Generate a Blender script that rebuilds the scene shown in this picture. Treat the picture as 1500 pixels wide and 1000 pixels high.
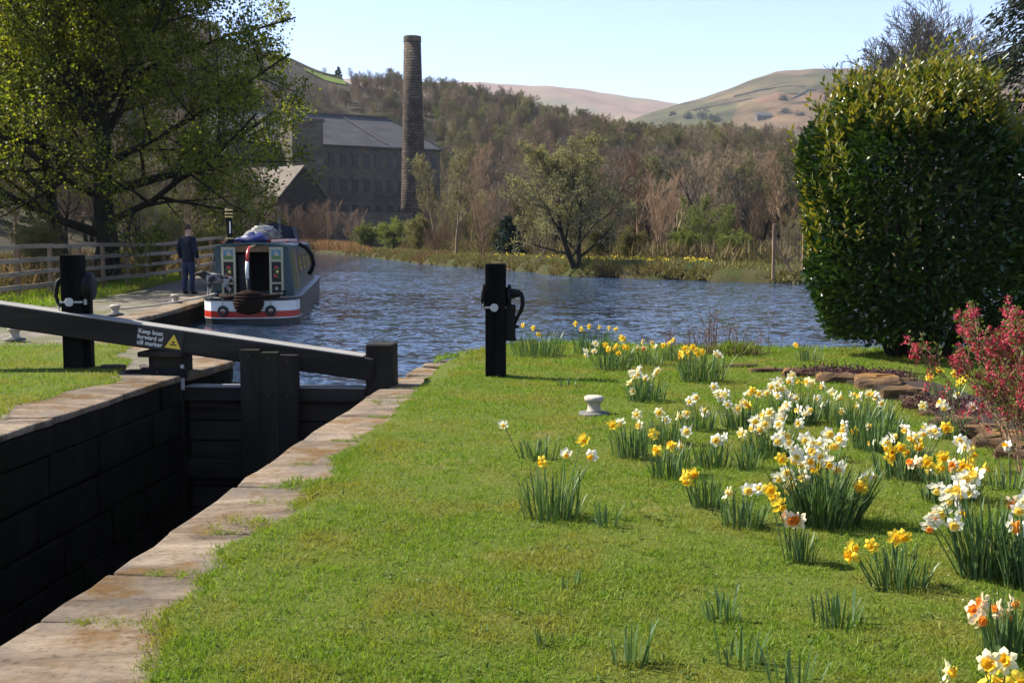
import bpy, bmesh, math, random
import numpy as np
from mathutils import Vector, Matrix

for o in list(bpy.data.objects): bpy.data.objects.remove(o, do_unlink=True)
scene = bpy.context.scene
COL = scene.collection
R_ = math.radians
random.seed(7)
rng = np.random.default_rng(7)

# ------------------------------------------------------------------ camera
F = 1600.0                       # focal length in pixels of the 1500 px wide photograph
CAMZ = 1.57
PITCH = math.atan(150.0 / F)     # horizon at row 350
cam_d = bpy.data.cameras.new('camera'); cam = bpy.data.objects.new('camera', cam_d); COL.objects.link(cam)
cam_d.sensor_width = 36.0; cam_d.lens = 36.0 * F / 1500.0
cam_d.clip_start = 0.05; cam_d.clip_end = 20000
cam.location = (0, 0, CAMZ); cam.rotation_euler = (math.pi / 2 - PITCH, 0, 0)
scene.camera = cam
scene.render.resolution_x = 1024; scene.render.resolution_y = 682

# ------------------------------------------------------------------ sky, sun, exposure
SUN_EL = R_(44); SUN_AZ = R_(-70)          # azimuth from +Y (view direction), negative = left
sdir = Vector((math.sin(SUN_AZ) * math.cos(SUN_EL), math.cos(SUN_AZ) * math.cos(SUN_EL), math.sin(SUN_EL)))
world = bpy.data.worlds.new('World'); scene.world = world; world.use_nodes = True
wn = world.node_tree.nodes; wl = world.node_tree.links
sky = wn.new('ShaderNodeTexSky'); sky.sky_type = 'NISHITA'; sky.sun_disc = False
sky.sun_elevation = SUN_EL; sky.sun_rotation = SUN_AZ
sky.air_density = 1.0; sky.dust_density = 0.35; sky.ozone_density = 4.0; sky.altitude = 200
wb = wn.new('ShaderNodeMix'); wb.data_type = 'RGBA'; wb.blend_type = 'MULTIPLY'; wb.inputs[0].default_value = 1.0      # camera white balance
wb.inputs[7].default_value = (1.06, 0.93, 1.0, 1.0); wl.new(sky.outputs[0], wb.inputs[6]); wl.new(wb.outputs[2], wn['Background'].inputs[0]); wn['Background'].inputs[1].default_value = 0.1
sun_d = bpy.data.lights.new('sun', 'SUN'); sun = bpy.data.objects.new('sun', sun_d); COL.objects.link(sun)
sun_d.energy = 5.0; sun_d.angle = R_(0.53); sun_d.color = (1.0, 0.94, 0.84)
sun.rotation_euler = sdir.to_track_quat('Z', 'Y').to_euler(); sun.location = (0, 0, 60)
scene.view_settings.view_transform = 'Standard'; scene.view_settings.look = 'None'
scene.view_settings.gamma = 1.0; scene.view_settings.exposure = 1.45
try: scene.view_settings.use_curve_mapping = False
except Exception: pass

# ------------------------------------------------------------------ pixel helpers
FW = Vector((0, math.cos(PITCH), -math.sin(PITCH))); UP = Vector((0, math.sin(PITCH), math.cos(PITCH)))
def ray(px, py):
    return FW + Vector((1, 0, 0)) * ((px - 750) / F) + UP * ((500 - py) / F)
def P(px, py, z=0.0):                 # pixel -> point on the level z
    d = ray(px, py); t = (z - CAMZ) / d.z
    return Vector((d.x * t, d.y * t, z))
def PD(px, py, y):                    # pixel -> point at depth y
    d = ray(px, py); t = y / d.y
    return Vector((d.x * t, y, CAMZ + d.z * t))
def smooth(t):
    t = min(1.0, max(0.0, t)); return t * t * (3 - 2 * t)

# ------------------------------------------------------------------ materials
def rgb(c): return (c[0], c[1], c[2], 1.0)
def ramp_node(nt, cols):
    r = nt.nodes.new('ShaderNodeValToRGB'); el = r.color_ramp.elements
    n = len(cols)
    if isinstance(cols[0][0], (tuple, list)): stops = cols          # [(colour, pos)]
    else: stops = [(c, 0.3 + 0.4 * i / max(1, n - 1)) for i, c in enumerate(cols)]
    el[0].position = stops[0][1]; el[0].color = rgb(stops[0][0])
    el[1].position = stops[-1][1]; el[1].color = rgb(stops[-1][0])
    for c, p in stops[1:-1]:
        e = el.new(p); e.color = rgb(c)
    return r
def noise_node(nt, vec, scale, detail=6, rough=0.6, dist=0.0):
    n = nt.nodes.new('ShaderNodeTexNoise'); n.inputs['Scale'].default_value = scale
    n.inputs['Detail'].default_value = detail; n.inputs['Roughness'].default_value = rough
    n.inputs['Distortion'].default_value = dist
    if vec is not None: nt.links.new(vec, n.inputs['Vector'])
    return n
def mapping(nt, sc=(1, 1, 1), coords='Object'):
    t = nt.nodes.new('ShaderNodeTexCoord'); m = nt.nodes.new('ShaderNodeMapping')
    m.inputs['Scale'].default_value = sc
    if coords == 'World':
        g = nt.nodes.new('ShaderNodeNewGeometry'); nt.links.new(g.outputs['Position'], m.inputs['Vector'])
    else: nt.links.new(t.outputs[coords], m.inputs['Vector'])
    return m.outputs['Vector']
def mixc(nt, fac, a, b, mode='MIX'):
    m = nt.nodes.new('ShaderNodeMix'); m.data_type = 'RGBA'; m.blend_type = mode
    if hasattr(fac, 'is_output'): nt.links.new(fac, m.inputs['Factor'])
    else: m.inputs['Factor'].default_value = fac
    for s, k in ((a, 'A'), (b, 'B')):
        sock = [i for i in m.inputs if i.name == k and i.type == 'RGBA'][0]
        if hasattr(s, 'is_output'): nt.links.new(s, sock)
        else: sock.default_value = rgb(s)
    return [o for o in m.outputs if o.type == 'RGBA'][0]
MATS = {}
def M(name, cols, scale=5, rough=0.8, bump=0.0, bscale=None, spec=0.3, detail=6, sc=(1, 1, 1), coords='Object', metal=0.0,
      patch=None, pscale=0.6, pstops=(0.48, 0.62), bdist=0.02, nrough=0.6, coat=0.0, objrand=0.0):
    if name in MATS: return MATS[name]
    m = bpy.data.materials.new(name); m.use_nodes = True; nt = m.node_tree; b = nt.nodes['Principled BSDF']
    v = mapping(nt, sc, coords)
    n = noise_node(nt, v, scale, detail, nrough)
    r = ramp_node(nt, cols if len(cols) > 1 else [cols[0], cols[0]]); nt.links.new(n.outputs['Fac'], r.inputs['Fac'])
    out = r.outputs['Color']
    if patch:
        n2 = noise_node(nt, v, pscale, 8, 0.65); r2 = ramp_node(nt, [((0, 0, 0), pstops[0]), ((1, 1, 1), pstops[1])])
        nt.links.new(n2.outputs['Fac'], r2.inputs['Fac']); out = mixc(nt, r2.outputs['Color'], out, patch)
    if objrand:
        oi = nt.nodes.new('ShaderNodeObjectInfo'); mr = nt.nodes.new('ShaderNodeMapRange')
        mr.inputs['To Min'].default_value = 1 - objrand; mr.inputs['To Max'].default_value = 1 + objrand
        nt.links.new(oi.outputs['Random'], mr.inputs['Value'])
        hs = nt.nodes.new('ShaderNodeHueSaturation'); nt.links.new(out, hs.inputs['Color']); nt.links.new(mr.outputs[0], hs.inputs['Value']); out = hs.outputs['Color']
    nt.links.new(out, b.inputs['Base Color'])
    b.inputs['Roughness'].default_value = rough; b.inputs['Specular IOR Level'].default_value = spec; b.inputs['Metallic'].default_value = metal
    b.inputs['Coat Weight'].default_value = coat
    if bump:
        n3 = noise_node(nt, v, bscale or scale * 3, 8, 0.65); bp = nt.nodes.new('ShaderNodeBump')
        bp.inputs['Strength'].default_value = bump; bp.inputs['Distance'].default_value = bdist
        nt.links.new(n3.outputs['Fac'], bp.inputs['Height']); nt.links.new(bp.outputs['Normal'], b.inputs['Normal'])
    MATS[name] = m; return m
def leafmat(name, cols, trans=0.35, rough=0.5, spec=0.3, patchcols=None, pscale=0.5, tcol=None, objrand=0.0, pos=(0.42, 0.58), pmix=0.6):
    """per-leaf colour from the island, part of the light passes through"""
    if name in MATS: return MATS[name]
    m = bpy.data.materials.new(name); m.use_nodes = True; nt = m.node_tree; b = nt.nodes['Principled BSDF']
    g = nt.nodes.new('ShaderNodeNewGeometry')
    n = len(cols); r = ramp_node(nt, [(c, i / max(1, n - 1)) for i, c in enumerate(cols)]) if n > 1 else ramp_node(nt, [(cols[0], 0), (cols[0], 1)])
    nt.links.new(g.outputs['Random Per Island'], r.inputs['Fac']); out = r.outputs['Color']
    if patchcols:
        nz = noise_node(nt, g.outputs['Position'], pscale, 5, 0.6); rr = ramp_node(nt, [((0, 0, 0), pos[0]), ((1, 1, 1), pos[1])])
        nt.links.new(nz.outputs['Fac'], rr.inputs['Fac'])
        r2 = ramp_node(nt, [(patchcols[0], 0), (patchcols[-1], 1)]); nt.links.new(g.outputs['Random Per Island'], r2.inputs['Fac'])
        mu = nt.nodes.new('ShaderNodeMath'); mu.operation = 'MULTIPLY'; mu.inputs[1].default_value = pmix; nt.links.new(rr.outputs['Color'], mu.inputs[0])
        out = mixc(nt, mu.outputs[0], out, r2.outputs['Color'])
    if objrand:
        oi = nt.nodes.new('ShaderNodeObjectInfo'); mr = nt.nodes.new('ShaderNodeMapRange')
        mr.inputs['To Min'].default_value = 1 - objrand; mr.inputs['To Max'].default_value = 1 + objrand
        nt.links.new(oi.outputs['Random'], mr.inputs['Value'])
        hs = nt.nodes.new('ShaderNodeHueSaturation'); nt.links.new(out, hs.inputs['Color']); nt.links.new(mr.outputs[0], hs.inputs['Value']); out = hs.outputs['Color']
    nt.links.new(out, b.inputs['Base Color']); b.inputs['Roughness'].default_value = rough; b.inputs['Specular IOR Level'].default_value = spec
    if trans:
        t = nt.nodes.new('ShaderNodeBsdfTranslucent'); ms = nt.nodes.new('ShaderNodeMixShader'); ms.inputs[0].default_value = trans
        tc = mixc(nt, 1.0, out, tcol or (1.0, 1.0, 0.55), 'MULTIPLY'); nt.links.new(tc, t.inputs['Color'])
        nt.links.new(b.outputs[0], ms.inputs[1]); nt.links.new(t.outputs[0], ms.inputs[2])
        nt.links.new(ms.outputs[0], nt.nodes['Material Output'].inputs['Surface'])
    MATS[name] = m; return m

# ------------------------------------------------------------------ objects and meshes
def tag(o, label=None, cat=None, group=None, kind=None):
    if label: o['label'] = label
    if cat: o['category'] = cat
    if group: o['group'] = group
    if kind: o['kind'] = kind
    return o
def thing(name, label, cat, loc=(0, 0, 0), rotz=0.0, group=None):
    o = bpy.data.objects.new(name, None); COL.objects.link(o); o.location = loc; o.rotation_euler = (0, 0, rotz)
    o.empty_display_size = 0.2
    return tag(o, label, cat, group)
def link(name, me, parent=None, loc=None, rot=None):
    o = bpy.data.objects.new(name, me); COL.objects.link(o)
    if parent is not None: o.parent = parent
    if loc is not None: o.location = loc
    if rot is not None: o.rotation_euler = rot
    return o
def np_mesh(name, V, Fs, mat=None, smooth_=False):
    """V (n,3); Fs list of (m,k) index arrays"""
    V = np.asarray(V, dtype=np.float32)
    if not isinstance(Fs, list): Fs = [Fs]
    Fs = [np.asarray(f, dtype=np.int32) for f in Fs if len(f)]
    me = bpy.data.meshes.new(name); me.vertices.add(len(V)); me.vertices.foreach_set('co', V.ravel())
    tot = sum(f.size for f in Fs); npoly = sum(len(f) for f in Fs)
    me.loops.add(tot); me.loops.foreach_set('vertex_index', np.concatenate([f.ravel() for f in Fs]))
    me.polygons.add(npoly)
    lt = np.concatenate([np.full(len(f), f.shape[1], dtype=np.int32) for f in Fs])
    ls = np.concatenate([[0], np.cumsum(lt)[:-1]]).astype(np.int32)
    me.polygons.foreach_set('loop_start', ls)
    try: me.polygons.foreach_set('loop_total', lt)
    except Exception: pass
    me.polygons.foreach_set('use_smooth', np.full(npoly, smooth_, dtype=bool))
    if mat is not None: me.materials.append(mat)
    me.update(calc_edges=True); me.validate()
    return me
class MB:
    def __init__(s): s.v = []; s.f = []
    def add(s, vs, fs):
        o = len(s.v); s.v.extend([tuple(v) for v in vs]); s.f.extend([tuple(i + o for i in f) for f in fs]); return s
    def box(s, c, size, rz=0.0, rx=0.0, ry=0.0, top=1.0, jit=0.0):
        hx, hy, hz = size[0] / 2, size[1] / 2, size[2] / 2
        vs = [(-hx, -hy, -hz), (hx, -hy, -hz), (hx, hy, -hz), (-hx, hy, -hz), (-hx * top, -hy * top, hz), (hx * top, -hy * top, hz), (hx * top, hy * top, hz), (-hx * top, hy * top, hz)]
        m = Matrix.Rotation(rz, 3, 'Z') @ Matrix.Rotation(ry, 3, 'Y') @ Matrix.Rotation(rx, 3, 'X')
        out = []
        for v in vs:
            w = m @ Vector(v) + Vector(c)
            if jit: w += Vector((random.uniform(-jit, jit), random.uniform(-jit, jit), random.uniform(-jit, jit)))
            out.append(w)
        return s.add(out, [(0, 3, 2, 1), (4, 5, 6, 7), (0, 1, 5, 4), (1, 2, 6, 5), (2, 3, 7, 6), (3, 0, 4, 7)])
    def bar(s, a, b, w, h):
        a = Vector(a); b = Vector(b); d = (b - a); L = d.length; d.normalize()
        sd = d.cross(Vector((0, 0, 1)))
        if sd.length < 1e-4: sd = Vector((1, 0, 0))
        sd.normalize(); up = sd.cross(d)
        vs = []
        for p in (a, b):
            for (i, j) in ((-1, -1), (1, -1), (1, 1), (-1, 1)): vs.append(p + sd * (w / 2 * i) + up * (h / 2 * j))
        return s.add(vs, [(0, 1, 2, 3), (7, 6, 5, 4), (0, 4, 5, 1), (1, 5, 6, 2), (2, 6, 7, 3), (3, 7, 4, 0)])
    def tube(s, pts, rad, n=8, cap=True):
        pts = [Vector(p) for p in pts]; k = len(pts)
        if not hasattr(rad, '__len__'): rad = [rad] * k
        vs = []; up = None
        for i, p in enumerate(pts):
            t = (pts[min(i + 1, k - 1)] - pts[max(i - 1, 0)]); t.normalize()
            if up is None: up = t.orthogonal().normalized()
            else:
                up = up - t * up.dot(t)
                up = up.normalized() if up.length > 1e-6 else t.orthogonal().normalized()
            sd = t.cross(up)
            for j in range(n):
                a = 2 * math.pi * j / n; vs.append(p + (up * math.cos(a) + sd * math.sin(a)) * rad[i])
        fs = [(i * n + j, i * n + (j + 1) % n, (i + 1) * n + (j + 1) % n, (i + 1) * n + j) for i in range(k - 1) for j in range(n)]
        if cap: fs += [tuple(reversed(range(n))), tuple(range((k - 1) * n, k * n))]
        return s.add(vs, fs)
    def lathe(s, prof, c=(0, 0, 0), n=16, axis='Z', sx=1.0, sy=1.0):
        vs = []
        for (r, h) in prof:
            for j in range(n):
                a = 2 * math.pi * j / n; x, y = r * math.cos(a) * sx, r * math.sin(a) * sy
                q = {'Z': (x, y, h), 'X': (h, x, y), 'Y': (x, h, y)}[axis]
                vs.append((q[0] + c[0], q[1] + c[1], q[2] + c[2]))
        k = len(prof)
        fs = [(i * n + j, i * n + (j + 1) % n, (i + 1) * n + (j + 1) % n, (i + 1) * n + j) for i in range(k - 1) for j in range(n)]
        fs += [tuple(reversed(range(n))), tuple(range((k - 1) * n, k * n))]
        return s.add(vs, fs)
    def prism(s, poly, z0, z1):
        n = len(poly); vs = [(p[0], p[1], z0) for p in poly] + [(p[0], p[1], z1) for p in poly]
        return s.add(vs, [tuple(reversed(range(n))), tuple(range(n, 2 * n))] + [(i, (i + 1) % n, n + (i + 1) % n, n + i) for i in range(n)])
    def torus(s, c, R, r, axis='Y', n=16, m=8):
        vs = []
        for i in range(n):
            a = 2 * math.pi * i / n
            for j in range(m):
                b = 2 * math.pi * j / m; q = (R + r * math.cos(b)); u, v, w = q * math.cos(a), q * math.sin(a), r * math.sin(b)
                p = {'Y': (u, w, v), 'X': (w, u, v), 'Z': (u, v, w)}[axis]; vs.append((p[0] + c[0], p[1] + c[1], p[2] + c[2]))
        return s.add(vs, [(i * m + j, ((i + 1) % n) * m + j, ((i + 1) % n) * m + (j + 1) % m, i * m + (j + 1) % m) for i in range(n) for j in range(m)])
    def mesh(s, name, mat, smooth_=False):
        me = bpy.data.meshes.new(name); me.from_pydata(s.v, [], s.f); me.materials.append(mat)
        bm = bmesh.new(); bm.from_mesh(me); bmesh.ops.recalc_face_normals(bm, faces=bm.faces[:]); bm.to_mesh(me); bm.free()
        if smooth_:
            for p in me.polygons: p.use_smooth = True
        return me
    def build(s, name, mat, parent=None, smooth_=False, bevel=0.0, seg=2):
        o = link(name, s.mesh(name, mat, smooth_), parent)
        if bevel:
            b = o.modifiers.new('Bevel', 'BEVEL'); b.width = bevel; b.segments = seg; b.limit_method = 'ANGLE'
        return o
def structure(o): o['kind'] = 'structure'; return o

def frames(D, roll=None):
    """leaf frames: y axis along D, random roll; returns (n,3,3) columns x,y,z"""
    n = len(D); D = D / np.maximum(1e-9, np.linalg.norm(D, axis=1, keepdims=True))
    A = rng.normal(size=(n, 3)) if roll is None else roll
    X = np.cross(D, A); X /= np.maximum(1e-9, np.linalg.norm(X, axis=1, keepdims=True)); Z = np.cross(X, D)
    return np.stack([X, D, Z], axis=2)
def scatter(T, TF, pts, fr, sc):
    """template verts T(k,3), faces TF list of arrays -> V, faces"""
    T = np.asarray(T, dtype=float); k = len(T); n = len(pts); sc = np.asarray(sc, dtype=float)
    if sc.ndim == 1: sc = np.stack([sc, sc, sc], axis=1)
    TT = T[None, :, :] * sc[:, None, :]
    V = np.einsum('nij,nkj->nki', fr, TT) + np.asarray(pts)[:, None, :]
    off = (np.arange(n) * k)[:, None, None]
    return V.reshape(-1, 3), [(np.asarray(f)[None] + off).reshape(-1, len(f[0])) for f in TF]
def join(parts):
    Vs = []; Fd = {}; o = 0
    for V, Fs in parts:
        for f in Fs:
            if len(f): Fd.setdefault(f.shape[1], []).append(f + o)
        Vs.append(V); o += len(V)
    return np.concatenate(Vs), [np.concatenate(v) for v in Fd.values()]
LEAF_T = [(0, 0, 0), (0.5, 0.45, 0.08), (0, 1, 0), (-0.5, 0.45, 0.08)]; LEAF_F = [[(0, 1, 2), (0, 2, 3)]]
LEAF6_T = [(0, 0, 0), (0.38, 0.25, 0.1), (0.42, 0.62, 0.08), (0, 1, -0.06), (-0.42, 0.62, 0.08), (-0.38, 0.25, 0.1)]
LEAF6_F = [[(0, 1, 2, 3), (0, 3, 4, 5)]]
TRI_T = [(-0.5, 0, 0), (0.5, 0, 0), (0, 1, 0)]; TRI_F = [[(0, 1, 2)]]
BLADE_T = [(-0.5, 0, 0), (0.5, 0, 0), (0.3, 0.55, 0.07), (0, 1, 0.24)]; BLADE_F = [[(0, 1, 2), (0, 2, 3)]]

# ------------------------------------------------------------------ branching trees
def grow(seed, height, r0, n1, spread=0.9, fall=0.62, sub=None, vary=(0.75, 1.15), levels=4, kids=(9, 7, 6), lens=(0.55, 0.45, 0.4), start=0.25, up=0.25, wander=0.16, lean=(0, 0), multi=1, twig_r=0.008, stop=0.92, curve=0.0):
    """returns list of branches (level, pts, radii)"""
    rd = random.Random(seed); out = []
    def branch(p, d, L, r, lev, rt):
        k = (9, 6, 4, 3, 2)[min(lev, 4)]
        pts = [p.copy()]; rad = [r]; dd = d.copy()
        for i in range(1, k + 1):
            w = wander * (0.6 if lev == 0 else 1.0)
            dd = dd + Vector((rd.gauss(0, w), rd.gauss(0, w), rd.gauss(0, w * 0.7) + (up if lev else 0.05) * (1.0 / k) * 1.2)); dd.normalize()
            pts.append(pts[-1] + dd * (L / k)); t = i / k; rad.append(r + (rt - r) * t ** (0.85))
        out.append((lev, pts, rad))
        if lev >= levels: return
        nk = n1 if lev == 0 else kids[min(lev - 1, len(kids) - 1)]
        nk = max(2, int(round(nk * rd.uniform(0.8, 1.2))))
        az = rd.uniform(0, 6.28)
        for j in range(nk):
            t = (start if lev == 0 else 0.18) + (stop - (start if lev == 0 else 0.18)) * (j + rd.uniform(0.1, 0.9)) / nk
            f = t * k; i = min(k - 1, int(f)); q = pts[i].lerp(pts[i + 1], f - i); tan = (pts[i + 1] - pts[i]).normalized()
            rr = rad[i] + (rad[i + 1] - rad[i]) * (f - i)
            az += 2.4 + rd.uniform(-0.5, 0.5)
            o1 = tan.orthogonal().normalized(); o2 = tan.cross(o1)
            sp = (spread if lev == 0 or sub is None else sub) * rd.uniform(*(vary if lev == 0 else (0.75, 1.15))) * (1.0 if lev else (1.15 - 0.55 * t))
            nd = tan * math.cos(sp) + (o1 * math.cos(az) + o2 * math.sin(az)) * math.sin(sp)
            if lev == 0: nL = height * lens[0] * (1.05 - fall * (t - start) / max(0.05, 1 - start)) * rd.uniform(0.8, 1.15)
            else: nL = L * lens[min(lev, len(lens) - 1)] * (1.1 - 0.5 * t) * rd.uniform(0.75, 1.25)
            nr = max(twig_r, rr * rd.uniform(0.42, 0.62)); branch(q, nd, nL, nr, lev + 1, max(twig_r * 0.6, nr * 0.22))
    for m in range(multi):
        a = 6.28 * m / multi + rd.uniform(0, 1); l = 0.0 if multi == 1 else rd.uniform(0.1, 0.3)
        d = Vector((lean[0] + l * math.cos(a), lean[1] + l * math.sin(a), 1)).normalized()
        branch(Vector((0.25 * l * math.cos(a), 0.25 * l * math.sin(a), -0.15)), d, height * rd.uniform(0.85, 1.0), r0 / (multi ** 0.5), 0, r0 * 0.12)
    return out
def branch_mesh(name, brs, mat, lo, hi, sides=(9, 6, 4, 3, 3), flare=True):
    Vs = []; Fs = []; o = 0
    for lev, pts, rad in brs:
        if lev < lo or lev > hi: continue
        n = sides[min(lev, len(sides) - 1)]; pa = np.array(pts); ra = np.array(rad)
        if lev == 0 and flare: ra = ra.copy(); ra[0] *= 1.35
        T = np.gradient(pa, axis=0); T /= np.linalg.norm(T, axis=1, keepdims=True)
        a = np.array([0.31, 0.93, 0.19]) if abs(T[0, 1]) < 0.9 else np.array([1.0, 0, 0])
        X = np.cross(T, a); X /= np.linalg.norm(X, axis=1, keepdims=True); Y = np.cross(T, X)
        an = 2 * np.pi * np.arange(n) / n
        ring = pa[:, None, :] + (X[:, None, :] * np.cos(an)[None, :, None] + Y[:, None, :] * np.sin(an)[None, :, None]) * ra[:, None, None]
        k = len(pa); Vs.append(ring.reshape(-1, 3))
        i = np.arange(k - 1)[:, None] * n; j = np.arange(n)[None, :]; j2 = (j + 1) % n
        Fs.append(np.stack([i + j, i + j2, i + n + j2, i + n + j], axis=-1).reshape(-1, 4) + o); o += k * n
    if not Vs: return np.zeros((0, 3)), [np.zeros((0, 4), int)]
    return np.concatenate(Vs), [np.concatenate(Fs)]
def twig_points(brs, lev, per, jitter=0.1):
    pts = []; dirs = []
    for l, p, r in brs:
        if l < lev: continue
        for _ in range(per):
            t = random.random() * (len(p) - 1); i = int(t); q = p[i].lerp(p[i + 1], t - i)
            pts.append((q.x + random.gauss(0, jitter), q.y + random.gauss(0, jitter), q.z + random.gauss(0, jitter))); d = p[i + 1] - p[i]; dirs.append((d.x, d.y, d.z))
    return np.array(pts), np.array(dirs)
def make_tree(name, label, cat, loc, brs, bark, leafm=None, leaf=None, split=1, group=None, rotz=0.0, scale=1.0, sides=(9, 6, 4, 3, 3), twigm=None):
    """tree > trunk, crown ; leaf = (level, per, size, jitter, template)"""
    t = thing(name, label, cat, loc, rotz, group); t.scale = (scale,) * 3
    V, Fs = branch_mesh('trunk', brs, bark, 0, split, sides); link('trunk', np_mesh('trunk', V, Fs, bark, True), t)
    V, Fs = branch_mesh('twigs', brs, bark, split + 1, 9, sides)
    tm = twigm or bark
    if leaf is None:
        link('crown', np_mesh('crown', V, Fs, tm, False), t)
    else:
        lev, per, size, jit = leaf
        lp, ld = twig_points(brs, lev, per, jit); n = len(lp)
        D = rng.normal(size=(n, 3)) + 0.5 * ld / np.maximum(1e-6, np.linalg.norm(ld, axis=1, keepdims=True))
        s = size * rng.uniform(0.6, 1.3, n)
        LV, LF = scatter(LEAF_T, LEAF_F, lp, frames(D), np.stack([s, s, s], 1))
        me_v, me_f = join([(V, Fs), (LV, LF)])
        me = np_mesh('crown', me_v, me_f, tm); me.materials.append(leafm)
        idx = np.concatenate([np.full(len(f), 0 if f.shape[1] == 4 else 1, np.int32) for f in me_f]); me.polygons.foreach_set('material_index', idx)
        link('crown', me, t)
    return t
def copy_tree(o, loc, rotz=0.0, scale=1.0, label=None, parent=None):
    c = o.copy(); COL.objects.link(c)
    if parent is None:
        c.location = loc; c.rotation_euler = (0, 0, rotz); c.scale = (scale,) * 3
        if label: c['label'] = label
    else: c.parent = parent
    for ch in list(o.children): copy_tree(ch, None, parent=c)
    return c

# ================================================================== the setting: layout
LS = 0.079                                         # lock axis: dx per dy
def RX(y): return -1.42 + LS * (y - 11.58)         # right coping edge
def LXE(y): return RX(y) - 2.14                    # left coping edge
GY = 11.7
PHI = -math.atan(LS)
LOCK0 = Vector((RX(GY), GY, 0))
LZ = 0.12                                          # the left bank stands a little higher
WZ = -0.28                                         # pool level
XL = [(-60, LXE(-60)), (-8, LXE(-8)), (11.7, LXE(11.7)), (12.0, LXE(12.0)), (12.45, -3.42), (13.1, -3.32), (13.7, -3.5), (14.3, -4.0), (15.0, -4.9), (16.5, -6.1), (19, -6.75), (23, -7.0), (25.5, -7.25), (29, -7.75), (38, -9.0), (70, -16), (160, -36), (210, -48)]
def xl(y): return float(np.interp(y, [p[0] for p in XL], [p[1] for p in XL]))
YB = [(-1.6, 12.1), (-1.22, 12.5), (-1.1, 13.6), (-0.9, 14.4), (-0.45, 15.2), (0.2, 16.3), (1.0, 16.3), (2.0, 15.8), (3.4, 15.5), (5.2, 15.3), (12, 15.0), (30, 14.0)]
def yb(x): return float(np.interp(x, [p[0] for p in YB], [p[1] for p in YB]))
BANK = [(380, 371), (440, 370.5), (460, 370.5), (490, 372), (520, 374), (550, 377.5), (580, 381.5), (610, 385.5), (640, 388.5), (670, 390.5), (700, 392), (730, 394), (760, 396.5), (795, 400.5), (830, 404), (865, 405.5), (900, 406.5), (950, 408.5), (1000, 410), (1050, 412), (1100, 413), (1165, 415.5), (1300, 418), (1500, 421), (1900, 424), (2600, 430)]
BANKP = [P(px, py, WZ) for px, py in BANK]
b_az = [math.atan2(p.x, p.y) for p in BANKP]; b_d = [math.hypot(p.x, p.y) for p in BANKP]

m_stone = M('sandstone', [(0.20, 0.165, 0.125), (0.34, 0.275, 0.20), (0.44, 0.36, 0.265)], 2.2, 0.9, 0.6, 16, 0.15, 8, patch=(0.22, 0.20, 0.17), pscale=1.1, pstops=(0.46, 0.66))
# coping stones: sandstone with grey weathering, rust coloured moss and fine pits
def coping_mat():
    m = bpy.data.materials.new('coping_sandstone'); m.use_nodes = True; nt = m.node_tree; b = nt.nodes['Principled BSDF']
    v = mapping(nt, (1, 1, 1), 'World'); vs = mapping(nt, (0.65, 2.5, 1), 'World')
    n1 = noise_node(nt, vs, 2.2, 9, 0.68, 0.5); r1 = ramp_node(nt, [((0.075, 0.052, 0.034), 0.32), ((0.22, 0.16, 0.105), 0.44), ((0.34, 0.26, 0.175), 0.58), ((0.43, 0.34, 0.24), 0.75)]); nt.links.new(n1.outputs['Fac'], r1.inputs['Fac'])
    n2 = noise_node(nt, v, 1.3, 7, 0.62); r2 = ramp_node(nt, [((0, 0, 0), 0.48), ((0.75, 0.75, 0.75), 0.62)]); nt.links.new(n2.outputs['Fac'], r2.inputs['Fac'])
    c = mixc(nt, r2.outputs['Color'], r1.outputs['Color'], (0.17, 0.145, 0.112))
    n3 = noise_node(nt, v, 2.1, 8, 0.7); n3.inputs['Vector'].default_value = (0, 0, 0)
    mp = nt.nodes.new('ShaderNodeMapping'); mp.inputs['Location'].default_value = (7.3, 2.2, 1); nt.links.new(v, mp.inputs['Vector']); nt.links.new(mp.outputs[0], n3.inputs['Vector'])
    r3 = ramp_node(nt, [((0, 0, 0), 0.52), ((0.9, 0.9, 0.9), 0.62)]); nt.links.new(n3.outputs['Fac'], r3.inputs['Fac'])
    c = mixc(nt, r3.outputs['Color'], c, (0.19, 0.105, 0.03))
    n4 = noise_node(nt, v, 26, 7, 0.75); r4 = ramp_node(nt, [((0.35, 0.33, 0.3), 0.34), ((0.85, 0.85, 0.85), 0.44), ((1.05, 1.05, 1.05), 0.6)]); nt.links.new(n4.outputs['Fac'], r4.inputs['Fac'])
    c = mixc(nt, 0.8, c, r4.outputs['Color'], 'MULTIPLY')
    oi = nt.nodes.new('ShaderNodeObjectInfo'); mr = nt.nodes.new('ShaderNodeMapRange'); mr.inputs['To Min'].default_value = 0.8; mr.inputs['To Max'].default_value = 1.12
    nt.links.new(oi.outputs['Random'], mr.inputs['Value']); hs = nt.nodes.new('ShaderNodeHueSaturation'); nt.links.new(c, hs.inputs['Color']); nt.links.new(mr.outputs[0], hs.inputs['Value'])
    nt.links.new(hs.outputs[0], b.inputs['Base Color']); b.inputs['Roughness'].default_value = 0.92; b.inputs['Specular IOR Level'].default_value = 0.15
    n5 = noise_node(nt, vs, 11, 12, 0.78); bp = nt.nodes.new('ShaderNodeBump'); bp.inputs['Strength'].default_value = 0.9; bp.inputs['Distance'].default_value = 0.06
    nt.links.new(n5.outputs['Fac'], bp.inputs['Height']); nt.links.new(bp.outputs[0], b.inputs['Normal'])
    return m
m_coping = coping_mat()
m_wetshade = M('wet_shaded_stone', [(0.003, 0.0025, 0.0015), (0.007, 0.0058, 0.0034), (0.016, 0.013, 0.0075)], 3, 0.9, 0.7, 14, 0.1, 8, patch=(0.006, 0.0075, 0.002), pscale=1.4)  # damp stone, lowered to near black so the colour carries the shade
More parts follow.
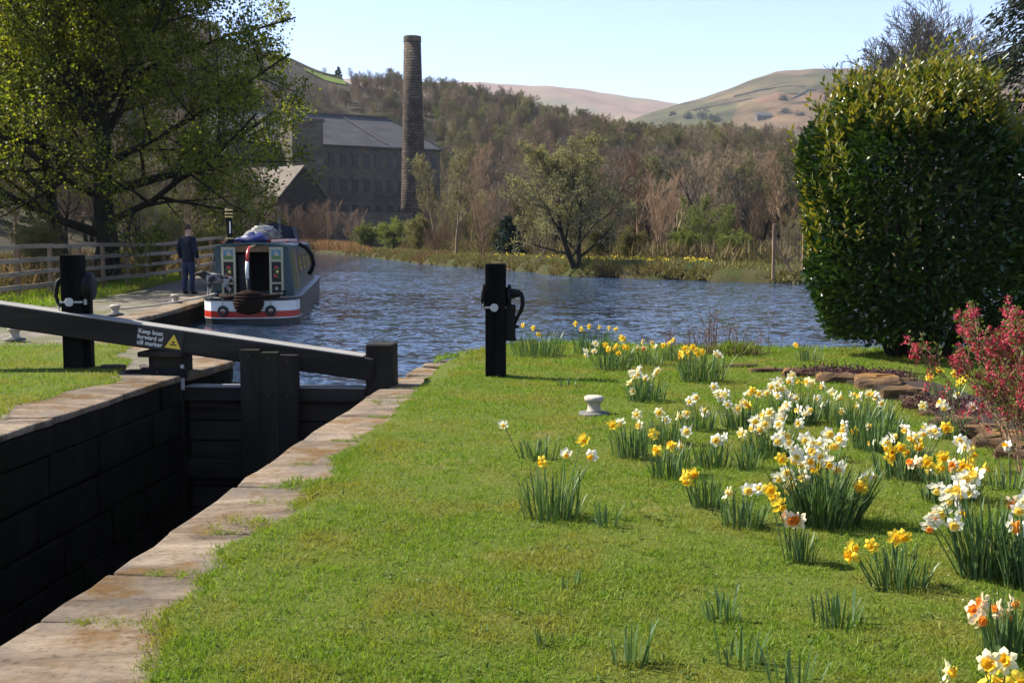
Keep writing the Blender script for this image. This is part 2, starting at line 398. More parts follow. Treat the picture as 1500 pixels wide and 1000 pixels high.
m_soilgreen = M('turf', [(0.055, 0.075, 0.010), (0.085, 0.11, 0.014), (0.13, 0.13, 0.028)], 45, 0.95, 1.0, 60, 0.1, 9, coords='World', patch=(0.17, 0.14, 0.05), pscale=0.9, pstops=(0.56, 0.72))
m_path = M('towpath_setts', [(0.075, 0.065, 0.05), (0.13, 0.11, 0.085), (0.20, 0.17, 0.135)], 3.0, 0.92, 0.9, 9, 0.15, 8, coords='World', patch=(0.085, 0.088, 0.04), pscale=0.8)
m_bank = M('bank_earth', [(0.02, 0.016, 0.009), (0.04, 0.033, 0.015), (0.06, 0.046, 0.022)], 0.9, 0.95, 0.8, 6, 0.1, 8, coords='World', patch=(0.035, 0.043, 0.011), pscale=0.25, pstops=(0.45, 0.6))
m_terrain = M('hillside', [(0.024, 0.019, 0.012), (0.038, 0.031, 0.018), (0.046, 0.042, 0.02)], 0.03, 0.95, 0.6, 0.8, 0.1, 9, coords='World', patch=(0.034, 0.037, 0.015), pscale=0.012, pstops=(0.5, 0.62), bdist=0.5)

# ------------------------------------------------------------------ terrain: one sheet to the horizon
TPX = [-9000, -600, 0, 200, 380, 430, 480, 520, 560, 640, 730, 820, 900, 1000, 1100, 1170, 1300, 1500, 2500, 9000]
TY = [60, -40, 0, 40, 84, 98, 118, 128, 136, 150, 170, 198, 226, 240, 248, 254, 254, 244, 230, 250]
TD = [500, 500, 500, 480, 450, 440, 430, 420, 410, 400, 380, 340, 300, 280, 265, 260, 260, 260, 260, 260]
TS = [60, 60, 60, 75, 150, 210, 235, 240, 240, 235, 150, 105, 90, 84, 80, 80, 80, 80, 80, 80]
t_az = [math.atan((p - 750) / F) for p in TPX]
def hash_noise(x, y, s, seed=0.0):
    return (np.sin(x / s * 1.7 + seed) * np.cos(y / s * 1.3 - seed * 2) + 0.5 * np.sin(x / s * 3.9 + y / s * 2.7 + seed * 3) + 0.3 * np.cos(x / s * 7.1 - y / s * 6.3 + seed))
def terrain_h(x, y):
    x = np.asarray(x, float); y = np.asarray(y, float); d = np.hypot(x, y); az = np.arctan2(x, y)
    yy = np.interp(az, t_az, TY); dr = np.interp(az, t_az, TD); ds = np.interp(az, t_az, TS)
    dep = dr * np.maximum(0.3, np.cos(az)); Hr = CAMZ + (350 - yy) / F * dep
    t = np.clip((d - ds) / (dr - ds), 0, 1); h = 0.2 + Hr * (0.35 * t + 0.65 * t * t * (3 - 2 * t))
    t2 = np.clip((d - dr) / 500, 0, 1); h -= Hr * 0.45 * t2 * t2 * (3 - 2 * t2)
    h += np.clip((d - ds) / 120, 0, 1) * hash_noise(x, y, 45) * 0.9
    return h
def terrain_low(x, y):
    d = np.hypot(x, y); az = np.arctan2(x, y); db = np.interp(az, b_az, b_d)
    xls = np.interp(y, [p[0] for p in XL], [p[1] for p in XL])
    pool = (y > 8) & (x > xls - 5) & (d < db + 5) & (az < b_az[-1])
    near = (np.abs(x) < 28) & (y > -7) & (y < 14)
    return np.where(near, -5.0, np.where(pool, -1.7, 9e9))
def build_terrain():
    az = np.concatenate([np.linspace(-math.pi, -0.62, 60, endpoint=False), np.linspace(-0.62, 0.62, 300, endpoint=False), np.linspace(0.62, math.pi, 60, endpoint=False)])
    rr = np.concatenate([np.linspace(2, 44, 10), np.geomspace(46, 4000, 150)])
    A, Rr = np.meshgrid(az, rr); X = Rr * np.sin(A); Y = Rr * np.cos(A); Z = np.minimum(terrain_h(X, Y) - 0.03, terrain_low(X, Y))
    V = np.stack([X, Y, Z], -1).reshape(-1, 3); n = len(az); k = len(rr)
    i = np.arange(k - 1)[:, None] * n; j = np.arange(n)[None, :]; j2 = (j + 1) % n
    Fq = np.stack([i + j, i + j2, i + n + j2, i + n + j], -1).reshape(-1, 4)
    V = np.concatenate([V, [[0, 0, -5]]]); c = len(V) - 1
    Ft = np.stack([np.full(n, c), (np.arange(n) + 1) % n, np.arange(n)], -1)
    structure(link('terrain', np_mesh('terrain', V, [Fq, Ft], m_terrain, True)))
build_terrain()

# distant hills beyond the wood
def far_hill(name, px, yy, dist, depth, y_base, mat, wob=6.0):
    pxs = np.linspace(px[0], px[-1], 160); yr = np.interp(pxs, px, yy); k = 26
    yr = yr + 0.7 * np.sin(pxs / 23.0) + 0.4 * np.sin(pxs / 7.7 + 1)
    rows = []
    for i in range(k + 8):
        t = i / (k - 1); tt = min(t, 1.0); D = dist - depth * (1 - tt) + max(0, t - 1) * depth
        X = (pxs - 750) / F * D; Zr = CAMZ + (350 - yr) / F * dist; Zb = CAMZ + (350 - y_base) / F * (dist - depth)
        Z = Zb + (Zr - Zb) * (0.6 * tt + 0.4 * tt * tt * (3 - 2 * tt)) - (max(0, t - 1) ** 1.2) * 220
        Z = Z + (hash_noise(X, np.full_like(X, D), 160, dist) * wob * min(1, (1 - tt) * 3) if t < 1 else 0)
        rows.append(np.stack([X, np.full_like(X, D), Z], -1))
    V = np.concatenate(rows); n = len(pxs); i = np.arange(k + 7)[:, None] * n; j = np.arange(n - 1)[None, :]
    o = link(name, np_mesh(name, V, np.stack([i + j, i + j + 1, i + n + j + 1, i + n + j], -1).reshape(-1, 4), mat, True)); structure(o)
    return o
m_moor = M('moor', [(0.13, 0.085, 0.06), (0.19, 0.125, 0.088), (0.17, 0.13, 0.085)], 0.006, 0.95, 0.0, spec=0.05, detail=9, coords='World', patch=(0.13, 0.12, 0.07), pscale=0.003)
def pasture_mat():
    m = bpy.data.materials.new('pasture'); m.use_nodes = True; nt = m.node_tree; b = nt.nodes['Principled BSDF']
    v = mapping(nt, (0.014, 0.005, 0.002), 'World'); vo = nt.nodes.new('ShaderNodeTexVoronoi'); vo.inputs['Scale'].default_value = 1.0; nt.links.new(v, vo.inputs['Vector'])
    sp = nt.nodes.new('ShaderNodeSeparateColor'); nt.links.new(vo.outputs['Color'], sp.inputs[0])
    r = ramp_node(nt, [((0.15, 0.088, 0.055), 0.0), ((0.13, 0.09, 0.052), 0.35), ((0.085, 0.075, 0.04), 0.5), ((0.06, 0.066, 0.03), 0.75), ((0.12, 0.09, 0.055), 1.0)]); nt.links.new(sp.outputs[0], r.inputs['Fac'])
    v2 = mapping(nt, (1, 1, 1), 'World'); n = noise_node(nt, v2, 0.016, 10, 0.75); r2 = ramp_node(nt, [((0.45, 0.45, 0.42), 0.38), ((1.2, 1.12, 1.05), 0.62)]); nt.links.new(n.outputs['Fac'], r2.inputs['Fac'])
    nt.links.new(mixc(nt, 1.0, r.outputs['Color'], r2.outputs['Color'], 'MULTIPLY'), b.inputs['Base Color']); b.inputs['Roughness'].default_value = 1; b.inputs['Specular IOR Level'].default_value = 0.05
    return m
m_pasture = pasture_mat()
far_hill('far_moor', [300, 560, 640, 700, 745, 800, 860, 930, 985, 1050, 1200, 1500], [118, 122, 125, 126, 128, 131, 137, 147, 156, 166, 180, 190], 2600, 900, 230, m_moor)
HILL2 = ([900, 940, 985, 1040, 1090, 1130, 1180, 1222, 1300, 1440, 1600, 2200], [186, 172, 159, 142, 124, 111, 106, 106, 110, 96, 90, 80])
far_hill('pasture_hill', HILL2[0], HILL2[1], 1500, 620, 235, m_pasture, 3.0)
def hill2_z(px, D):
    yr = np.interp(px, *HILL2); tt = 1 - (1500 - D) / 620; Zr = CAMZ + (350 - yr) / F * 1500; Zb = CAMZ + (350 - 235) / F * 880
    return Zb + (Zr - Zb) * (0.6 * tt + 0.4 * tt * tt * (3 - 2 * tt))
def hill2_at(px, py):                 # the point on the pasture hill seen at a pixel
    best = None
    for D in np.linspace(885, 1495, 240):
        z = hill2_z(px, D); q = PD(px, py, D)
        if q.z <= z: return Vector((q.x, D, z))
    return Vector(((px - 750) / F * 1495, 1495, hill2_z(px, 1495)))

# ------------------------------------------------------------------ water
def water_mat():
    m = bpy.data.materials.new('pool_water'); m.use_nodes = True; nt = m.node_tree; b = nt.nodes['Principled BSDF']
    b.inputs['Base Color'].default_value = (0.014, 0.028, 0.052, 1); b.inputs['Roughness'].default_value = 0.10; b.inputs['IOR'].default_value = 1.333; b.inputs['Specular IOR Level'].default_value = 0.5
    def math_(op, x, y):
        n = nt.nodes.new('ShaderNodeMath'); n.operation = op
        for i, v in enumerate((x, y)):
            if hasattr(v, 'is_output'): nt.links.new(v, n.inputs[i])
            else: n.inputs[i].default_value = v
        return n.outputs[0]
    # wave slopes straight from the noise colours, so that they do not fade with distance
    acc = None
    for sc, scale, k, det in (((0.7, 1.0, 1), 0.75, 0.20, 2), ((0.75, 1.1, 1), 2.6, 0.78, 3), ((0.8, 1.2, 1), 7.5, 1.1, 2)):
        nz = noise_node(nt, mapping(nt, sc, 'World'), scale, det, 0.5, 0.3)
        vm = nt.nodes.new('ShaderNodeVectorMath'); vm.operation = 'SUBTRACT'; nt.links.new(nz.outputs['Color'], vm.inputs[0]); vm.inputs[1].default_value = (0.5, 0.5, 0.5)
        vs = nt.nodes.new('ShaderNodeVectorMath'); vs.operation = 'SCALE'; nt.links.new(vm.outputs[0], vs.inputs[0]); vs.inputs['Scale'].default_value = k
        if acc is None: acc = vs.outputs[0]
        else:
            ad = nt.nodes.new('ShaderNodeVectorMath'); nt.links.new(acc, ad.inputs[0]); nt.links.new(vs.outputs[0], ad.inputs[1]); acc = ad.outputs[0]
    # gusts; the corner between the lock and the quay lies out of the wind
    g = nt.nodes.new('ShaderNodeNewGeometry'); sx = nt.nodes.new('ShaderNodeSeparateXYZ'); nt.links.new(g.outputs['Position'], sx.inputs[0])
    k = math_('ADD', math_('MULTIPLY', sx.outputs['Y'], 0.11), sx.outputs['X'])
    mr = nt.nodes.new('ShaderNodeMapRange'); mr.inputs['From Min'].default_value = -4.4; mr.inputs['From Max'].default_value = -1.4; mr.inputs['To Min'].default_value = 0.16; mr.inputs['To Max'].default_value = 1.0; nt.links.new(k, mr.inputs['Value'])
    n3 = noise_node(nt, mapping(nt, (0.07, 0.16, 1), 'World'), 1.0, 4, 0.55)
    mr2 = nt.nodes.new('ShaderNodeMapRange'); mr2.inputs['From Min'].default_value = 0.32; mr2.inputs['From Max'].default_value = 0.6; mr2.inputs['To Min'].default_value = 0.55; mr2.inputs['To Max'].default_value = 1.1; nt.links.new(n3.outputs['Fac'], mr2.inputs['Value'])
    f = math_('MULTIPLY', mr.outputs[0], mr2.outputs[0])
    vs = nt.nodes.new('ShaderNodeVectorMath'); vs.operation = 'SCALE'; nt.links.new(acc, vs.inputs[0]); nt.links.new(f, vs.inputs['Scale'])
    fl = nt.nodes.new('ShaderNodeVectorMath'); fl.operation = 'MULTIPLY'; nt.links.new(vs.outputs[0], fl.inputs[0]); fl.inputs[1].default_value = (1, 1, 0)
    up = nt.nodes.new('ShaderNodeVectorMath'); nt.links.new(fl.outputs[0], up.inputs[0]); up.inputs[1].default_value = (0, 0, 1)
    no = nt.nodes.new('ShaderNodeVectorMath'); no.operation = 'NORMALIZE'; nt.links.new(up.outputs[0], no.inputs[0]); nt.links.new(no.outputs[0], b.inputs['Normal'])
    return m
m_water = water_mat()
structure(link('pool_water', np_mesh('pool_water', [(-75, 11.86, WZ), (60, 11.86, WZ), (60, 215, WZ), (-75, 215, WZ)], [np.array([[0, 1, 2, 3]])], m_water)))
m_lockwater = M('lock_water', [(0.01, 0.01, 0.008)], 2, 0.08, 0.1, 3, 0.5)
structure(link('lock_water', np_mesh('lock_water', [(-9, -8, -2.9), (2, -8, -2.9), (2, 11.8, -2.9), (-9, 11.8, -2.9)], [np.array([[0, 1, 2, 3]])], m_lockwater)))

# ------------------------------------------------------------------ right lawn
def edge_r(y): return RX(y) + 0.60 + 0.05 * math.sin(y * 2.1 + 0.5) + 0.045 * math.sin(y * 5.3 + 1) + 0.035 * math.sin(y * 13.7) + 0.10 * smooth((5.2 - y) / 1.6) + 0.06 * max(0, math.sin(y * 6.1 + 2.0)) ** 3
def lawn_z(x, y): return 0.024 + 0.010 * math.sin(x * 1.3 + y * 0.7) + 0.008 * math.sin(x * 3.1 - y * 2.3) + 0.05 * smooth((x - 4) / 6)
def build_lawn():
    nx, ny = 60, 330; V = []
    ss = np.linspace(0, 1, ny)
    for s in ss:
        yy = -8 + s * 20.4
        for i in range(nx):
            t = i / (nx - 1); e = edge_r(yy); x = e + (30 - e) * t ** 2.2
            y = -8 + s * (yb(x) + 8); z = lawn_z(x, y)
            if i == 0: z = -0.03
            V.append((x, y, z))
    for i in range(nx):                                 # bank face down to the water
        x, y, z = V[(ny - 1) * nx + i]; V.append((x, y + 0.10, -0.12))
    for i in range(nx):
        x, y, z = V[(ny - 1) * nx + i]; V.append((x, y + 0.16, -0.7))
    n = nx; i = np.arange(ny + 1)[:, None] * n; j = np.arange(n - 1)[None, :]
    Fq = np.stack([i + j, i + j + 1, i + n + j + 1, i + n + j], -1).reshape(-1, 4)
    structure(link('lawn', np_mesh('lawn', V, Fq, m_soilgreen, True)))
build_lawn()

# ------------------------------------------------------------------ left bank: towpath sheet, grass sheets
def sheet(name, y0, y1, ny, xr, xlft, z, mat, nx=24, noise=0.006, edge_down=0.0):
    V = []
    for s in range(ny):
        y = y0 + (y1 - y0) * s / (ny - 1); a = xr(y); b = xlft(y)
        for i in range(nx):
            t = i / (nx - 1); x = a + (b - a) * t ** 1.6
            V.append((x, y, z + noise * (math.sin(x * 2.3 + y) + math.sin(y * 3.1 - x * 1.7)) - (edge_down if i in (0, nx - 1) or s in (0, ny - 1) else 0)))
    i = np.arange(ny - 1)[:, None] * nx; j = np.arange(nx - 1)[None, :]
    Fq = np.stack([i + j, i + nx + j, i + nx + j + 1, i + j + 1], -1).reshape(-1, 4)
    return structure(link(name, np_mesh(name, V, Fq, mat, True)))
sheet('towpath', -8, 200, 420, lambda y: xl(y) - 0.36, lambda y: min(-30, xl(y) - 14), LZ - 0.012, m_path)
def edge_l(y): return LXE(y) - 0.52 - 0.07 * math.sin(y * 2.7) - 0.05 * math.sin(y * 6.1 + 1) - 0.25 * smooth((y - 11.2) / 0.7) - 0.9 * smooth((y - 12.2) / 1.6)
sheet('lock_side_grass', -8, 15.0, 120, edge_l, lambda y: -30, LZ + 0.012, m_soilgreen, 40, 0.008, 0.03)
def verge_l(y): return min(xl(y) - 2.6, -9.7 - 0.05 * (y - 18) + 0.12 * math.sin(y * 1.9) + 0.08 * math.sin(y * 4.7))
sheet('fence_verge', 18.2, 90, 150, verge_l, lambda y: -30 - 0.1 * y, LZ + 0.03, m_soilgreen, 24, 0.012, 0.05)
structure(link('towpath_fill', MB().box((-18, 3.5, -0.35), (20, 22, 0.8)).mesh('towpath_fill', m_bank)))

# ------------------------------------------------------------------ far bank
def build_bank():
    off = [(-0.35, -0.75), (-0.05, WZ - 0.02), (0.1, WZ + 0.16), (0.35, WZ + 0.40), (0.9, 0.22), (2.2, 0.3), (6.0, 0.36), (15.0, 0.24)]
    pts = []
    for a, b in zip(BANKP[:-1], BANKP[1:]):
        n = max(2, int((b - a).length / 0.6))
        for i in range(n): pts.append(a.lerp(b, i / n))
    pts.append(BANKP[-1]); n = len(pts); rows = []
    for i, p in enumerate(pts):
        t = pts[min(n - 1, i + 3)] - pts[max(0, i - 3)]; t.normalize(); nrm = Vector((-t.y, t.x, 0))
        w = 0.18 * math.sin(i * 0.9) + 0.12 * math.sin(i * 2.3 + 1) + random.uniform(-0.1, 0.1)
        for o, z in off:
            k = 1.0 if o < 3 else 0.2
            rows.append(p + nrm * (o + w * k) + Vector((0, 0, z - p.z + p.z * 0 + (random.uniform(-0.07, 0.07) if 0 <= o < 7 else 0))) - Vector((0, 0, 0)))
            rows[-1].z = z + (random.uniform(-0.06, 0.06) if 0 < o < 7 else 0)
    m = len(off); i = np.arange(n - 1)[:, None] * m; j = np.arange(m - 1)[None, :]
    Fq = np.stack([i + j, i + m + j, i + m + j + 1, i + j + 1], -1).reshape(-1, 4)
    structure(link('far_bank', np_mesh('far_bank', [tuple(v) for v in rows], Fq, m_bank, True)))
    return pts
BPTS = build_bank()

# ================================================================== lock: walls, coping, gate
def LK(x, y, z): return Matrix.Rotation(PHI, 3, 'Z') @ Vector((x, y - GY, z)) + LOCK0
def stone_block(x0, x1, y0, y1, z0, z1, jit=0.012, dome=0.006):
    """irregular dressed block in the local frame of its wall"""
    mb = MB(); nx, ny = 3, 4; r = random.uniform
    top = []; vs = []; fs = []
    for j in range(ny):
        for i in range(nx):
            x = x0 + (x1 - x0) * i / (nx - 1); y = y0 + (y1 - y0) * j / (ny - 1)
            e = i in (0, nx - 1) or j in (0, ny - 1)
            vs.append((x + (r(-jit, jit) if e else 0), y + (r(-jit, jit) * 0.5 if e else 0), z1 - (r(0, jit) if e else -dome)))
    for j in range(ny - 1):
        for i in range(nx - 1): a = j * nx + i; fs.append((a, a + 1, a + nx + 1, a + nx))
    ring = [i for i in range(nx)] + [j * nx + nx - 1 for j in range(1, ny)] + [(ny - 1) * nx + i for i in range(nx - 2, -1, -1)] + [j * nx for j in range(ny - 2, 0, -1)]
    b = len(vs)
    for q in ring: v = vs[q]; vs.append((v[0], v[1], z0))
    n = len(ring)
    for q in range(n): fs.append((ring[q], b + q, b + (q + 1) % n, ring[(q + 1) % n]))
    fs.append(tuple(b + q for q in range(n)))
    return mb.add(vs, fs)
wr = thing('lock_wall', 'near stone lock wall with pale flat coping stones along the daffodil lawn', 'lock wall', LOCK0, PHI)
JR = [-4.5, -3.3, -2.2, -1.0, 0.1, 1.2, 2.2, 3.35, 4.42, 5.07, 5.8, 6.9, 7.6, 8.5, 9.66, 10.87, 11.55, 12.35]
for a, b in zip(JR[:-1], JR[1:]):
    e = random.uniform(-0.008, 0.008); w = random.uniform(0.62, 0.8)
    if b > 12: e = 0.1; w = 0.7
    stone_block(e, w + 0.2, a - GY + 0.006, b - GY - 0.006, -0.34, random.uniform(-0.012, -0.002), 0.016, 0.004).build('coping_stone', m_coping, wr, bevel=0.02)
MB().box((0.5, -8.0, -2.5), (0.96, 17.3, 4.3)).build('wall_core', m_wetshade, wr)
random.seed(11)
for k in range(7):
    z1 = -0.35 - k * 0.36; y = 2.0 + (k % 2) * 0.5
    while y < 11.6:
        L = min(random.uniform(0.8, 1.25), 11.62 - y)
        if L > 0.2: MB().box((0.02, y + L / 2 - GY, z1 - 0.175), (0.09, L - 0.02, 0.335), jit=0.008).build('wall_stone', m_wetshade, wr, bevel=0.012)
        y += L
wlft = thing('lock_wall', 'far stone lock wall in shade left of the gate, damp and painted shade-dark below its coping', 'lock wall', LK(-2.14, GY, LZ), PHI)
JL = [-4, -2.5, -1.2, 0.3, 1.6, 2.9, 4.1, 5.3, 6.5, 7.55, 8.7, 9.75, 10.95, 11.45]
for a, b in zip(JL[:-1], JL[1:]):
    e = random.uniform(-0.012, 0.012)
    stone_block(-random.uniform(0.6, 0.9) - 0.1, e, a - GY + 0.006, b - GY - 0.006, -0.075, random.uniform(-0.012, 0.006), 0.016, 0.008).build('coping_stone', m_coping, wlft, bevel=0.018)
    stone_block(-0.7, e - 0.004, a - GY + 0.008, b - GY - 0.008, -0.305, -0.077, 0.012, 0.0).build('wall_stone', m_wetshade, wlft, bevel=0.012)  # dark row under the thin slab paints the shade of the coping face
MB().box((-0.52, -8.2, -2.4), (0.9, 17.0, 4.2)).build('wall_core', m_wetshade, wlft)
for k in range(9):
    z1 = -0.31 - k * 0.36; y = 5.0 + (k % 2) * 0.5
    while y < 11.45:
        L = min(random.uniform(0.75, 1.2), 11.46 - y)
        if L > 0.2: MB().box((-0.04 + random.uniform(-0.006, 0.006), y + L / 2 - GY, z1 - 0.175), (0.09, L - 0.02, 0.335), jit=0.009).build('wall_stone', m_wetshade, wlft, bevel=0.014)
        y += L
# curved wing wall behind the gate on the left, then the quay edge
ww = thing('quay_wall', 'stone edging of the towpath quay running from the lock to the moored boat', 'wall', (0, 0, 0))
pts = []
for (y0, x0), (y1, x1) in zip(XL[2:-1], XL[3:]):
    n = max(1, int(math.hypot(y1 - y0, x1 - x0) / 0.12))
    for i in range(n): pts.append(Vector((x0 + (x1 - x0) * i / n, y0 + (y1 - y0) * i / n, 0)))
pts = [p for p in pts if p.y < 75]
i = 1
while i < len(pts) - 8:
    y = pts[i].y; step = 4 if y < 14.5 else (8 if y < 34 else 18)
    a, b = pts[i], pts[min(len(pts) - 1, i + step)]
    t = (b - a).normalized(); nrm = Vector((-t.y, t.x, 0)); g = 0.012
    a2 = a + t * g; b2 = b - t * g; w = 0.5 + random.uniform(0, 0.15); zt = LZ + random.uniform(-0.012, 0.012); o = random.uniform(-0.02, 0.02)
    mb = MB().prism([a2 - nrm * o, a2 + nrm * w, b2 + nrm * w, b2 - nrm * o], LZ - 0.10, zt); mb.build('coping_stone', m_coping, ww, bevel=0.03)
    mb = MB().prism([a + nrm * 0.03, a + nrm * 0.45, b + nrm * 0.45, b + nrm * 0.03], LZ - 0.285, LZ - 0.103); mb.build('wall_stone', m_wetshade, ww, bevel=0.02)
    mb = MB().prism([a + nrm * 0.05, a + nrm * 0.5, b + nrm * 0.5, b + nrm * 0.05], -1.6, LZ - 0.29); mb.build('wall_stone', m_wetshade, ww)
    i += step
# stones at the water's edge right of the gate
wq = thing('wing_wall', 'few rough flat stones stepping down to the water right of the gate post', 'wall', LOCK0, 0)
for (x, y, sx, sy, z, rz) in ((0.33, 0.95, 0.55, 0.42, -0.06, 0.1), (0.42, 1.5, 0.5, 0.55, -0.03, -0.1), (0.55, 2.1, 0.55, 0.5, -0.02, 0.05), (0.8, 2.65, 0.6, 0.5, -0.03, -0.3), (0.2, 0.62, 0.5, 0.26, -0.14, 0.0), (1.15, 3.2, 0.6, 0.45, -0.04, -0.5)):
    MB().box((x, y, z - 0.3), (sx, sy, 0.6), rz=rz, jit=0.03).build('coping_stone', m_coping, wq, bevel=0.03)

# ------------------------------------------------------------------ lock gate
m_tim = M('gate_timber', [(0.010, 0.0085, 0.0065), (0.022, 0.0185, 0.014), (0.042, 0.035, 0.026)], 3, 0.8, 0.5, 10, 0.12, 8, sc=(1, 1, 0.15), patch=(0.028, 0.026, 0.015), pscale=2)
m_timh = M('beam_timber', [(0.009, 0.0078, 0.006), (0.020, 0.017, 0.013), (0.042, 0.035, 0.027)], 3, 0.75, 0.5, 12, 0.15, 8, sc=(0.15, 1, 1))
m_black = M('black_iron', [(0.003, 0.003, 0.003), (0.006, 0.006, 0.006)], 9, 0.6, 0.25, 40, 0.2)
m_rust = M('rusty_iron', [(0.02, 0.015, 0.012), (0.06, 0.035, 0.02)], 12, 0.7, 0.4, 40, 0.3)
m_white = M('white_paint', [(0.30, 0.30, 0.28), (0.45, 0.45, 0.43)], 6, 0.6, 0.15, 30, 0.3)
gate = thing('lock_gate', 'dark timber lock gate with long sloping balance beam across the lock', 'lock gate', LOCK0, PHI)
def gx(px): return (PD(px, 560, GY).x - LOCK0.x)
def gz(py): return PD(500, py, GY).z
MB().box(((gx(212) + gx(262)) / 2, 0.1, (gz(514) - 3.2) / 2), (gx(262) - gx(212), 0.36, gz(514) + 3.2)).build('heel_post', m_tim, gate, bevel=0.02)
MB().box(((gx(536) + gx(577)) / 2, 0.12, (gz(504) - 3.2) / 2), (gx(577) - gx(536), 0.30, gz(504) + 3.2)).build('nose_post', m_tim, gate, bevel=0.02)
for i in range(3):
    a, b = gx(355 + i * 28.5), gx(355 + i * 28.5 + 28.2)
    zt = gz(507 + i * 3.6) - 0.03
    MB().box(((a + b) / 2, -0.13, (zt - 3.0) / 2), (b - a, 0.09, zt + 3.0), jit=0.004).build('upright_board', m_tim, gate, bevel=0.008)
xa, xb = gx(262) + 0.003, gx(536) - 0.003
MB().box(((xa + xb) / 2, 0.06, gz(579)), (xb - xa, 0.22, 0.15)).build('top_rail', m_timh, gate, bevel=0.012)
z = gz(579) - 0.075
for i in range(11):
    h = random.uniform(0.22, 0.27); MB().box(((xa + xb) / 2, 0.14 + random.uniform(-0.008, 0.008), z - h / 2), (xb - xa, 0.08, h - 0.014)).build('plank', m_timh, gate, bevel=0.008); z -= h
for zz in (-0.95, -1.9): MB().box(((xa + xb) / 2, 0.04, zz), (xb - xa, 0.10, 0.2)).build('cross_rail', m_timh, gate, bevel=0.01)
# beam
p_r = Vector((gx(548), 0.06, gz(541))); p_l = Vector((gx(0), 0.06, gz(467))); dv = (p_l - p_r); p_end = p_r + dv * 1.28
beam = MB().bar(p_r, p_end, 0.30, 0.245).build('balance_beam', m_timh, gate, bevel=0.02)
m_suntop = M('painted_sunlit_timber', [(0.16, 0.15, 0.13), (0.27, 0.255, 0.225)], 3, 0.85, 0.4, 14, 0.2, 8, sc=(0.2, 1, 1))  # pale colour stands in for sunlight on the dark timber's top faces
up_ = Vector((-dv.z, 0, dv.x)).normalized() * -1
up_ = up_ if up_.z > 0 else -up_
MB().bar(p_r + up_ * 0.128 + dv * 0.03, p_end + up_ * 0.128, 0.285, 0.012).build('sunlit_strip', m_suntop, gate)  # added strip, painted sunlight along the beam top
MB().box(((xa + xb) / 2, 0.06, gz(579) + 0.08), (xb - xa, 0.2, 0.012)).build('sunlit_strip', m_suntop, gate)  # the same painted sunlight on the top rail
MB().box((gx(234), 0.02, gz(520)), (0.5, 0.36, 0.06)).build('heel_cap', m_tim, gate, bevel=0.015)
MB().box((gx(238), -0.12, gz(547)), (0.52, 0.05, 0.10)).build('heel_strap', m_black, gate, bevel=0.01)
MB().box((gx(205), -0.02, gz(551)), (0.42, 0.14, 0.10), rz=0.1).build('anchor_timber', m_tim, gate, bevel=0.015)
MB().bar((gx(212), -0.05, gz(546)), (gx(178), 0.35, LZ + 0.03), 0.07, 0.03).build('anchor_strap', m_rust, gate, bevel=0.004)
MB().bar((gx(265), -0.10, gz(572)), (gx(265), -0.10, gz(535)), 0.03, 0.03).build('grab_rail', m_white, gate)
for i, (xx, zz) in enumerate(((gx(231), gz(545)), (gx(250), gz(549)), (gx(369), gz(520)), (gx(397), gz(524)), (gx(425), gz(528)), (gx(369), gz(578)), (gx(397), gz(578)), (gx(425), gz(578)))):
    MB().lathe([(0.016, 0.0), (0.016, 0.02), (0.008, 0.026)], (xx, -0.20 if i > 1 else -0.17, zz), 8, 'Y').build('bolt', m_rust, gate)
# sign on the beam
m_signb = M('sign_black', [(0.012, 0.012, 0.013)], 4, 0.4, spec=0.4); m_signw = M('sign_white', [(0.62, 0.62, 0.60)], 4, 0.6); m_signy = M('sign_yellow', [(0.72, 0.50, 0.05)], 4, 0.5)
bang = math.atan2(-(dv.z), -(dv.x))                 # beam angle, right end lower
sc_ = p_r + dv * ((548 - 232) / 548.0)
sign = thing('warning_sign', 'black sign with white words and yellow warning triangle on the balance beam', 'sign', LK(sc_.x, GY - 0.10, sc_.z), 0)
sign.rotation_euler = (0, -bang, PHI)
sw = 72 / 137.0 / math.cos(bang)
MB().box((0, 0, 0), (sw, 0.008, 0.225)).build('plate', m_signb, sign, bevel=0.002)
def text_mesh(body, size, mat, parent, loc, name='lettering', spacing=1.0):
    cu = bpy.data.curves.new('t', 'FONT'); cu.body = body; cu.size = size; cu.align_x = 'CENTER'; cu.extrude = 0.0012; cu.space_line = spacing; cu.offset = 0.0012
    to = bpy.data.objects.new('t', cu); COL.objects.link(to); bpy.context.view_layer.update()
    me = bpy.data.meshes.new_from_object(to.evaluated_get(bpy.context.evaluated_depsgraph_get())); bpy.data.objects.remove(to)
    me.materials.clear(); me.materials.append(mat)
    o = link(name, me, parent, loc, (math.pi / 2, 0, 0)); return o
for i, t in enumerate(('Keep boat', 'forward of', 'cill marker')):
    text_mesh(t, 0.066, m_signw, sign, (-sw * 0.2, -0.0058, 0.045 - i * 0.062))
tx = sw * 0.29; tri = [(tx - 0.09, -0.075), (tx + 0.09, -0.075), (tx, 0.08)]
MB().add([(x, -0.0055, z) for x, z in tri] + [(x, -0.0035, z) for x, z in tri], [(0, 1, 2), (5, 4, 3), (0, 3, 4, 1), (1, 4, 5, 2), (2, 5, 3, 0)]).build('warning_triangle', m_signy, sign)
MB().box((tx, -0.0062, -0.035), (0.075, 0.002, 0.014)).box((tx, -0.0062, -0.008), (0.03, 0.002, 0.02)).build('triangle_mark', m_signb, sign)

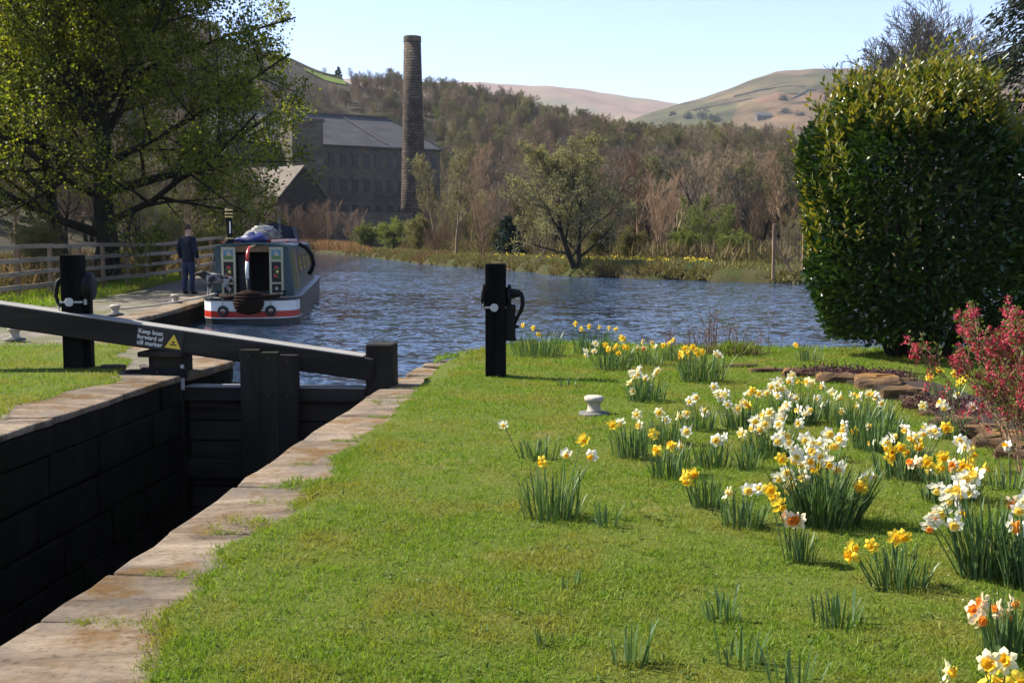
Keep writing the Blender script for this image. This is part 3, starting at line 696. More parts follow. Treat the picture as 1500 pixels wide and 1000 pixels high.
# ------------------------------------------------------------------ paddle posts
m_post = M('black_post_paint', [(0.003, 0.003, 0.003), (0.006, 0.006, 0.006), (0.010, 0.010, 0.009)], 6, 0.85, 0.4, 24, 0.06, sc=(1, 1, 0.2))
def paddle_right():
    b = P(726, 556); t = thing('paddle_post', 'black timber paddle post with winding gear, standing on the lawn by the water', 'paddle gear', b, -0.04)
    H = PD(726, 386, b.y).z
    MB().box((0, 0.06, H / 2 - 0.1), (0.222, 0.2, H + 0.2), jit=0.004).build('post', m_post, t, bevel=0.012)
    MB().box((0.055, -0.052, 0.45), (0.115, 0.02, 0.98)).build('facing_board', m_post, t, bevel=0.004)
    def zz(py): return PD(726, py, b.y).z
    g = MB().lathe([(0.05, -0.165), (0.125, -0.16), (0.135, -0.15), (0.135, -0.125), (0.1, -0.12), (0.1, 0.13), (0.13, 0.135), (0.13, 0.17), (0.06, 0.175)], (0, 0.08, zz(434)), 20, 'X').build('gear_casing', m_black, t, True); 
    MB().lathe([(0.055, 0.17), (0.055, 0.22), (0.045, 0.225), (0.045, 0.265), (0.03, 0.27), (0.03, 0.29)], (0, 0.05, zz(430)), 12, 'X').build('spindle', m_black, t)
    hp = [(0.285, 0.04, zz(429)), (0.30, 0.03, zz(437)), (0.302, 0.02, zz(447)), (0.28, 0.02, zz(456)), (0.245, 0.03, zz(464)), (0.215, 0.04, zz(474)), (0.19, 0.05, zz(483))]
    MB().tube(hp, [0.02, 0.024, 0.024, 0.022, 0.02, 0.018, 0.014], 8).build('pawl_arm', m_black, t, True)
    MB().box((0.165, 0.06, (zz(446) + zz(497)) / 2), (0.11, 0.14, zz(446) - zz(497))).box((0.15, 0.06, zz(497)), (0.16, 0.16, 0.03)).box((0.235, 0.06, zz(479)), (0.05, 0.05, 0.035)).build('rack_casing', m_black, t, bevel=0.01)
    MB().box((0, -0.047, zz(450)), (0.236, 0.014, 0.02)).build('strap', m_white, t)
    MB().lathe([(0.04, 0), (0.045, 0.004), (0.045, 0.016), (0.03, 0.02)], (-0.01, -0.085, zz(450)), 20, 'Y').build('disc', m_white, t)
    MB().tube([(-0.125, 0.02, zz(454)), (-0.14, -0.02, zz(447)), (-0.13, -0.03, zz(441))], 0.008, 6).build('catch', m_white, t)
    MB().box((0.26, 0.0, 0.008), (0.3, 0.2, 0.03), rz=0.05).build('base_plate', m_rust, t, bevel=0.006)
    return t
paddle_right()
def paddle_left():
    b = P(110, 542, LZ); t = thing('paddle_post', 'black timber paddle post with round gear drum behind the left end of the balance beam', 'paddle gear', b, 0.10)
    def zz(py): return PD(110, py, b.y).z - LZ
    H = zz(373)
    MB().box((0, 0.06, H / 2 - 0.1), (0.225, 0.22, H + 0.2), jit=0.004).build('post', m_post, t, bevel=0.012)
    MB().box((0.145, 0.08, zz(438) / 2), (0.06, 0.16, zz(438))).build('side_board', m_post, t, bevel=0.006)
    MB().lathe([(0.03, 0.11), (0.145, 0.115), (0.155, 0.125), (0.155, 0.2), (0.14, 0.215), (0.05, 0.22)], (0, 0.06, zz(420)), 22, 'X').build('gear_drum', m_black, t, True)
    MB().lathe([(0.03, -0.17), (0.03, -0.11)], (0, 0.04, zz(414)), 10, 'X').build('spindle', m_black, t)
    MB().tube([(-0.12, 0.03, zz(408)), (-0.155, 0.02, zz(413)), (-0.17, 0.01, zz(424)), (-0.175, 0.0, zz(434)), (-0.15, 0.0, zz(444)), (-0.125, 0.0, zz(449))], [0.022, 0.028, 0.026, 0.022, 0.02, 0.016], 8).build('pawl_arm', m_black, t, True)
    MB().tube([(-0.15, 0.0, zz(444)), (-0.14, 0.0, zz(458))], 0.008, 6).build('catch', m_white, t)
    MB().box((0.0, -0.057, zz(442)), (0.245, 0.012, 0.02)).box((0.145, -0.02, zz(442)), (0.02, 0.06, 0.06)).build('strap', m_white, t)
    MB().lathe([(0.042, 0), (0.048, 0.004), (0.048, 0.016), (0.03, 0.02)], (-0.015, -0.085, zz(442)), 20, 'Y').build('disc', m_white, t)
    MB().box((0.42, -0.03, 0.03), (0.26, 0.12, 0.06)).build('base_plate', m_rust, t, bevel=0.01)
paddle_left()

# ------------------------------------------------------------------ bollards
m_bol = M('bollard_paint', [(0.19, 0.165, 0.12), (0.35, 0.31, 0.24), (0.45, 0.405, 0.32)], 5, 0.65, 0.35, 18, 0.3, patch=(0.15, 0.11, 0.07), pscale=7, pstops=(0.54, 0.66))
m_bolbase = M('bollard_base', [(0.05, 0.05, 0.045), (0.16, 0.15, 0.13)], 7, 0.8, 0.4, 20)
def bollard(px, py, z, s, label):
    t = thing('bollard', label, 'bollard', P(px, py, z), random.uniform(0, 3), 'mooring bollards'); t.scale = (s, s, s)
    MB().lathe([(0.13, 0.0), (0.138, 0.012), (0.13, 0.03), (0.085, 0.036)], (0, 0, 0.004), 20).build('base', m_bolbase, t, True)
    MB().lathe([(0.075, 0.035), (0.062, 0.05), (0.056, 0.075), (0.056, 0.105), (0.066, 0.12), (0.08, 0.128)], (0, 0, 0.004), 20).build('stem', m_bol, t, True)
    MB().lathe([(0.07, 0.124), (0.082, 0.13), (0.086, 0.145), (0.084, 0.162), (0.07, 0.172), (0.03, 0.176)], (0, 0, 0.004), 20).build('cap', m_bol, t, True)
    return t
bollard(870, 609, 0.012, 1.02, 'cream iron mooring bollard standing in the lawn among the daffodils')
bollard(22, 499, LZ, 1.1, 'white mooring bollard at the left edge, below the balance beam')
bollard(169, 462, LZ, 1.15, 'white mooring bollard on the quay right of the left paddle post')
BOL = bollard(257, 444, LZ, 1.15, 'white mooring bollard on the quay near the man, with rope passing by')

# ================================================================== fence along the towpath
m_rail = M('weathered_rail', [(0.17, 0.135, 0.095), (0.26, 0.21, 0.15), (0.32, 0.265, 0.195)], 3, 0.85, 0.4, 20, 0.2, 8, sc=(1, 0.2, 1))
m_fpost = M('fence_post_timber', [(0.15, 0.095, 0.055), (0.24, 0.155, 0.09), (0.27, 0.19, 0.12)], 4, 0.85, 0.4, 20, 0.2, 8, sc=(1, 1, 0.2))
fence = thing('post_and_rail_fence', 'weathered four-rail timber fence along the towpath below the sycamore', 'fence', (-11.9, 23, LZ))
def fz(y): return 0.22 * smooth((y - 37) / 8) - 0.03 * smooth((30 - y) / 6)
fy = [23.0 + 1.86 * i - 2.0 for i in range(14)]
for i, y in enumerate(fy):
    x = random.uniform(-0.03, 0.03) + (0.45 * smooth((y - 40) / 12))
    MB().box((x - 0.09, y - 23, fz(y) + 0.58), (0.10, 0.12, 1.32), jit=0.008).build('post', m_fpost, fence, bevel=0.008)
    if i:
        x0, y0 = lastp
        for k in range(4):
            zz = 0.30 + k * 0.325 + random.uniform(-0.012, 0.012)
            MB().bar((x0, y0 - 23 + 0.004, fz(y0) + zz), (x, y - 23 - 0.004, fz(y) + zz + random.uniform(-0.01, 0.01)), 0.04, 0.115 - 0.01 * (k % 2)).build('rail', m_rail, fence, bevel=0.006)
    lastp = (x, y)

# ================================================================== narrowboat
m_hull = M('hull_black', [(0.012, 0.013, 0.014), (0.026, 0.027, 0.028)], 3, 0.4, 0.15, 8, 0.4, patch=(0.05, 0.045, 0.04), pscale=2, pstops=(0.6, 0.75))
m_bwhite = M('boat_white', [(0.68, 0.66, 0.60), (0.78, 0.76, 0.70)], 3, 0.35, 0.05, 8, 0.45)
m_bred = M('boat_red', [(0.40, 0.022, 0.012), (0.50, 0.035, 0.02)], 3, 0.35, 0.05, 8, 0.45)
m_bteal = M('boat_teal', [(0.028, 0.055, 0.062), (0.04, 0.075, 0.085)], 3, 0.35, 0.05, 8, 0.4)
m_bgreen = M('boat_green', [(0.045, 0.07, 0.018), (0.06, 0.09, 0.025)], 3, 0.35, 0.05, 8, 0.4)
m_bcream = M('boat_cream', [(0.38, 0.34, 0.20), (0.46, 0.42, 0.26)], 3, 0.4, 0.05, 8, 0.4)
m_bwood = M('boat_wood', [(0.14, 0.07, 0.03), (0.24, 0.13, 0.055)], 5, 0.5, 0.1, 12, 0.35, sc=(1, 1, 0.2))
m_dark = M('dark_panel', [(0.012, 0.012, 0.012), (0.02, 0.018, 0.016)], 4, 0.6)
m_brass = M('brass', [(0.62, 0.46, 0.18)], 4, 0.3, metal=1.0)
m_rope_b = M('coir_rope', [(0.012, 0.007, 0.005), (0.03, 0.015, 0.009)], 14, 0.95, 0.8, 40, 0.1)
m_rope = M('pale_rope', [(0.28, 0.24, 0.18), (0.40, 0.35, 0.27)], 30, 0.9, 0.4, 60)
m_tyre = M('tyre_rubber', [(0.025, 0.025, 0.025), (0.05, 0.05, 0.048)], 8, 0.8, 0.3, 30)
m_tarpb = M('blue_tarp', [(0.01, 0.014, 0.07), (0.018, 0.028, 0.13)], 4, 0.5, 0.5, 9, 0.3)
m_grey = M('grey_canvas', [(0.04, 0.042, 0.04), (0.11, 0.11, 0.10), (0.25, 0.25, 0.22)], 7, 0.8, 0.6, 12, 0.2)
m_navy = M('navy_canvas', [(0.012, 0.016, 0.028), (0.024, 0.03, 0.045)], 4, 0.7, 0.4, 10, 0.2)
m_glass = M('cabin_glass', [(0.02, 0.025, 0.028)], 3, 0.06, spec=0.6)
m_pink = M('pink_board', [(0.42, 0.30, 0.28), (0.52, 0.38, 0.35)], 4, 0.6)
m_flr = M('rose_red', [(0.45, 0.05, 0.04)], 3, 0.5); m_fly = M('rose_yellow', [(0.6, 0.45, 0.08)], 3, 0.5); m_pblue = M('castle_blue', [(0.12, 0.22, 0.30)], 3, 0.5); m_pgreen = M('castle_green', [(0.12, 0.2, 0.06)], 3, 0.5)
BX = P(366, 475, WZ)
boat = thing('narrowboat', 'moored narrowboat with white and red stern, painted doors and brass-banded chimney', 'boat', BX, R_(8))
HS = [(-0.05, 0.30), (0.03, 0.62), (0.14, 0.82), (0.34, 0.96), (0.7, 1.03), (1.4, 1.05), (13.2, 1.05), (14.4, 0.92), (15.4, 0.66), (16.2, 0.33), (16.7, 0.04)]
def hull_loft(zs, name, mat, y_end=99, grow=0.0, closed=True):
    """zs: list of (z, inset)"""
    sec = [s for s in HS if s[0] <= y_end]; mb = MB(); vs = []; n = len(sec) * 2
    for z, ins in zs:
        L = [(-max(0.02, w - ins + grow), y + (ins - grow if i == 0 else 0), z) for i, (y, w) in enumerate(sec)]
        Rr = [(max(0.02, w - ins + grow), y + (ins - grow if i == 0 else 0), z) for i, (y, w) in enumerate(sec)]
        vs += list(reversed(L)) + Rr
    fs = []
    for k in range(len(zs) - 1):
        for j in range(n - 1): fs.append((k * n + j, k * n + j + 1, (k + 1) * n + j + 1, (k + 1) * n + j))
        if closed: fs.append((k * n + n - 1, k * n, (k + 1) * n, (k + 1) * n + n - 1))
    if closed: fs += [tuple(range(n)), tuple(range((len(zs) - 1) * n, len(zs) * n))]
    return mb.add(vs, fs).build(name, mat, boat, False)
hull_loft([(-0.45, 0.12), (-0.1, 0.02), (0.0, 0.0), (0.54, 0.0)], 'hull', m_hull)
hull_loft([(0.13, 0.0), (0.15, 0.0)], 'boot_line', m_bwhite, 1.4, 0.014, False)
hull_loft([(0.155, 0.0), (0.285, 0.0)], 'red_band', m_bred, 0.75, 0.012, False)
hull_loft([(0.29, 0.0), (0.51, 0.0)], 'white_band', m_bwhite, 0.75, 0.012, False)
hull_loft([(0.515, -0.01), (0.525, -0.035), (0.575, -0.035), (0.585, -0.005)], 'gunwale', m_hull)
# cabin
CY0, CY1 = 0.95, 12.4; CB, CT = 0.92, 0.78; Z0, Z1 = 0.58, 1.70
for s in (-1, 1):
    w = MB(); w.add([(s * CB, CY0, Z0), (s * CB, CY1, Z0), (s * CT, CY1, Z1), (s * CT, CY0, Z1), (s * (CB - 0.04), CY0, Z0), (s * (CB - 0.04), CY1, Z0), (s * (CT - 0.04), CY1, Z1), (s * (CT - 0.04), CY0, Z1)],
          [(0, 1, 2, 3), (7, 6, 5, 4), (0, 4, 5, 1), (1, 5, 6, 2), (2, 6, 7, 3), (3, 7, 4, 0)]).build('cabin_side', m_bteal, boat)
    def side_panel(y0, y1, z0, z1, name, mat, pr=0.008, th=0.02):
        def sx(z): return s * (CB + (CT - CB) * (z - Z0) / (Z1 - Z0) + pr)
        t = s * th
        MB().add([(sx(z0), y0, z0), (sx(z0), y1, z0), (sx(z1), y1, z1), (sx(z1), y0, z1), (sx(z0) - t, y0, z0), (sx(z0) - t, y1, z0), (sx(z1) - t, y1, z1), (sx(z1) - t, y0, z1)],
                 [(0, 1, 2, 3), (7, 6, 5, 4), (0, 4, 5, 1), (1, 5, 6, 2), (2, 6, 7, 3), (3, 7, 4, 0)]).build(name, mat, boat)
    side_panel(1.25, 2.5, 0.68, 1.58, 'side_panel', m_bgreen); side_panel(2.6, 3.5, 0.66, 1.6, 'side_doors', m_bwood)
    for yy in (4.3, 6.4, 8.6, 10.7):
        side_panel(yy, yy + 1.0, 1.02, 1.5, 'window', m_bwood, 0.01); side_panel(yy + 0.05, yy + 0.95, 1.06, 1.46, 'window_pane', m_glass, 0.014)
    MB().tube([(s * (CT - 0.07), CY0 + 0.3, Z1 + 0.07), (s * (CT - 0.07), CY1 - 0.3, Z1 + 0.07)], 0.016, 6).build('handrail', m_bred, boat)
prof = [(-CT - 0.02, Z1), (-0.55, Z1 + 0.05), (0, Z1 + 0.075), (0.55, Z1 + 0.05), (CT + 0.02, Z1), (CT, Z1 - 0.03), (0, Z1 + 0.03), (-CT, Z1 - 0.03)]
n = len(prof); MB().add([(x, CY0 - 0.06, z) for x, z in prof] + [(x, CY1, z) for x, z in prof], [tuple(range(n)), tuple(reversed(range(n, 2 * n)))] + [(i, (i + 1) % n, n + (i + 1) % n, n + i) for i in range(n)]).build('roof', m_bteal, boat)
# aft bulkhead with the open doorway
def wedge(x0, x1, z0, z1, y, th, mat, name):
    def cl(x, z): lim = CB + (CT - CB) * (z - Z0) / (Z1 - Z0) - 0.045; return max(-lim, min(lim, x))
    MB().add([(cl(x0, z0), y, z0), (cl(x1, z0), y, z0), (cl(x1, z1), y, z1), (cl(x0, z1), y, z1), (cl(x0, z0), y + th, z0), (cl(x1, z0), y + th, z0), (cl(x1, z1), y + th, z1), (cl(x0, z1), y + th, z1)],
             [(0, 1, 2, 3), (7, 6, 5, 4), (0, 4, 5, 1), (1, 5, 6, 2), (2, 6, 7, 3), (3, 7, 4, 0)]).build(name, mat, boat)
wedge(-0.9, -0.36, Z0, Z1, CY0, 0.04, m_bteal, 'aft_bulkhead'); wedge(0.36, 0.9, Z0, Z1, CY0, 0.04, m_bteal, 'aft_bulkhead')
wedge(-0.357, 0.357, 1.56, Z1, CY0 - 0.01, 0.05, m_bwood, 'door_lintel'); wedge(-0.357, 0.357, Z0, 0.68, CY0, 0.04, m_dark, 'door_sill')
MB().box((0, 2.6, 1.1), (1.45, 0.04, 1.0)).build('inner_bulkhead', m_dark, boat); MB().box((-0.2, 1.35, 1.05), (0.25, 0.5, 0.9)).build('stove_cupboard', m_dark, boat)
MB().box((0, CY1 + 0.01, 1.14), (1.6, 0.05, 1.1)).build('fore_bulkhead', m_bteal, boat)
MB().box((0, 0.45, 0.56), (1.6, 0.9, 0.03)).build('aft_deck', m_hull, boat)
def disc(c, r, y, n=12): return [(c[0] + r * math.cos(2 * math.pi * i / n), y, c[1] + r * math.sin(2 * math.pi * i / n)) for i in range(n)]
for s in (-1, 1):
    x = s * 0.525; t = link('door', MB().box((0, 0, 0), (0.31, 0.035, 1.06)).mesh('door', m_bcream), boat, (x, CY0 - 0.05, 1.14)); bv = t.modifiers.new('Bevel', 'BEVEL'); bv.width = 0.006
    for (zc, h, mat) in ((0.36, 0.22, m_pblue), (-0.03, 0.46, m_dark), (-0.40, 0.2, m_dark)):
        MB().box((0, -0.019, zc), (0.21, 0.012, h)).build('door_panel', mat, t)
    MB().box((0, -0.0265, 0.30), (0.2, 0.003, 0.09)).build('painted_meadow', m_pgreen, t)
    MB().box((0.0, -0.0285, 0.38), (0.06, 0.003, 0.10)).box((0.05, -0.0285, 0.36), (0.03, 0.003, 0.06)).build('painted_castle', m_bcream, t)
    for (dx, dz, mat) in ((0, 0.08, m_flr), (0.02, -0.02, m_fly), (-0.02, -0.12, m_flr), (0.0, -0.40, m_bcream)):
        MB().add(disc((dx, dz), 0.035, -0.0265), [tuple(range(12))]).build('painted_rose', mat, t)
    for (dx, dz) in ((0.045, 0.05), (-0.045, 0.03), (0.04, -0.08), (-0.05, -0.07), (0.045, -0.15)):
        MB().add(disc((dx, dz), 0.018, -0.0268, 8), [tuple(range(8))]).build('painted_leaf', m_pgreen, t)
# chimney with brass bands
cx, cy = -0.56, 1.5
MB().lathe([(0.10, 0), (0.10, 0.16), (0.075, 0.17), (0.07, 0.2), (0.07, 0.62), (0.085, 0.63), (0.085, 0.84), (0.06, 0.85)], (cx, cy, Z1), 18).build('chimney', m_black, boat, True)
for z, h in ((0.64, 0.03), (0.71, 0.03), (0.79, 0.035), (0.0, 0.03), (0.15, 0.025)):
    r = 0.091 if z > 0.6 else 0.106
    MB().lathe([(r - 0.02, z), (r, z), (r, z + h), (r - 0.02, z + h)], (cx, cy, Z1), 18).build('brass_band', m_brass, boat)
MB().tube([(cx + 0.03, cy - 0.1, Z1 + 0.55), (cx + 0.035, cy - 0.105, Z1 + 0.4), (cx + 0.03, cy - 0.1, Z1 + 0.28)], 0.014, 6).build('chimney_chain', m_bwhite, boat)
# tiller: swan neck with red and white paint
MB().tube([(0.0, -0.12, 0.35), (0.0, -0.13, 0.7), (-0.02, -0.13, 1.0)], 0.03, 8).build('rudder_stock', m_dark, boat, True)
MB().tube([(-0.02, -0.13, 0.99), (-0.025, -0.12, 1.2), (-0.02, -0.08, 1.36)], 0.036, 10).build('tiller_white', m_bwhite, boat, True)
MB().tube([(-0.02, -0.08, 1.355), (-0.015, -0.02, 1.52), (0.0, 0.10, 1.63), (0.02, 0.25, 1.67)], [0.036, 0.035, 0.034, 0.033], 10).build('tiller_red', m_bred, boat, True)
MB().tube([(0.02, 0.24, 1.67), (0.05, 0.62, 1.69), (0.07, 0.9, 1.70)], [0.03, 0.026, 0.03], 10).build('tiller_arm', m_brass, boat, True)
# stern fender, side tyres
fd = MB().lathe([(0.02, -0.30), (0.15, -0.27), (0.25, -0.15), (0.28, 0.0), (0.25, 0.13), (0.15, 0.24), (0.02, 0.28)], (0.0, 0, 0), 20, 'Z', 1.15, 0.55)
fo = fd.build('stern_fender', m_rope_b, boat, True); fo.location = (0.0, -0.17, 0.50); fo.scale = (1.0, 1.0, 0.92)
for k in range(7):
    z = 0.30 + k * 0.062; rr = 0.30 * math.sqrt(max(0.05, 1 - ((z - 0.49) / 0.30) ** 2)) * 1.03
    MB().torus((0.0, -0.17, z), rr, 0.028, 'Z', 20, 6).build('fender_rope', m_rope_b, boat)
MB().tube([(-0.62, 0.1, 0.62), (-0.45, -0.12, 0.6), (-0.3, -0.2, 0.62), (-0.18, -0.26, 0.58)], 0.05, 8).build('fender_arm', m_rope_b, boat, True)
MB().tube([(0.62, 0.1, 0.62), (0.45, -0.12, 0.6), (0.3, -0.2, 0.62), (0.18, -0.26, 0.58)], 0.05, 8).build('fender_arm', m_rope_b, boat, True)
for x in (-0.56, 0.46):
    yy = float(np.interp(abs(x), [0.3, 0.62, 0.82, 0.96], [-0.05, 0.03, 0.14, 0.34])) - 0.07
    tq = link('tyre_fender', MB().torus((0, 0, 0), 0.085, 0.034, 'Y', 18, 8).mesh('tyre_fender', m_tyre, True), boat, (x, yy, 0.30))
    MB().tube([(0, 0.02, 0.08), (0, 0.03, 0.3)], 0.008, 6).build('fender_line', m_rope, tq)
for x in (-0.72, 0.72): MB().lathe([(0.05, 0), (0.03, 0.03), (0.03, 0.1), (0.06, 0.12), (0.05, 0.14)], (x, 0.45, 0.575), 10).build('mooring_stud', m_black, boat)
# clutter on the roof
random.seed(3)
def lump(name, c, s, mat, seed, parent, n=14, m=9, amp=0.16):
    rd = random.Random(seed); vs = []; ph = [rd.uniform(0, 6) for _ in range(6)]
    for i in range(m):
        b = -math.pi / 2 + math.pi * i / (m - 1)
        for j in range(n):
            a = 2 * math.pi * j / n
            k = 1 + amp * (math.sin(a * 2 + ph[0] + b) + 0.7 * math.sin(a * 3 + ph[1] - 2 * b) + 0.5 * math.sin(5 * a + ph[2] + 3 * b)) * math.cos(b)
            vs.append((c[0] + s[0] * k * math.cos(a) * math.cos(b), c[1] + s[1] * k * math.sin(a) * math.cos(b), c[2] + s[2] * max(-0.35, math.sin(b)) * (1 + 0.2 * math.sin(3 * a + ph[3]))))
    fs = [(i * n + j, i * n + (j + 1) % n, (i + 1) * n + (j + 1) % n, (i + 1) * n + j) for i in range(m - 1) for j in range(n)]
    return MB().add(vs, fs).build(name, mat, parent, True)
t = thing('tarpaulin_bundle', 'crumpled blue tarpaulin lying on the narrowboat roof', 'tarpaulin', boat.matrix_world @ Vector((0, 0, 0)))
bpy.context.view_layer.update()
def on_boat(x, y, z): return boat.matrix_basis @ Vector((x, y, z))
t.location = on_boat(-0.02, 1.7, Z1 + 0.08); lump('tarpaulin', (0, 0, 0.05), (0.30, 0.35, 0.16), m_tarpb, 1, t); lump('fold', (-0.32, -0.1, 0.03), (0.16, 0.2, 0.07), m_tarpb, 5, t)
t = thing('canvas_roll', 'grey canvas bundle piled on the narrowboat roof behind the blue tarpaulin', 'canvas', on_boat(0.1, 2.5, Z1 + 0.08)); lump('canvas', (0, 0, 0.1), (0.42, 0.5, 0.26), m_grey, 2, t)
MB().torus((0, 0, 0.30), 0.22, 0.035, 'Z', 18, 6).torus((0.03, 0.02, 0.35), 0.2, 0.03, 'Z', 18, 6).build('hose_coil', m_white, t)
t = thing('roof_board', 'pinkish flat board lying on the right edge of the narrowboat roof', 'board', on_boat(0.6, 2.1, Z1 + 0.10)); MB().box((0, 0, 0), (0.5, 0.9, 0.06), ry=-0.08).build('board', m_pink, t, bevel=0.01); MB().box((-0.22, -0.1, 0.0), (0.08, 0.7, 0.07)).build('edge', m_bred, t)
# fore canopy
pf = [(-0.62, Z1 + 0.06), (-0.5, Z1 + 0.50), (0.0, Z1 + 0.60), (0.5, Z1 + 0.50), (0.62, Z1 + 0.06)]; n = len(pf)
MB().add([(x, 7.4, z) for x, z in pf] + [(x, 9.4, z) for x, z in pf], [tuple(range(n)), tuple(reversed(range(n, 2 * n)))] + [(i, i + 1, n + i + 1, n + i) for i in range(n - 1)]).build('canopy', m_navy, boat)
MB().box((0.1, 5.5, Z1 + 0.35), (0.5, 0.5, 0.05)).box((0.1, 5.5, Z1 + 0.2), (0.3, 0.4, 0.25)).build('roof_vent', m_grey, boat, bevel=0.02)
MB().tube([(0.25, 6.2, Z1), (0.25, 6.2, Z1 + 0.75)], 0.03, 6).tube([(-0.3, 6.4, Z1), (-0.3, 6.4, Z1 + 0.6)], 0.02, 6).build('roof_pole', m_grey, boat)
MB().tube([(0.80, 5.2, 1.72), (1.0, 5.2, 1.62), (1.14, 5.2, 1.42), (1.18, 5.2, 1.2), (1.12, 5.2, 1.02), (1.05, 5.2, 0.92)], 0.055, 8).build('side_fender', m_black, boat, True)
MB().tube([(-0.80, 1.0, 1.66), (-0.92, 0.98, 1.1), (-0.97, 0.96, 0.62)], 0.02, 6).build('grab_rail', m_bteal, boat)

def rope(a, b, sag, label, rad=0.016):
    pts = [a.lerp(b, i / 10) - Vector((0, 0, sag * 4 * (i / 10) * (1 - i / 10))) for i in range(11)]
    o = MB().tube(pts, rad, 6).build('mooring_rope', m_rope, None, True); tag(o, label, 'rope', 'mooring ropes')
st = on_boat(-0.72, 0.45, 0.68)
bq = P(257, 444, LZ); rope(st, Vector((bq.x, bq.y, LZ + 0.12)), 0.06, 'mooring rope stretched from the boat stern to the nearest white bollard')
bq = P(169, 462, LZ); rope(on_boat(-0.72, 0.42, 0.66), Vector((bq.x, bq.y, LZ + 0.12)), 0.05, 'long mooring rope from the boat stern to the bollard right of the paddle post')

# ================================================================== man and dog
def skin_obj(name, J, E, mat, parent, root=0, sub=2):
    names = list(J.keys()); me = bpy.data.meshes.new(name)
    me.from_pydata([J[k][0] for k in names], [(names.index(a), names.index(b)) for a, b in E], []); me.materials.append(mat)
    o = link(name, me, parent); md = o.modifiers.new('Skin', 'SKIN'); md.use_smooth_shade = True
    if not me.skin_vertices: 
        bm = bmesh.new(); bm.from_mesh(me); bm.verts.layers.skin.verify(); bm.to_mesh(me); bm.free()
    for i, k in enumerate(names):
        r = J[k][1]; me.skin_vertices[0].data[i].radius = (r, r) if not hasattr(r, '__len__') else r
        me.skin_vertices[0].data[i].use_root = (i == root)
    sd = o.modifiers.new('Subdivision', 'SUBSURF'); sd.levels = sub; sd.render_levels = sub
    return o
m_skin = M('skin', [(0.42, 0.24, 0.17), (0.5, 0.3, 0.21)], 6, 0.6); m_jacket = M('navy_jacket', [(0.010, 0.012, 0.022), (0.02, 0.024, 0.038)], 5, 0.9, 0.5, 12, 0.15)
m_jeans = M('blue_jeans', [(0.018, 0.028, 0.055), (0.035, 0.052, 0.09)], 7, 0.9, 0.4, 16, 0.15); m_hair = M('brown_hair', [(0.03, 0.02, 0.014), (0.06, 0.04, 0.028)], 12, 0.7, 0.4, 40); m_shoe = M('dark_shoe', [(0.012, 0.011, 0.01)], 4, 0.6)
mp_ = P(277, 431, LZ); mp_.z = LZ
man = thing('person', 'person in dark navy jacket and blue jeans standing on the towpath, back turned', 'person', mp_, -0.45)
J = {'pelvis': ((0, 0, 0.96), (0.14, 0.10)), 'spine': ((0, 0.0, 1.16), (0.13, 0.095)), 'chest': ((0, -0.01, 1.36), (0.155, 0.105)), 'neck0': ((0, 0.0, 1.50), 0.06), 'neck': ((0, 0.02, 1.56), 0.055), 'head0': ((0, 0.04, 1.62), (0.07, 0.085)), 'head1': ((0, 0.035, 1.70), (0.078, 0.095)), 'head2': ((0, 0.03, 1.77), (0.055, 0.07)), 'nose': ((0.02, 0.135, 1.67), 0.016)}
E = [('pelvis', 'spine'), ('spine', 'chest'), ('chest', 'neck0'), ('neck0', 'neck'), ('neck', 'head0'), ('head0', 'head1'), ('head1', 'head2'), ('head1', 'nose')]
JK = {'skirt': ((0, 0, 0.80), (0.19, 0.145)), 'hem': ((0, 0, 0.90), (0.19, 0.14)), 'waist': ((0, 0, 1.08), (0.185, 0.135)), 'ribs': ((0, -0.01, 1.28), (0.20, 0.14)), 'yoke': ((0, -0.01, 1.43), (0.17, 0.115)), 'collar': ((0, 0.0, 1.53), (0.075, 0.075))}
EK = [('skirt', 'hem'), ('hem', 'waist'), ('waist', 'ribs'), ('ribs', 'yoke'), ('yoke', 'collar')]
JJ = {'belt': ((0, 0, 1.06), (0.15, 0.11)), 'hips': ((0, 0, 0.95), (0.165, 0.12)), 'crotch': ((0, 0, 0.86), (0.15, 0.11))}; EJ = [('belt', 'hips'), ('hips', 'crotch')]
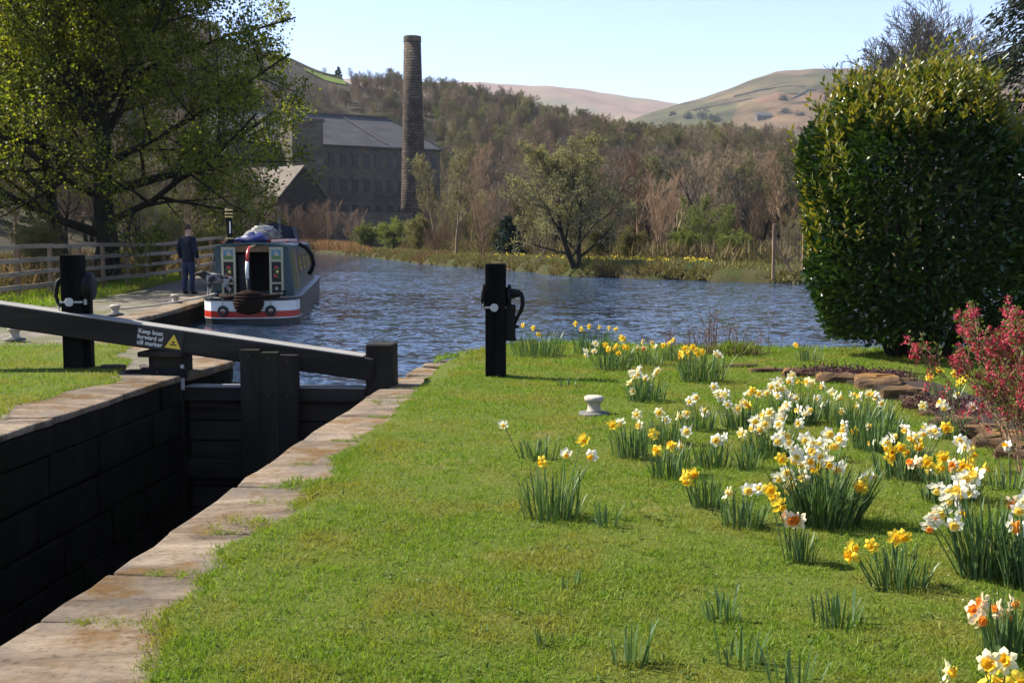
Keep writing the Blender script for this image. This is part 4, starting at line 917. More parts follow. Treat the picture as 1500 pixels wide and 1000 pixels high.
for s, n in ((-1, 'l'), (1, 'r')):
    sh, el, wr_, hd = (s * 0.2, -0.01, 1.43), (s * 0.275, -0.03, 1.14), (s * 0.27, 0.07, 0.90), (s * 0.265, 0.10, 0.84)
    J.update({n + 'sh': (sh, 0.06), n + 'el': (el, 0.045), n + 'wr': (wr_, 0.032), n + 'palm': (hd, (0.038, 0.022))}); E += [('chest', n + 'sh'), (n + 'sh', n + 'el'), (n + 'el', n + 'wr'), (n + 'wr', n + 'palm')]
    for f in range(4):
        fx = s * 0.265; fy = 0.07 + f * 0.019; L = (0.065, 0.08, 0.085, 0.07)[f]
        J[n + 'f%da' % f] = ((fx, fy + 0.01, 0.79), 0.010); J[n + 'f%db' % f] = ((fx - s * 0.012, fy + 0.02, 0.79 - L * 0.5), 0.009); J[n + 'f%dc' % f] = ((fx - s * 0.028, fy + 0.022, 0.79 - L * 0.85), 0.007)
        E += [(n + 'palm', n + 'f%da' % f), (n + 'f%da' % f, n + 'f%db' % f), (n + 'f%db' % f, n + 'f%dc' % f)]
    J[n + 't0'] = ((s * 0.25, 0.135, 0.845), 0.011); J[n + 't1'] = ((s * 0.24, 0.155, 0.81), 0.009); E += [(n + 'palm', n + 't0'), (n + 't0', n + 't1')]
    hp, kn, an = (s * 0.09, 0, 0.88), (s * 0.115, 0.015, 0.50), (s * 0.125, -0.03, 0.10)
    J.update({n + 'hp': (hp, 0.085), n + 'kn': (kn, 0.058), n + 'an': (an, 0.042), n + 'toe': ((s * 0.14, 0.10, 0.045), 0.035)}); E += [('pelvis', n + 'hp'), (n + 'hp', n + 'kn'), (n + 'kn', n + 'an'), (n + 'an', n + 'toe')]
    JK.update({n + 's': ((s * 0.185, -0.01, 1.43), 0.095), n + 'm': ((s * 0.25, -0.025, 1.27), 0.082), n + 'e': (el, 0.072), n + 'c': ((s * 0.272, 0.055, 0.93), 0.055)}); EK += [('yoke', n + 's'), (n + 's', n + 'm'), (n + 'm', n + 'e'), (n + 'e', n + 'c')]
    JJ.update({n + 'h': ((s * 0.095, 0, 0.80), 0.108), n + 'k': (kn, 0.078), n + 'f': ((s * 0.125, -0.02, 0.26), 0.07), n + 'b': ((s * 0.125, -0.025, 0.06), 0.075)}); EJ += [('crotch', n + 'h'), (n + 'h', n + 'k'), (n + 'k', n + 'f'), (n + 'f', n + 'b')]
    skin_obj('shoe', {'a': ((s * 0.125, -0.07, 0.05), 0.048), 'b': ((s * 0.13, 0.03, 0.05), 0.05), 'c': ((s * 0.145, 0.15, 0.035), 0.036)}, [('a', 'b'), ('b', 'c')], m_shoe, man)
skin_obj('body', J, E, m_skin, man); skin_obj('jacket', JK, EK, m_jacket, man); skin_obj('jeans', JJ, EJ, m_jeans, man)
lump('hair', (0, 0.012, 1.735), (0.088, 0.105, 0.085), m_hair, 9, man, 14, 9, 0.05)
for s in (-1, 1): MB().lathe([(0.004, -0.01), (0.028, 0.0), (0.024, 0.01), (0.006, 0.014)], (0, 0, 0), 10, 'X').build('ear', m_skin, man).location = (s * 0.082, 0.035, 1.665)

def dog_mat():
    m = bpy.data.materials.new('dog_coat'); m.use_nodes = True; nt = m.node_tree; b = nt.nodes['Principled BSDF']
    v = mapping(nt); n = noise_node(nt, v, 4.2, 4, 0.55); sx = nt.nodes.new('ShaderNodeSeparateXYZ'); nt.links.new(v, sx.inputs[0])
    mr = nt.nodes.new('ShaderNodeMapRange'); mr.inputs['From Min'].default_value = -0.28; mr.inputs['From Max'].default_value = -0.42; mr.inputs['To Min'].default_value = 0; mr.inputs['To Max'].default_value = 0.5; nt.links.new(sx.outputs['X'], mr.inputs['Value'])
    a = nt.nodes.new('ShaderNodeMath'); nt.links.new(n.outputs['Fac'], a.inputs[0]); nt.links.new(mr.outputs[0], a.inputs[1])
    r = ramp_node(nt, [((0.30, 0.28, 0.25), 0.46), ((0.02, 0.018, 0.017), 0.54)]); nt.links.new(a.outputs[0], r.inputs['Fac']); nt.links.new(r.outputs['Color'], b.inputs['Base Color']); b.inputs['Roughness'].default_value = 0.85
    n2 = noise_node(nt, v, 60, 4, 0.7); bp = nt.nodes.new('ShaderNodeBump'); bp.inputs['Strength'].default_value = 0.6; bp.inputs['Distance'].default_value = 0.02; nt.links.new(n2.outputs['Fac'], bp.inputs['Height']); nt.links.new(bp.outputs[0], b.inputs['Normal'])
    return m
m_dog = dog_mat(); dp = on_boat(-0.74, 0.62, 0.587)
dog = thing('dog', 'black and white dog with dark head standing on the boat stern deck', 'dog', dp, 0.25)
dog.scale = (0.80, 0.80, 0.80)
D = {'mid': ((0.0, 0, 0.47), (0.115, 0.135)), 'rump': ((0.24, 0, 0.49), (0.10, 0.12)), 'tailb': ((0.34, 0, 0.52), 0.045), 'tail1': ((0.42, 0.02, 0.46), 0.035), 'tail2': ((0.46, 0.03, 0.34), 0.03), 'chest': ((-0.2, 0, 0.47), (0.12, 0.155)), 'neck': ((-0.32, 0, 0.58), (0.085, 0.1)), 'skull': ((-0.43, 0, 0.66), (0.075, 0.075)), 'muz': ((-0.54, 0, 0.62), 0.045), 'nose': ((-0.61, 0, 0.605), 0.03)}
ED = [('mid', 'rump'), ('rump', 'tailb'), ('tailb', 'tail1'), ('tail1', 'tail2'), ('mid', 'chest'), ('chest', 'neck'), ('neck', 'skull'), ('skull', 'muz'), ('muz', 'nose')]
for s, n in ((-1, 'l'), (1, 'r')):
    o = 0.03 * s
    D.update({n + 'sh': ((-0.22, s * 0.075, 0.38), 0.065), n + 'fe': ((-0.20 + o, s * 0.08, 0.25), 0.042), n + 'fw': ((-0.215 + o, s * 0.08, 0.12), 0.030), n + 'fp': ((-0.23 + o, s * 0.08, 0.025), 0.032), n + 'ft': ((-0.275 + o, s * 0.08, 0.022), 0.024),
              n + 'th': ((0.24, s * 0.075, 0.39), 0.085), n + 'kn': ((0.19 + o, s * 0.085, 0.27), 0.055), n + 'hk': ((0.32 + o, s * 0.085, 0.17), 0.032), n + 'hp': ((0.29 + o, s * 0.085, 0.03), 0.03), n + 'ht': ((0.245 + o, s * 0.085, 0.022), 0.024),
              n + 'ea': ((-0.40, s * 0.075, 0.70), 0.03), n + 'eb': ((-0.39, s * 0.105, 0.63), 0.026)})
    ED += [('chest', n + 'sh'), (n + 'sh', n + 'fe'), (n + 'fe', n + 'fw'), (n + 'fw', n + 'fp'), (n + 'fp', n + 'ft'), ('rump', n + 'th'), (n + 'th', n + 'kn'), (n + 'kn', n + 'hk'), (n + 'hk', n + 'hp'), (n + 'hp', n + 'ht'), ('skull', n + 'ea'), (n + 'ea', n + 'eb')]
skin_obj('body', D, ED, m_dog, dog)

# ================================================================== mill and chimney
m_mill = M('mill_stone', [(0.07, 0.06, 0.045), (0.12, 0.10, 0.074), (0.17, 0.14, 0.10)], 0.9, 0.95, 0.5, 2.5, 0.1, 9, sc=(1, 1, 2.2), patch=(0.075, 0.064, 0.05), pscale=0.15)
m_slate = M('slate_roof', [(0.055, 0.053, 0.05), (0.082, 0.078, 0.073), (0.10, 0.095, 0.09)], 0.7, 0.8, 0.4, 2, 0.2, 8, sc=(0.4, 1, 1))
m_tan = M('stone_roof', [(0.10, 0.082, 0.062), (0.15, 0.124, 0.096)], 0.8, 0.9, 0.4, 3)
m_wdark = M('mill_window', [(0.006, 0.006, 0.007), (0.014, 0.014, 0.015)], 0.6, 0.35, spec=0.4)
m_frame = M('window_stone', [(0.085, 0.075, 0.06), (0.12, 0.105, 0.083)], 2, 0.9)
MA = PD(438, 300, 182); MA.z = 0.5
mill = thing('mill', 'long dark stone mill with rows of windows and grey slate roof beyond the pool', 'mill', MA, R_(30))
ML, MDp = 26.0, 14.0; ZE = PD(485, 213, 186).z - 0.5; ZR = ZE + 5.8
MB().box((ML / 2 - 6, MDp / 2, ZE / 2 - 1), (ML + 12, MDp, ZE + 2)).build('wall', m_mill, mill)
ov = 0.5; x0, x1 = -12 - ov, ML + ov; rx1 = ML - 7
MB().add([(x0, -ov, ZE), (x1, -ov, ZE), (x1, MDp + ov, ZE), (x0, MDp + ov, ZE), (x0, MDp / 2, ZR), (rx1, MDp / 2, ZR), (x0, -ov, ZE - 0.25), (x1, -ov, ZE - 0.25), (x1, MDp + ov, ZE - 0.25), (x0, MDp + ov, ZE - 0.25)],
         [(0, 1, 5, 4), (1, 2, 5), (2, 3, 4, 5), (3, 0, 4), (6, 7, 1, 0), (7, 8, 2, 1), (8, 9, 3, 2), (9, 6, 0, 3), (9, 8, 7, 6)]).build('roof', m_slate, mill)
MB().bar((x0, MDp / 2, ZR + 0.08), (rx1, MDp / 2, ZR + 0.08), 0.5, 0.25).bar((rx1, MDp / 2, ZR + 0.05), (x1, -ov, ZE + 0.05), 0.35, 0.2).build('ridge_tiles', m_frame, mill)
MB().add([(ML * 0.60, -ov + 0.6, ZE + 0.6), (ML * 0.60 + 0.5, -ov + 0.6, ZE + 0.6), (ML * 0.38 + 0.5, MDp / 2 - 0.2, ZR), (ML * 0.38, MDp / 2 - 0.2, ZR)], [(0, 1, 2, 3)]).build('roof_flashing', m_frame, mill)
for r, zc in enumerate((ZE - 2.4, ZE - 6.7, ZE - 11.0)):
    for c in range(12):
        xc = 1.6 + c * 2.1
        w = link('window', MB().box((0, 0, 0), (1.05, 0.12, 2.1)).mesh('window', m_wdark), mill, (xc, -0.03, zc))
        MB().box((0, -0.02, 1.2), (1.35, 0.22, 0.28)).build('lintel', m_frame, w); MB().box((0, -0.02, -1.16), (1.35, 0.3, 0.2)).build('sill', m_frame, w)
        MB().box((0, -0.075, 0), (0.07, 0.05, 2.1)).box((0, -0.075, 0.2), (1.05, 0.045, 0.07)).build('frame', m_frame, w)
MB().box((-0.5, -3.2, 9.8), (5.2, 6.0, 19.8)).build('stair_tower', m_mill, mill); MB().box((-0.5, -3.2, 19.95), (5.6, 6.4, 0.5)).build('tower_parapet', m_frame, mill)
for z in (7, 11, 15): MB().box((-0.5, -6.22, z), (0.9, 0.1, 1.8)).build('tower_window', m_wdark, mill)
# boiler-house chimney
CHP = PD(606, 300, 176); CHP.z = 0
def chim_mat():
    m = bpy.data.materials.new('chimney_stone'); m.use_nodes = True; nt = m.node_tree; b = nt.nodes['Principled BSDF']
    v = mapping(nt); w = nt.nodes.new('ShaderNodeTexBrick'); w.inputs['Scale'].default_value = 1.0; w.inputs['Mortar Size'].default_value = 0.05; w.inputs['Row Height'].default_value = 0.42; w.inputs['Brick Width'].default_value = 0.9
    for k, c in (('Color1', (0.07, 0.056, 0.042)), ('Color2', (0.135, 0.105, 0.078)), ('Mortar', (0.035, 0.03, 0.025))): w.inputs[k].default_value = rgb(c)
    tc = nt.nodes.new('ShaderNodeTexCoord'); sp = nt.nodes.new('ShaderNodeSeparateXYZ'); nt.links.new(tc.outputs['Object'], sp.inputs[0])
    at = nt.nodes.new('ShaderNodeMath'); at.operation = 'ARCTAN2'; nt.links.new(sp.outputs['Y'], at.inputs[0]); nt.links.new(sp.outputs['X'], at.inputs[1])
    ml = nt.nodes.new('ShaderNodeMath'); ml.operation = 'MULTIPLY'; ml.inputs[1].default_value = 1.8; nt.links.new(at.outputs[0], ml.inputs[0])
    cb = nt.nodes.new('ShaderNodeCombineXYZ'); nt.links.new(ml.outputs[0], cb.inputs['X']); nt.links.new(sp.outputs['Z'], cb.inputs['Y']); nt.links.new(cb.outputs[0], w.inputs['Vector'])
    n = noise_node(nt, v, 0.5, 8, 0.65); r = ramp_node(nt, [((0.45, 0.45, 0.45), 0.35), ((1.15, 1.12, 1.05), 0.65)]); nt.links.new(n.outputs['Fac'], r.inputs['Fac'])
    nt.links.new(mixc(nt, 1.0, w.outputs['Color'], r.outputs['Color'], 'MULTIPLY'), b.inputs['Base Color']); b.inputs['Roughness'].default_value = 0.95; b.inputs['Specular IOR Level'].default_value = 0.1
    bp = nt.nodes.new('ShaderNodeBump'); bp.inputs['Strength'].default_value = 0.8; bp.inputs['Distance'].default_value = 0.12; nt.links.new(w.outputs['Fac'], bp.inputs['Height']); bp.invert = True; nt.links.new(bp.outputs[0], b.inputs['Normal'])
    return m
ch = thing('mill_chimney', 'tall tapering stone mill chimney standing in front of the mill', 'chimney', CHP)
ZT = PD(607, 54, 176).z
MB().lathe([(2.3, -1), (1.92, 10.4), (1.6, 22), (1.36, ZT - 0.9)], (0, 0, 0), 20).build('shaft', chim_mat(), ch, True)
MB().lathe([(1.36, ZT - 0.9), (1.42, ZT - 0.8), (1.40, ZT), (1.0, ZT), (0.98, ZT - 1.5)], (0, 0, 0), 20).build('rim', m_mill, ch)
# outbuilding with a sunlit roof at the edge of the sycamore
oa = PD(444, 243, 163); ob = thing('outbuilding', 'low stone outbuilding with pale sunlit roof right of the sycamore', 'building', (oa.x, 163, 0.3), R_(-38))
zr = oa.z - 0.3; hw_ = 4.4; zo = zr - 4.4
MB().add([(-14, -hw_, -1), (0, -hw_, -1), (0, hw_, -1), (-14, hw_, -1), (-14, -hw_, zo), (0, -hw_, zo), (0, hw_, zo), (-14, hw_, zo), (-14, 0, zr - 0.1), (0, 0, zr - 0.1)],
         [(0, 1, 5, 4), (1, 2, 6, 9, 5), (2, 3, 7, 6), (3, 0, 4, 8, 7), (4, 5, 9, 8), (6, 7, 8, 9), (3, 2, 1, 0)]).build('wall', M('dark_stone', [(0.018, 0.016, 0.013), (0.045, 0.038, 0.029)], 0.9, 0.95, 0.5, 2.5, 0.1, 9, sc=(1, 1, 2.2)), ob)  # stone set darker than the mill walls
for s in (-1, 1):
    MB().add([(-14.3, 0, zr + 0.1), (0.25, 0, zr + 0.1), (0.25, s * (hw_ + 0.4), zo - 0.15), (-14.3, s * (hw_ + 0.4), zo - 0.15), (-14.3, 0, zr - 0.06), (0.25, 0, zr - 0.06), (0.25, s * (hw_ + 0.4), zo - 0.3), (-14.3, s * (hw_ + 0.4), zo - 0.3)],
             [(0, 1, 2, 3), (7, 6, 5, 4), (0, 4, 5, 1), (1, 5, 6, 2), (2, 6, 7, 3), (3, 7, 4, 0)]).build('roof_slope', m_tan, ob)
# yard wall in front of the mill
a = PD(488, 318, 160); b = PD(604, 312, 168)
yw = thing('yard_wall', 'low dark stone wall with pale coping in front of the mill', 'wall', (a.x, a.y, 0))
d = Vector((b.x - a.x, b.y - a.y, 0))
MB().bar((0, 0, 2.5), (d.x, d.y, 2.5), 0.6, 5.6).build('wall', m_mill, yw); MB().bar((0, 0, 5.42), (d.x, d.y, 5.42), 0.8, 0.22).build('coping', m_tan, yw)

# ================================================================== trees
m_bark = M('dark_bark', [(0.014, 0.012, 0.009), (0.03, 0.026, 0.019), (0.042, 0.042, 0.022)], 6, 0.95, 0.7, 18, 0.1, sc=(1, 1, 0.3))
m_twigb = M('brown_twigs', [(0.145, 0.106, 0.066), (0.22, 0.165, 0.10)], 1.0, 0.9, spec=0.1, objrand=0.25)
m_twigr = M('red_brown_twigs', [(0.16, 0.103, 0.06), (0.24, 0.158, 0.095)], 1.0, 0.9, spec=0.1, objrand=0.2)
m_twigg = M('grey_twigs', [(0.09, 0.08, 0.062), (0.15, 0.132, 0.105)], 1.0, 0.9, spec=0.1, objrand=0.2)
m_syc = leafmat('sycamore_leaf', [(0.10, 0.135, 0.015), (0.17, 0.20, 0.022), (0.27, 0.265, 0.034)], 0.6, 0.5, 0.3, tcol=(1.0, 1.0, 0.35))
m_bud = leafmat('pale_bud', [(0.17, 0.17, 0.065), (0.25, 0.235, 0.10), (0.31, 0.28, 0.135)], 0.35, 0.7, 0.15, objrand=0.15)
m_lime = leafmat('fresh_green_leaf', [(0.09, 0.125, 0.022), (0.145, 0.175, 0.032), (0.21, 0.22, 0.05)], 0.45, 0.55, 0.2, objrand=0.15)
m_olive = leafmat('olive_leaf', [(0.10, 0.105, 0.03), (0.15, 0.145, 0.045), (0.19, 0.17, 0.06)], 0.35, 0.7, 0.15, objrand=0.2)
m_conf = leafmat('conifer_needle', [(0.008, 0.024, 0.014), (0.015, 0.04, 0.022)], 0.1, 0.6, 0.2)
def ground_at(px, d):
    x = (px - 750) / F * d; return Vector((x, d, max(0.2, float(terrain_h(x, d)))))
# big sycamore on the left
random.seed(21)
sy = grow(5, 13.0, 0.42, 24, spread=1.12, levels=4, kids=(11, 7, 6), lens=(0.62, 0.40, 0.42, 0.5), start=0.13, up=0.22, wander=0.12, twig_r=0.011)
sp_ = PD(152, 360, 36); sp_.z = LZ
make_tree('sycamore_tree', 'large spreading sycamore in young green leaf behind the towpath fence', 'tree', sp_, sy, m_bark, m_syc, (3, 10, 0.088, 0.13), split=2, rotz=0.7)
sy2 = grow(8, 12, 0.30, 15, spread=0.9, levels=4, kids=(9, 6, 5), lens=(0.5, 0.42, 0.42, 0.5), start=0.2, up=0.35, wander=0.14, twig_r=0.012)
p = PD(92, 360, 40); p.z = 0.2
make_tree('sycamore_tree', 'second, thinner sycamore trunk close left of the large sycamore', 'tree', p, sy2, m_bark, m_syc, (3, 8, 0.10, 0.14), split=2, rotz=2.0)
p = PD(-110, 360, 38); p.z = 0.2
copy_tree([o for o in bpy.data.objects if o.name == 'sycamore_tree.001'][0], p, 4.4, 1.0, 'sycamore mostly out of frame, its branches reaching in at the left edge')

# bare tree prototypes (their first user is the prototype itself)
random.seed(31)
PROTO = {}
PROTO['tall'] = grow(101, 10, 0.17, 17, spread=0.75, levels=4, kids=(6, 5, 4), lens=(0.36, 0.5, 0.5, 0.55), start=0.2, up=0.6, wander=0.13, twig_r=0.012)
PROTO['tall2'] = grow(102, 10, 0.15, 15, spread=0.65, levels=4, kids=(6, 5, 5), lens=(0.40, 0.48, 0.5, 0.55), start=0.22, up=0.7, wander=0.15, twig_r=0.012)
PROTO['round'] = grow(103, 8, 0.2, 15, spread=0.95, levels=4, kids=(7, 6, 5), lens=(0.50, 0.48, 0.5, 0.55), start=0.18, up=0.5, wander=0.16, twig_r=0.012)
PROTO['multi'] = grow(104, 8, 0.16, 8, spread=0.6, levels=3, kids=(7, 6), lens=(0.38, 0.5, 0.5), start=0.12, up=0.7, wander=0.14, multi=5, twig_r=0.011)
PROTO['shrub'] = grow(105, 4, 0.10, 8, spread=0.8, levels=3, kids=(8, 6), lens=(0.5, 0.5, 0.5), start=0.08, up=0.5, wander=0.2, multi=7, twig_r=0.009)
KINDS = {}
def kind(key, proto, twig, leafm=None, leaf=None, split=0): KINDS[key] = (proto, twig, leafm, leaf, split)
kind('brown', 'tall', m_twigb); kind('red', 'tall2', m_twigr); kind('grey', 'tall', m_twigg, split=1); kind('thicket', 'multi', m_twigr); kind('brownround', 'round', m_twigb, split=1)
kind('budtall', 'tall2', m_twigb, m_bud, (3, 2, 0.085, 0.06)); kind('budround', 'round', m_twigg, m_olive, (3, 2, 0.085, 0.08), 1); kind('olive', 'multi', m_twigb, m_olive, (2, 3, 0.09, 0.1)); kind('lime', 'multi', m_twigg, m_lime, (2, 4, 0.115, 0.12))
kind('limeshrub', 'shrub', m_twigg, m_lime, (2, 4, 0.11, 0.1)); kind('oliveshrub', 'shrub', m_twigb, m_olive, (2, 4, 0.10, 0.1)); kind('brownshrub', 'shrub', m_twigr)
H0 = {'tall': 10.5, 'tall2': 10.8, 'round': 9.3, 'multi': 8.6, 'shrub': 4.6}
first = {}
def far_tree(key, px, d, top, label, name='bare_tree', cat='tree', group=None, rz=None, base=None):
    proto, twig, lm, lf, split = KINDS[key]; g = ground_at(px, d)
    if base is not None: g.z = base
    s = max(0.2, (PD(px, top, d).z - g.z) / H0[proto]); rz = random.uniform(0, 6.28) if rz is None else rz
    if key not in first:
        t = make_tree(name, label, cat, g, PROTO[proto], m_bark if split else twig, lm, lf, split, group, rz, s, (6, 4, 3, 3, 3), twig); first[key] = t
    else:
        t = copy_tree(first[key], g, rz, s, label); t.name = name; t['category'] = cat
        if group: t['group'] = group
        elif 'group' in t: del t['group']
    return t
far_tree('budtall', 668, 80, 200, 'slender budding tree on the far bank right of the chimney')
far_tree('budtall', 640, 98, 215, 'pale budding tree just right of the mill chimney base')
far_tree('thicket', 706, 77, 262, 'reddish bare thicket between the slender budding tree and small dark conifer', 'bare_shrub', 'shrub')
far_tree('brown', 728, 88, 205, 'thin bare brown tree behind the small dark conifer')
far_tree('red', 690, 105, 190, 'bare reddish tree behind the slender budding tree')
far_tree('brown', 760, 104, 200, 'bare brown tree behind the left side of the leaning tree')
far_tree('red', 803, 98, 188, 'bare reddish tree whose top shows above the leaning tree')
far_tree('red', 893, 78, 215, 'reddish bare tree right behind the leaning waterside tree')
far_tree('red', 935, 74, 205, 'bare russet tree in the middle of the far wood, left of the green bush')
far_tree('thicket', 965, 68, 235, 'russet bare thicket left of the bright green bush', 'bare_shrub', 'shrub')
far_tree('brown', 985, 80, 192, 'tall bare brown tree left behind the bright green bush')
far_tree('grey', 1035, 72, 188, 'tall grey bare tree directly behind the bright green bush')
far_tree('brown', 1075, 68, 212, 'bare brown tree right behind the bright green bush')
far_tree('grey', 1112, 62, 220, 'dark trunked bare tree left of the wooden fence post on the far bank')
far_tree('red', 1150, 70, 212, 'bare reddish tree behind the wooden post near the laurel')
far_tree('thicket', 1090, 60, 270, 'bare thicket between the green bush and the wooden post', 'bare_shrub', 'shrub')
far_tree('brown', 1195, 66, 215, 'bare tree half hidden behind the left edge of the laurel')
far_tree('lime', 1048, 58.5, 292, 'bright green leafy bush on the far bank', 'leafy_shrub', 'shrub')
far_tree('limeshrub', 1075, 57, 335, 'low fresh green bush right of the bright green bush', 'leafy_shrub', 'shrub')
far_tree('limeshrub', 1000, 60, 330, 'fresh green shrub left of the bright green bush', 'leafy_shrub', 'shrub')
far_tree('lime', 1015, 64, 280, 'pale lime budding tree left behind the bright green bush', 'leafy_shrub', 'shrub')
far_tree('oliveshrub', 925, 62, 330, 'yellow-green shrub above the far daffodils, right of the leaning tree', 'leafy_shrub', 'shrub')
far_tree('oliveshrub', 880, 66, 318, 'olive shrub behind the leaning tree trunk on its right', 'leafy_shrub', 'shrub')
far_tree('olive', 790, 72, 288, 'olive bush behind the leaning tree on its left', 'leafy_shrub', 'shrub')
far_tree('olive', 1155, 60, 308, 'yellow-green bush beside the wooden post at the edge of the laurel', 'leafy_shrub', 'shrub')
far_tree('oliveshrub', 735, 76, 330, 'olive shrub just left of the small dark conifer', 'leafy_shrub', 'shrub')
far_tree('brownshrub', 457, 150, 292, 'round brown bare bush on the bank in front of the mill', 'bare_shrub', 'shrub')
far_tree('limeshrub', 575, 108, 318, 'yellow-green bush on the bank below the mill chimney', 'leafy_shrub', 'shrub')
far_tree('oliveshrub', 612, 100, 312, 'olive yellow bush right of the mill chimney foot', 'leafy_shrub', 'shrub')
far_tree('limeshrub', 540, 125, 325, 'small green bush left of the mill chimney foot', 'leafy_shrub', 'shrub')
far_tree('brownshrub', 640, 92, 325, 'brown bare bush on the bank right of the olive yellow bush', 'bare_shrub', 'shrub')
far_tree('thicket', 425, 148, 290, 'bare thicket left of the round brown bush by the outbuilding', 'bare_shrub', 'shrub')
far_tree('thicket', 480, 156, 285, 'bare thicket right of the round brown bush before the mill', 'bare_shrub', 'shrub')
far_tree('thicket', 520, 140, 300, 'bare thicket at the mill wall left of the chimney', 'bare_shrub', 'shrub')
far_tree('brownround', 480, 425, 96, 'left bare tree on the skyline above the mill'); far_tree('brown', 522, 418, 95, 'middle bare tree on the skyline above the mill'); far_tree('grey', 553, 412, 97, 'right bare tree on the skyline above the mill')
far_tree('brown', 265, 46, 190, 'slender tree standing behind the person, under the sycamore'); far_tree('budround', 320, 62, 235, 'small budding tree behind the boat chimney'); far_tree('budtall', 30, 50, 120, 'budding tree far left behind the fence')
far_tree('budround', 210, 52, 200, 'small budding tree behind the fence right of the sycamore trunk'); far_tree('olive', 365, 85, 262, 'olive bush behind the boat in the shade', 'leafy_shrub', 'shrub'); far_tree('thicket', 395, 105, 290, 'dark bare thicket beyond the boat roof', 'bare_shrub', 'shrub')
far_tree('oliveshrub', 60, 33, 318, 'low bramble bush behind the fence at the left', 'leafy_shrub', 'shrub'); far_tree('oliveshrub', 225, 40, 330, 'low bush behind the fence near the person', 'leafy_shrub', 'shrub'); far_tree('oliveshrub', 310, 52, 322, 'low bush behind the fence just left of the boat', 'leafy_shrub', 'shrub')
# leaning waterside tree
lt = grow(207, 6.7, 0.26, 13, spread=1.0, levels=4, kids=(8, 7, 5), lens=(0.62, 0.46, 0.46, 0.5), start=0.13, up=0.5, wander=0.16, twig_r=0.010, lean=(-0.12, 0), multi=2)
p = PD(846, 400, 55.1); p.z = -0.15
make_tree('leaning_tree', 'budding waterside tree with dark crooked trunk leaning from the far bank', 'tree', p, lt, m_bark, m_bud, (3, 4, 0.07, 0.06), split=1, rotz=0.3, scale=0.92, twigm=m_twigg)
ltree = [o for o in bpy.data.objects if o.name.startswith('leaning_tree')][0]
for (ax, L, r) in ((0.2, 0.9, 0.15), (2.6, 0.7, 0.13), (-0.7, 0.6, 0.13), (-2.2, 0.55, 0.12), (1.4, 0.6, 0.1)):
    c, s_ = math.cos(ax), math.sin(ax); MB().tube([(0, 0, 0.55), (0.14 * c, 0.14 * s_, 0.32), (L * 0.5 * c, L * 0.5 * s_, 0.10), (L * c, L * s_, -0.12)], [r * 1.3, r * 1.25, r * 0.8, r * 0.4], 7).build('root', m_bark, ltree, True)
# dome-crowned bare tree behind the laurel
dome = grow(300, 7.4, 0.34, 38, spread=1.75, vary=(0.08, 1.05), sub=0.6, levels=4, kids=(10, 6, 4), lens=(0.55, 0.40, 0.5, 0.6), start=0.8, up=0.15, wander=0.06, twig_r=0.013, stop=1.0, fall=0.1)
g = ground_at(1352, 52)
t = make_tree('bare_tree', 'dome-crowned bare tree rising behind the laurel', 'tree', g, dome, m_bark, None, None, 1, None, 1.0, 1.0, (8, 5, 4, 3, 3), m_twigg)
t.scale = (1.15, 1.15, 1.1)
# larch at the right edge
def conifer(name, label, loc, H, Rr, seed, dense, mat, droop=0.25, trunk=0.14, gap=0.12, leafs=0.16):
    rd = random.Random(seed); t = thing(name, label, 'tree', loc)
    MB().tube([(0, 0, -0.2), (0.03, 0, H * 0.5), (0, 0.02, H)], [trunk, trunk * 0.6, 0.02], 8).build('trunk', m_bark, t, True)
    z = H * 0.1; mb = MB(); lp = []; ld = []
    while z < H * 0.98:
        L = Rr * (1 - z / H) ** 0.8 * rd.uniform(0.7, 1.1) + 0.1
        for k in range(4):
            a = rd.uniform(0, 6.28); e = Vector((math.cos(a) * L, math.sin(a) * L, -droop * L + 0.1)); q = Vector((0, 0, z)); mid = q + e * 0.5 + Vector((0, 0, 0.1 * L))
            mb.tube([q, mid, q + e], [0.025, 0.015, 0.006], 4, False)
            for i in range(int(dense * L) + 3):
                s = rd.uniform(0.15, 1); c = q + e * s + Vector((rd.gauss(0, 0.1 * L), rd.gauss(0, 0.1 * L), rd.gauss(-0.05, 0.08))); lp.append(tuple(c)); ld.append((e.x + rd.gauss(0, L * 0.5), e.y + rd.gauss(0, L * 0.5), e.z - 0.4 * L + rd.gauss(0, 0.2)))
        z += gap * rd.uniform(0.7, 1.3)
    V, Fs = np.array(mb.v), [np.array(mb.f)]
    n = len(lp); s = leafs * rng.uniform(0.6, 1.3, n); LV, LF = scatter(LEAF_T, LEAF_F, np.array(lp), frames(np.array(ld)), np.stack([s * 0.35, s, s], 1))
    v2, f2 = join([(V, Fs), (LV, LF)]); me = np_mesh('crown', v2, f2, m_bark); me.materials.append(mat)
    me.polygons.foreach_set('material_index', np.concatenate([np.full(len(f), 0 if f.shape[1] == 4 else 1, np.int32) for f in f2])); link('crown', me, t)
    return t
m_larch = leafmat('larch_needle', [(0.02, 0.028, 0.016), (0.04, 0.048, 0.028)], 0.15, 0.7, 0.1)
conifer('larch_tree', 'tall dark drooping conifer at the right edge behind the laurel', ground_at(1492, 27), 9.5, 2.9, 3, 46, m_larch, 0.35, 0.13, 0.20, 0.17)
conifer('fir_tree', 'small dark green conifer on the far bank', ground_at(745, 72.5), 2.8, 1.35, 5, 70, m_conf, 0.15, 0.07, 0.10, 0.22)
conifer('fir_tree', 'tiny dark conifer on the skyline at the end of the green field', ground_at(500, 425), 5.5, 1.9, 6, 40, m_conf, 0.1, 0.2, 0.3, 0.6)

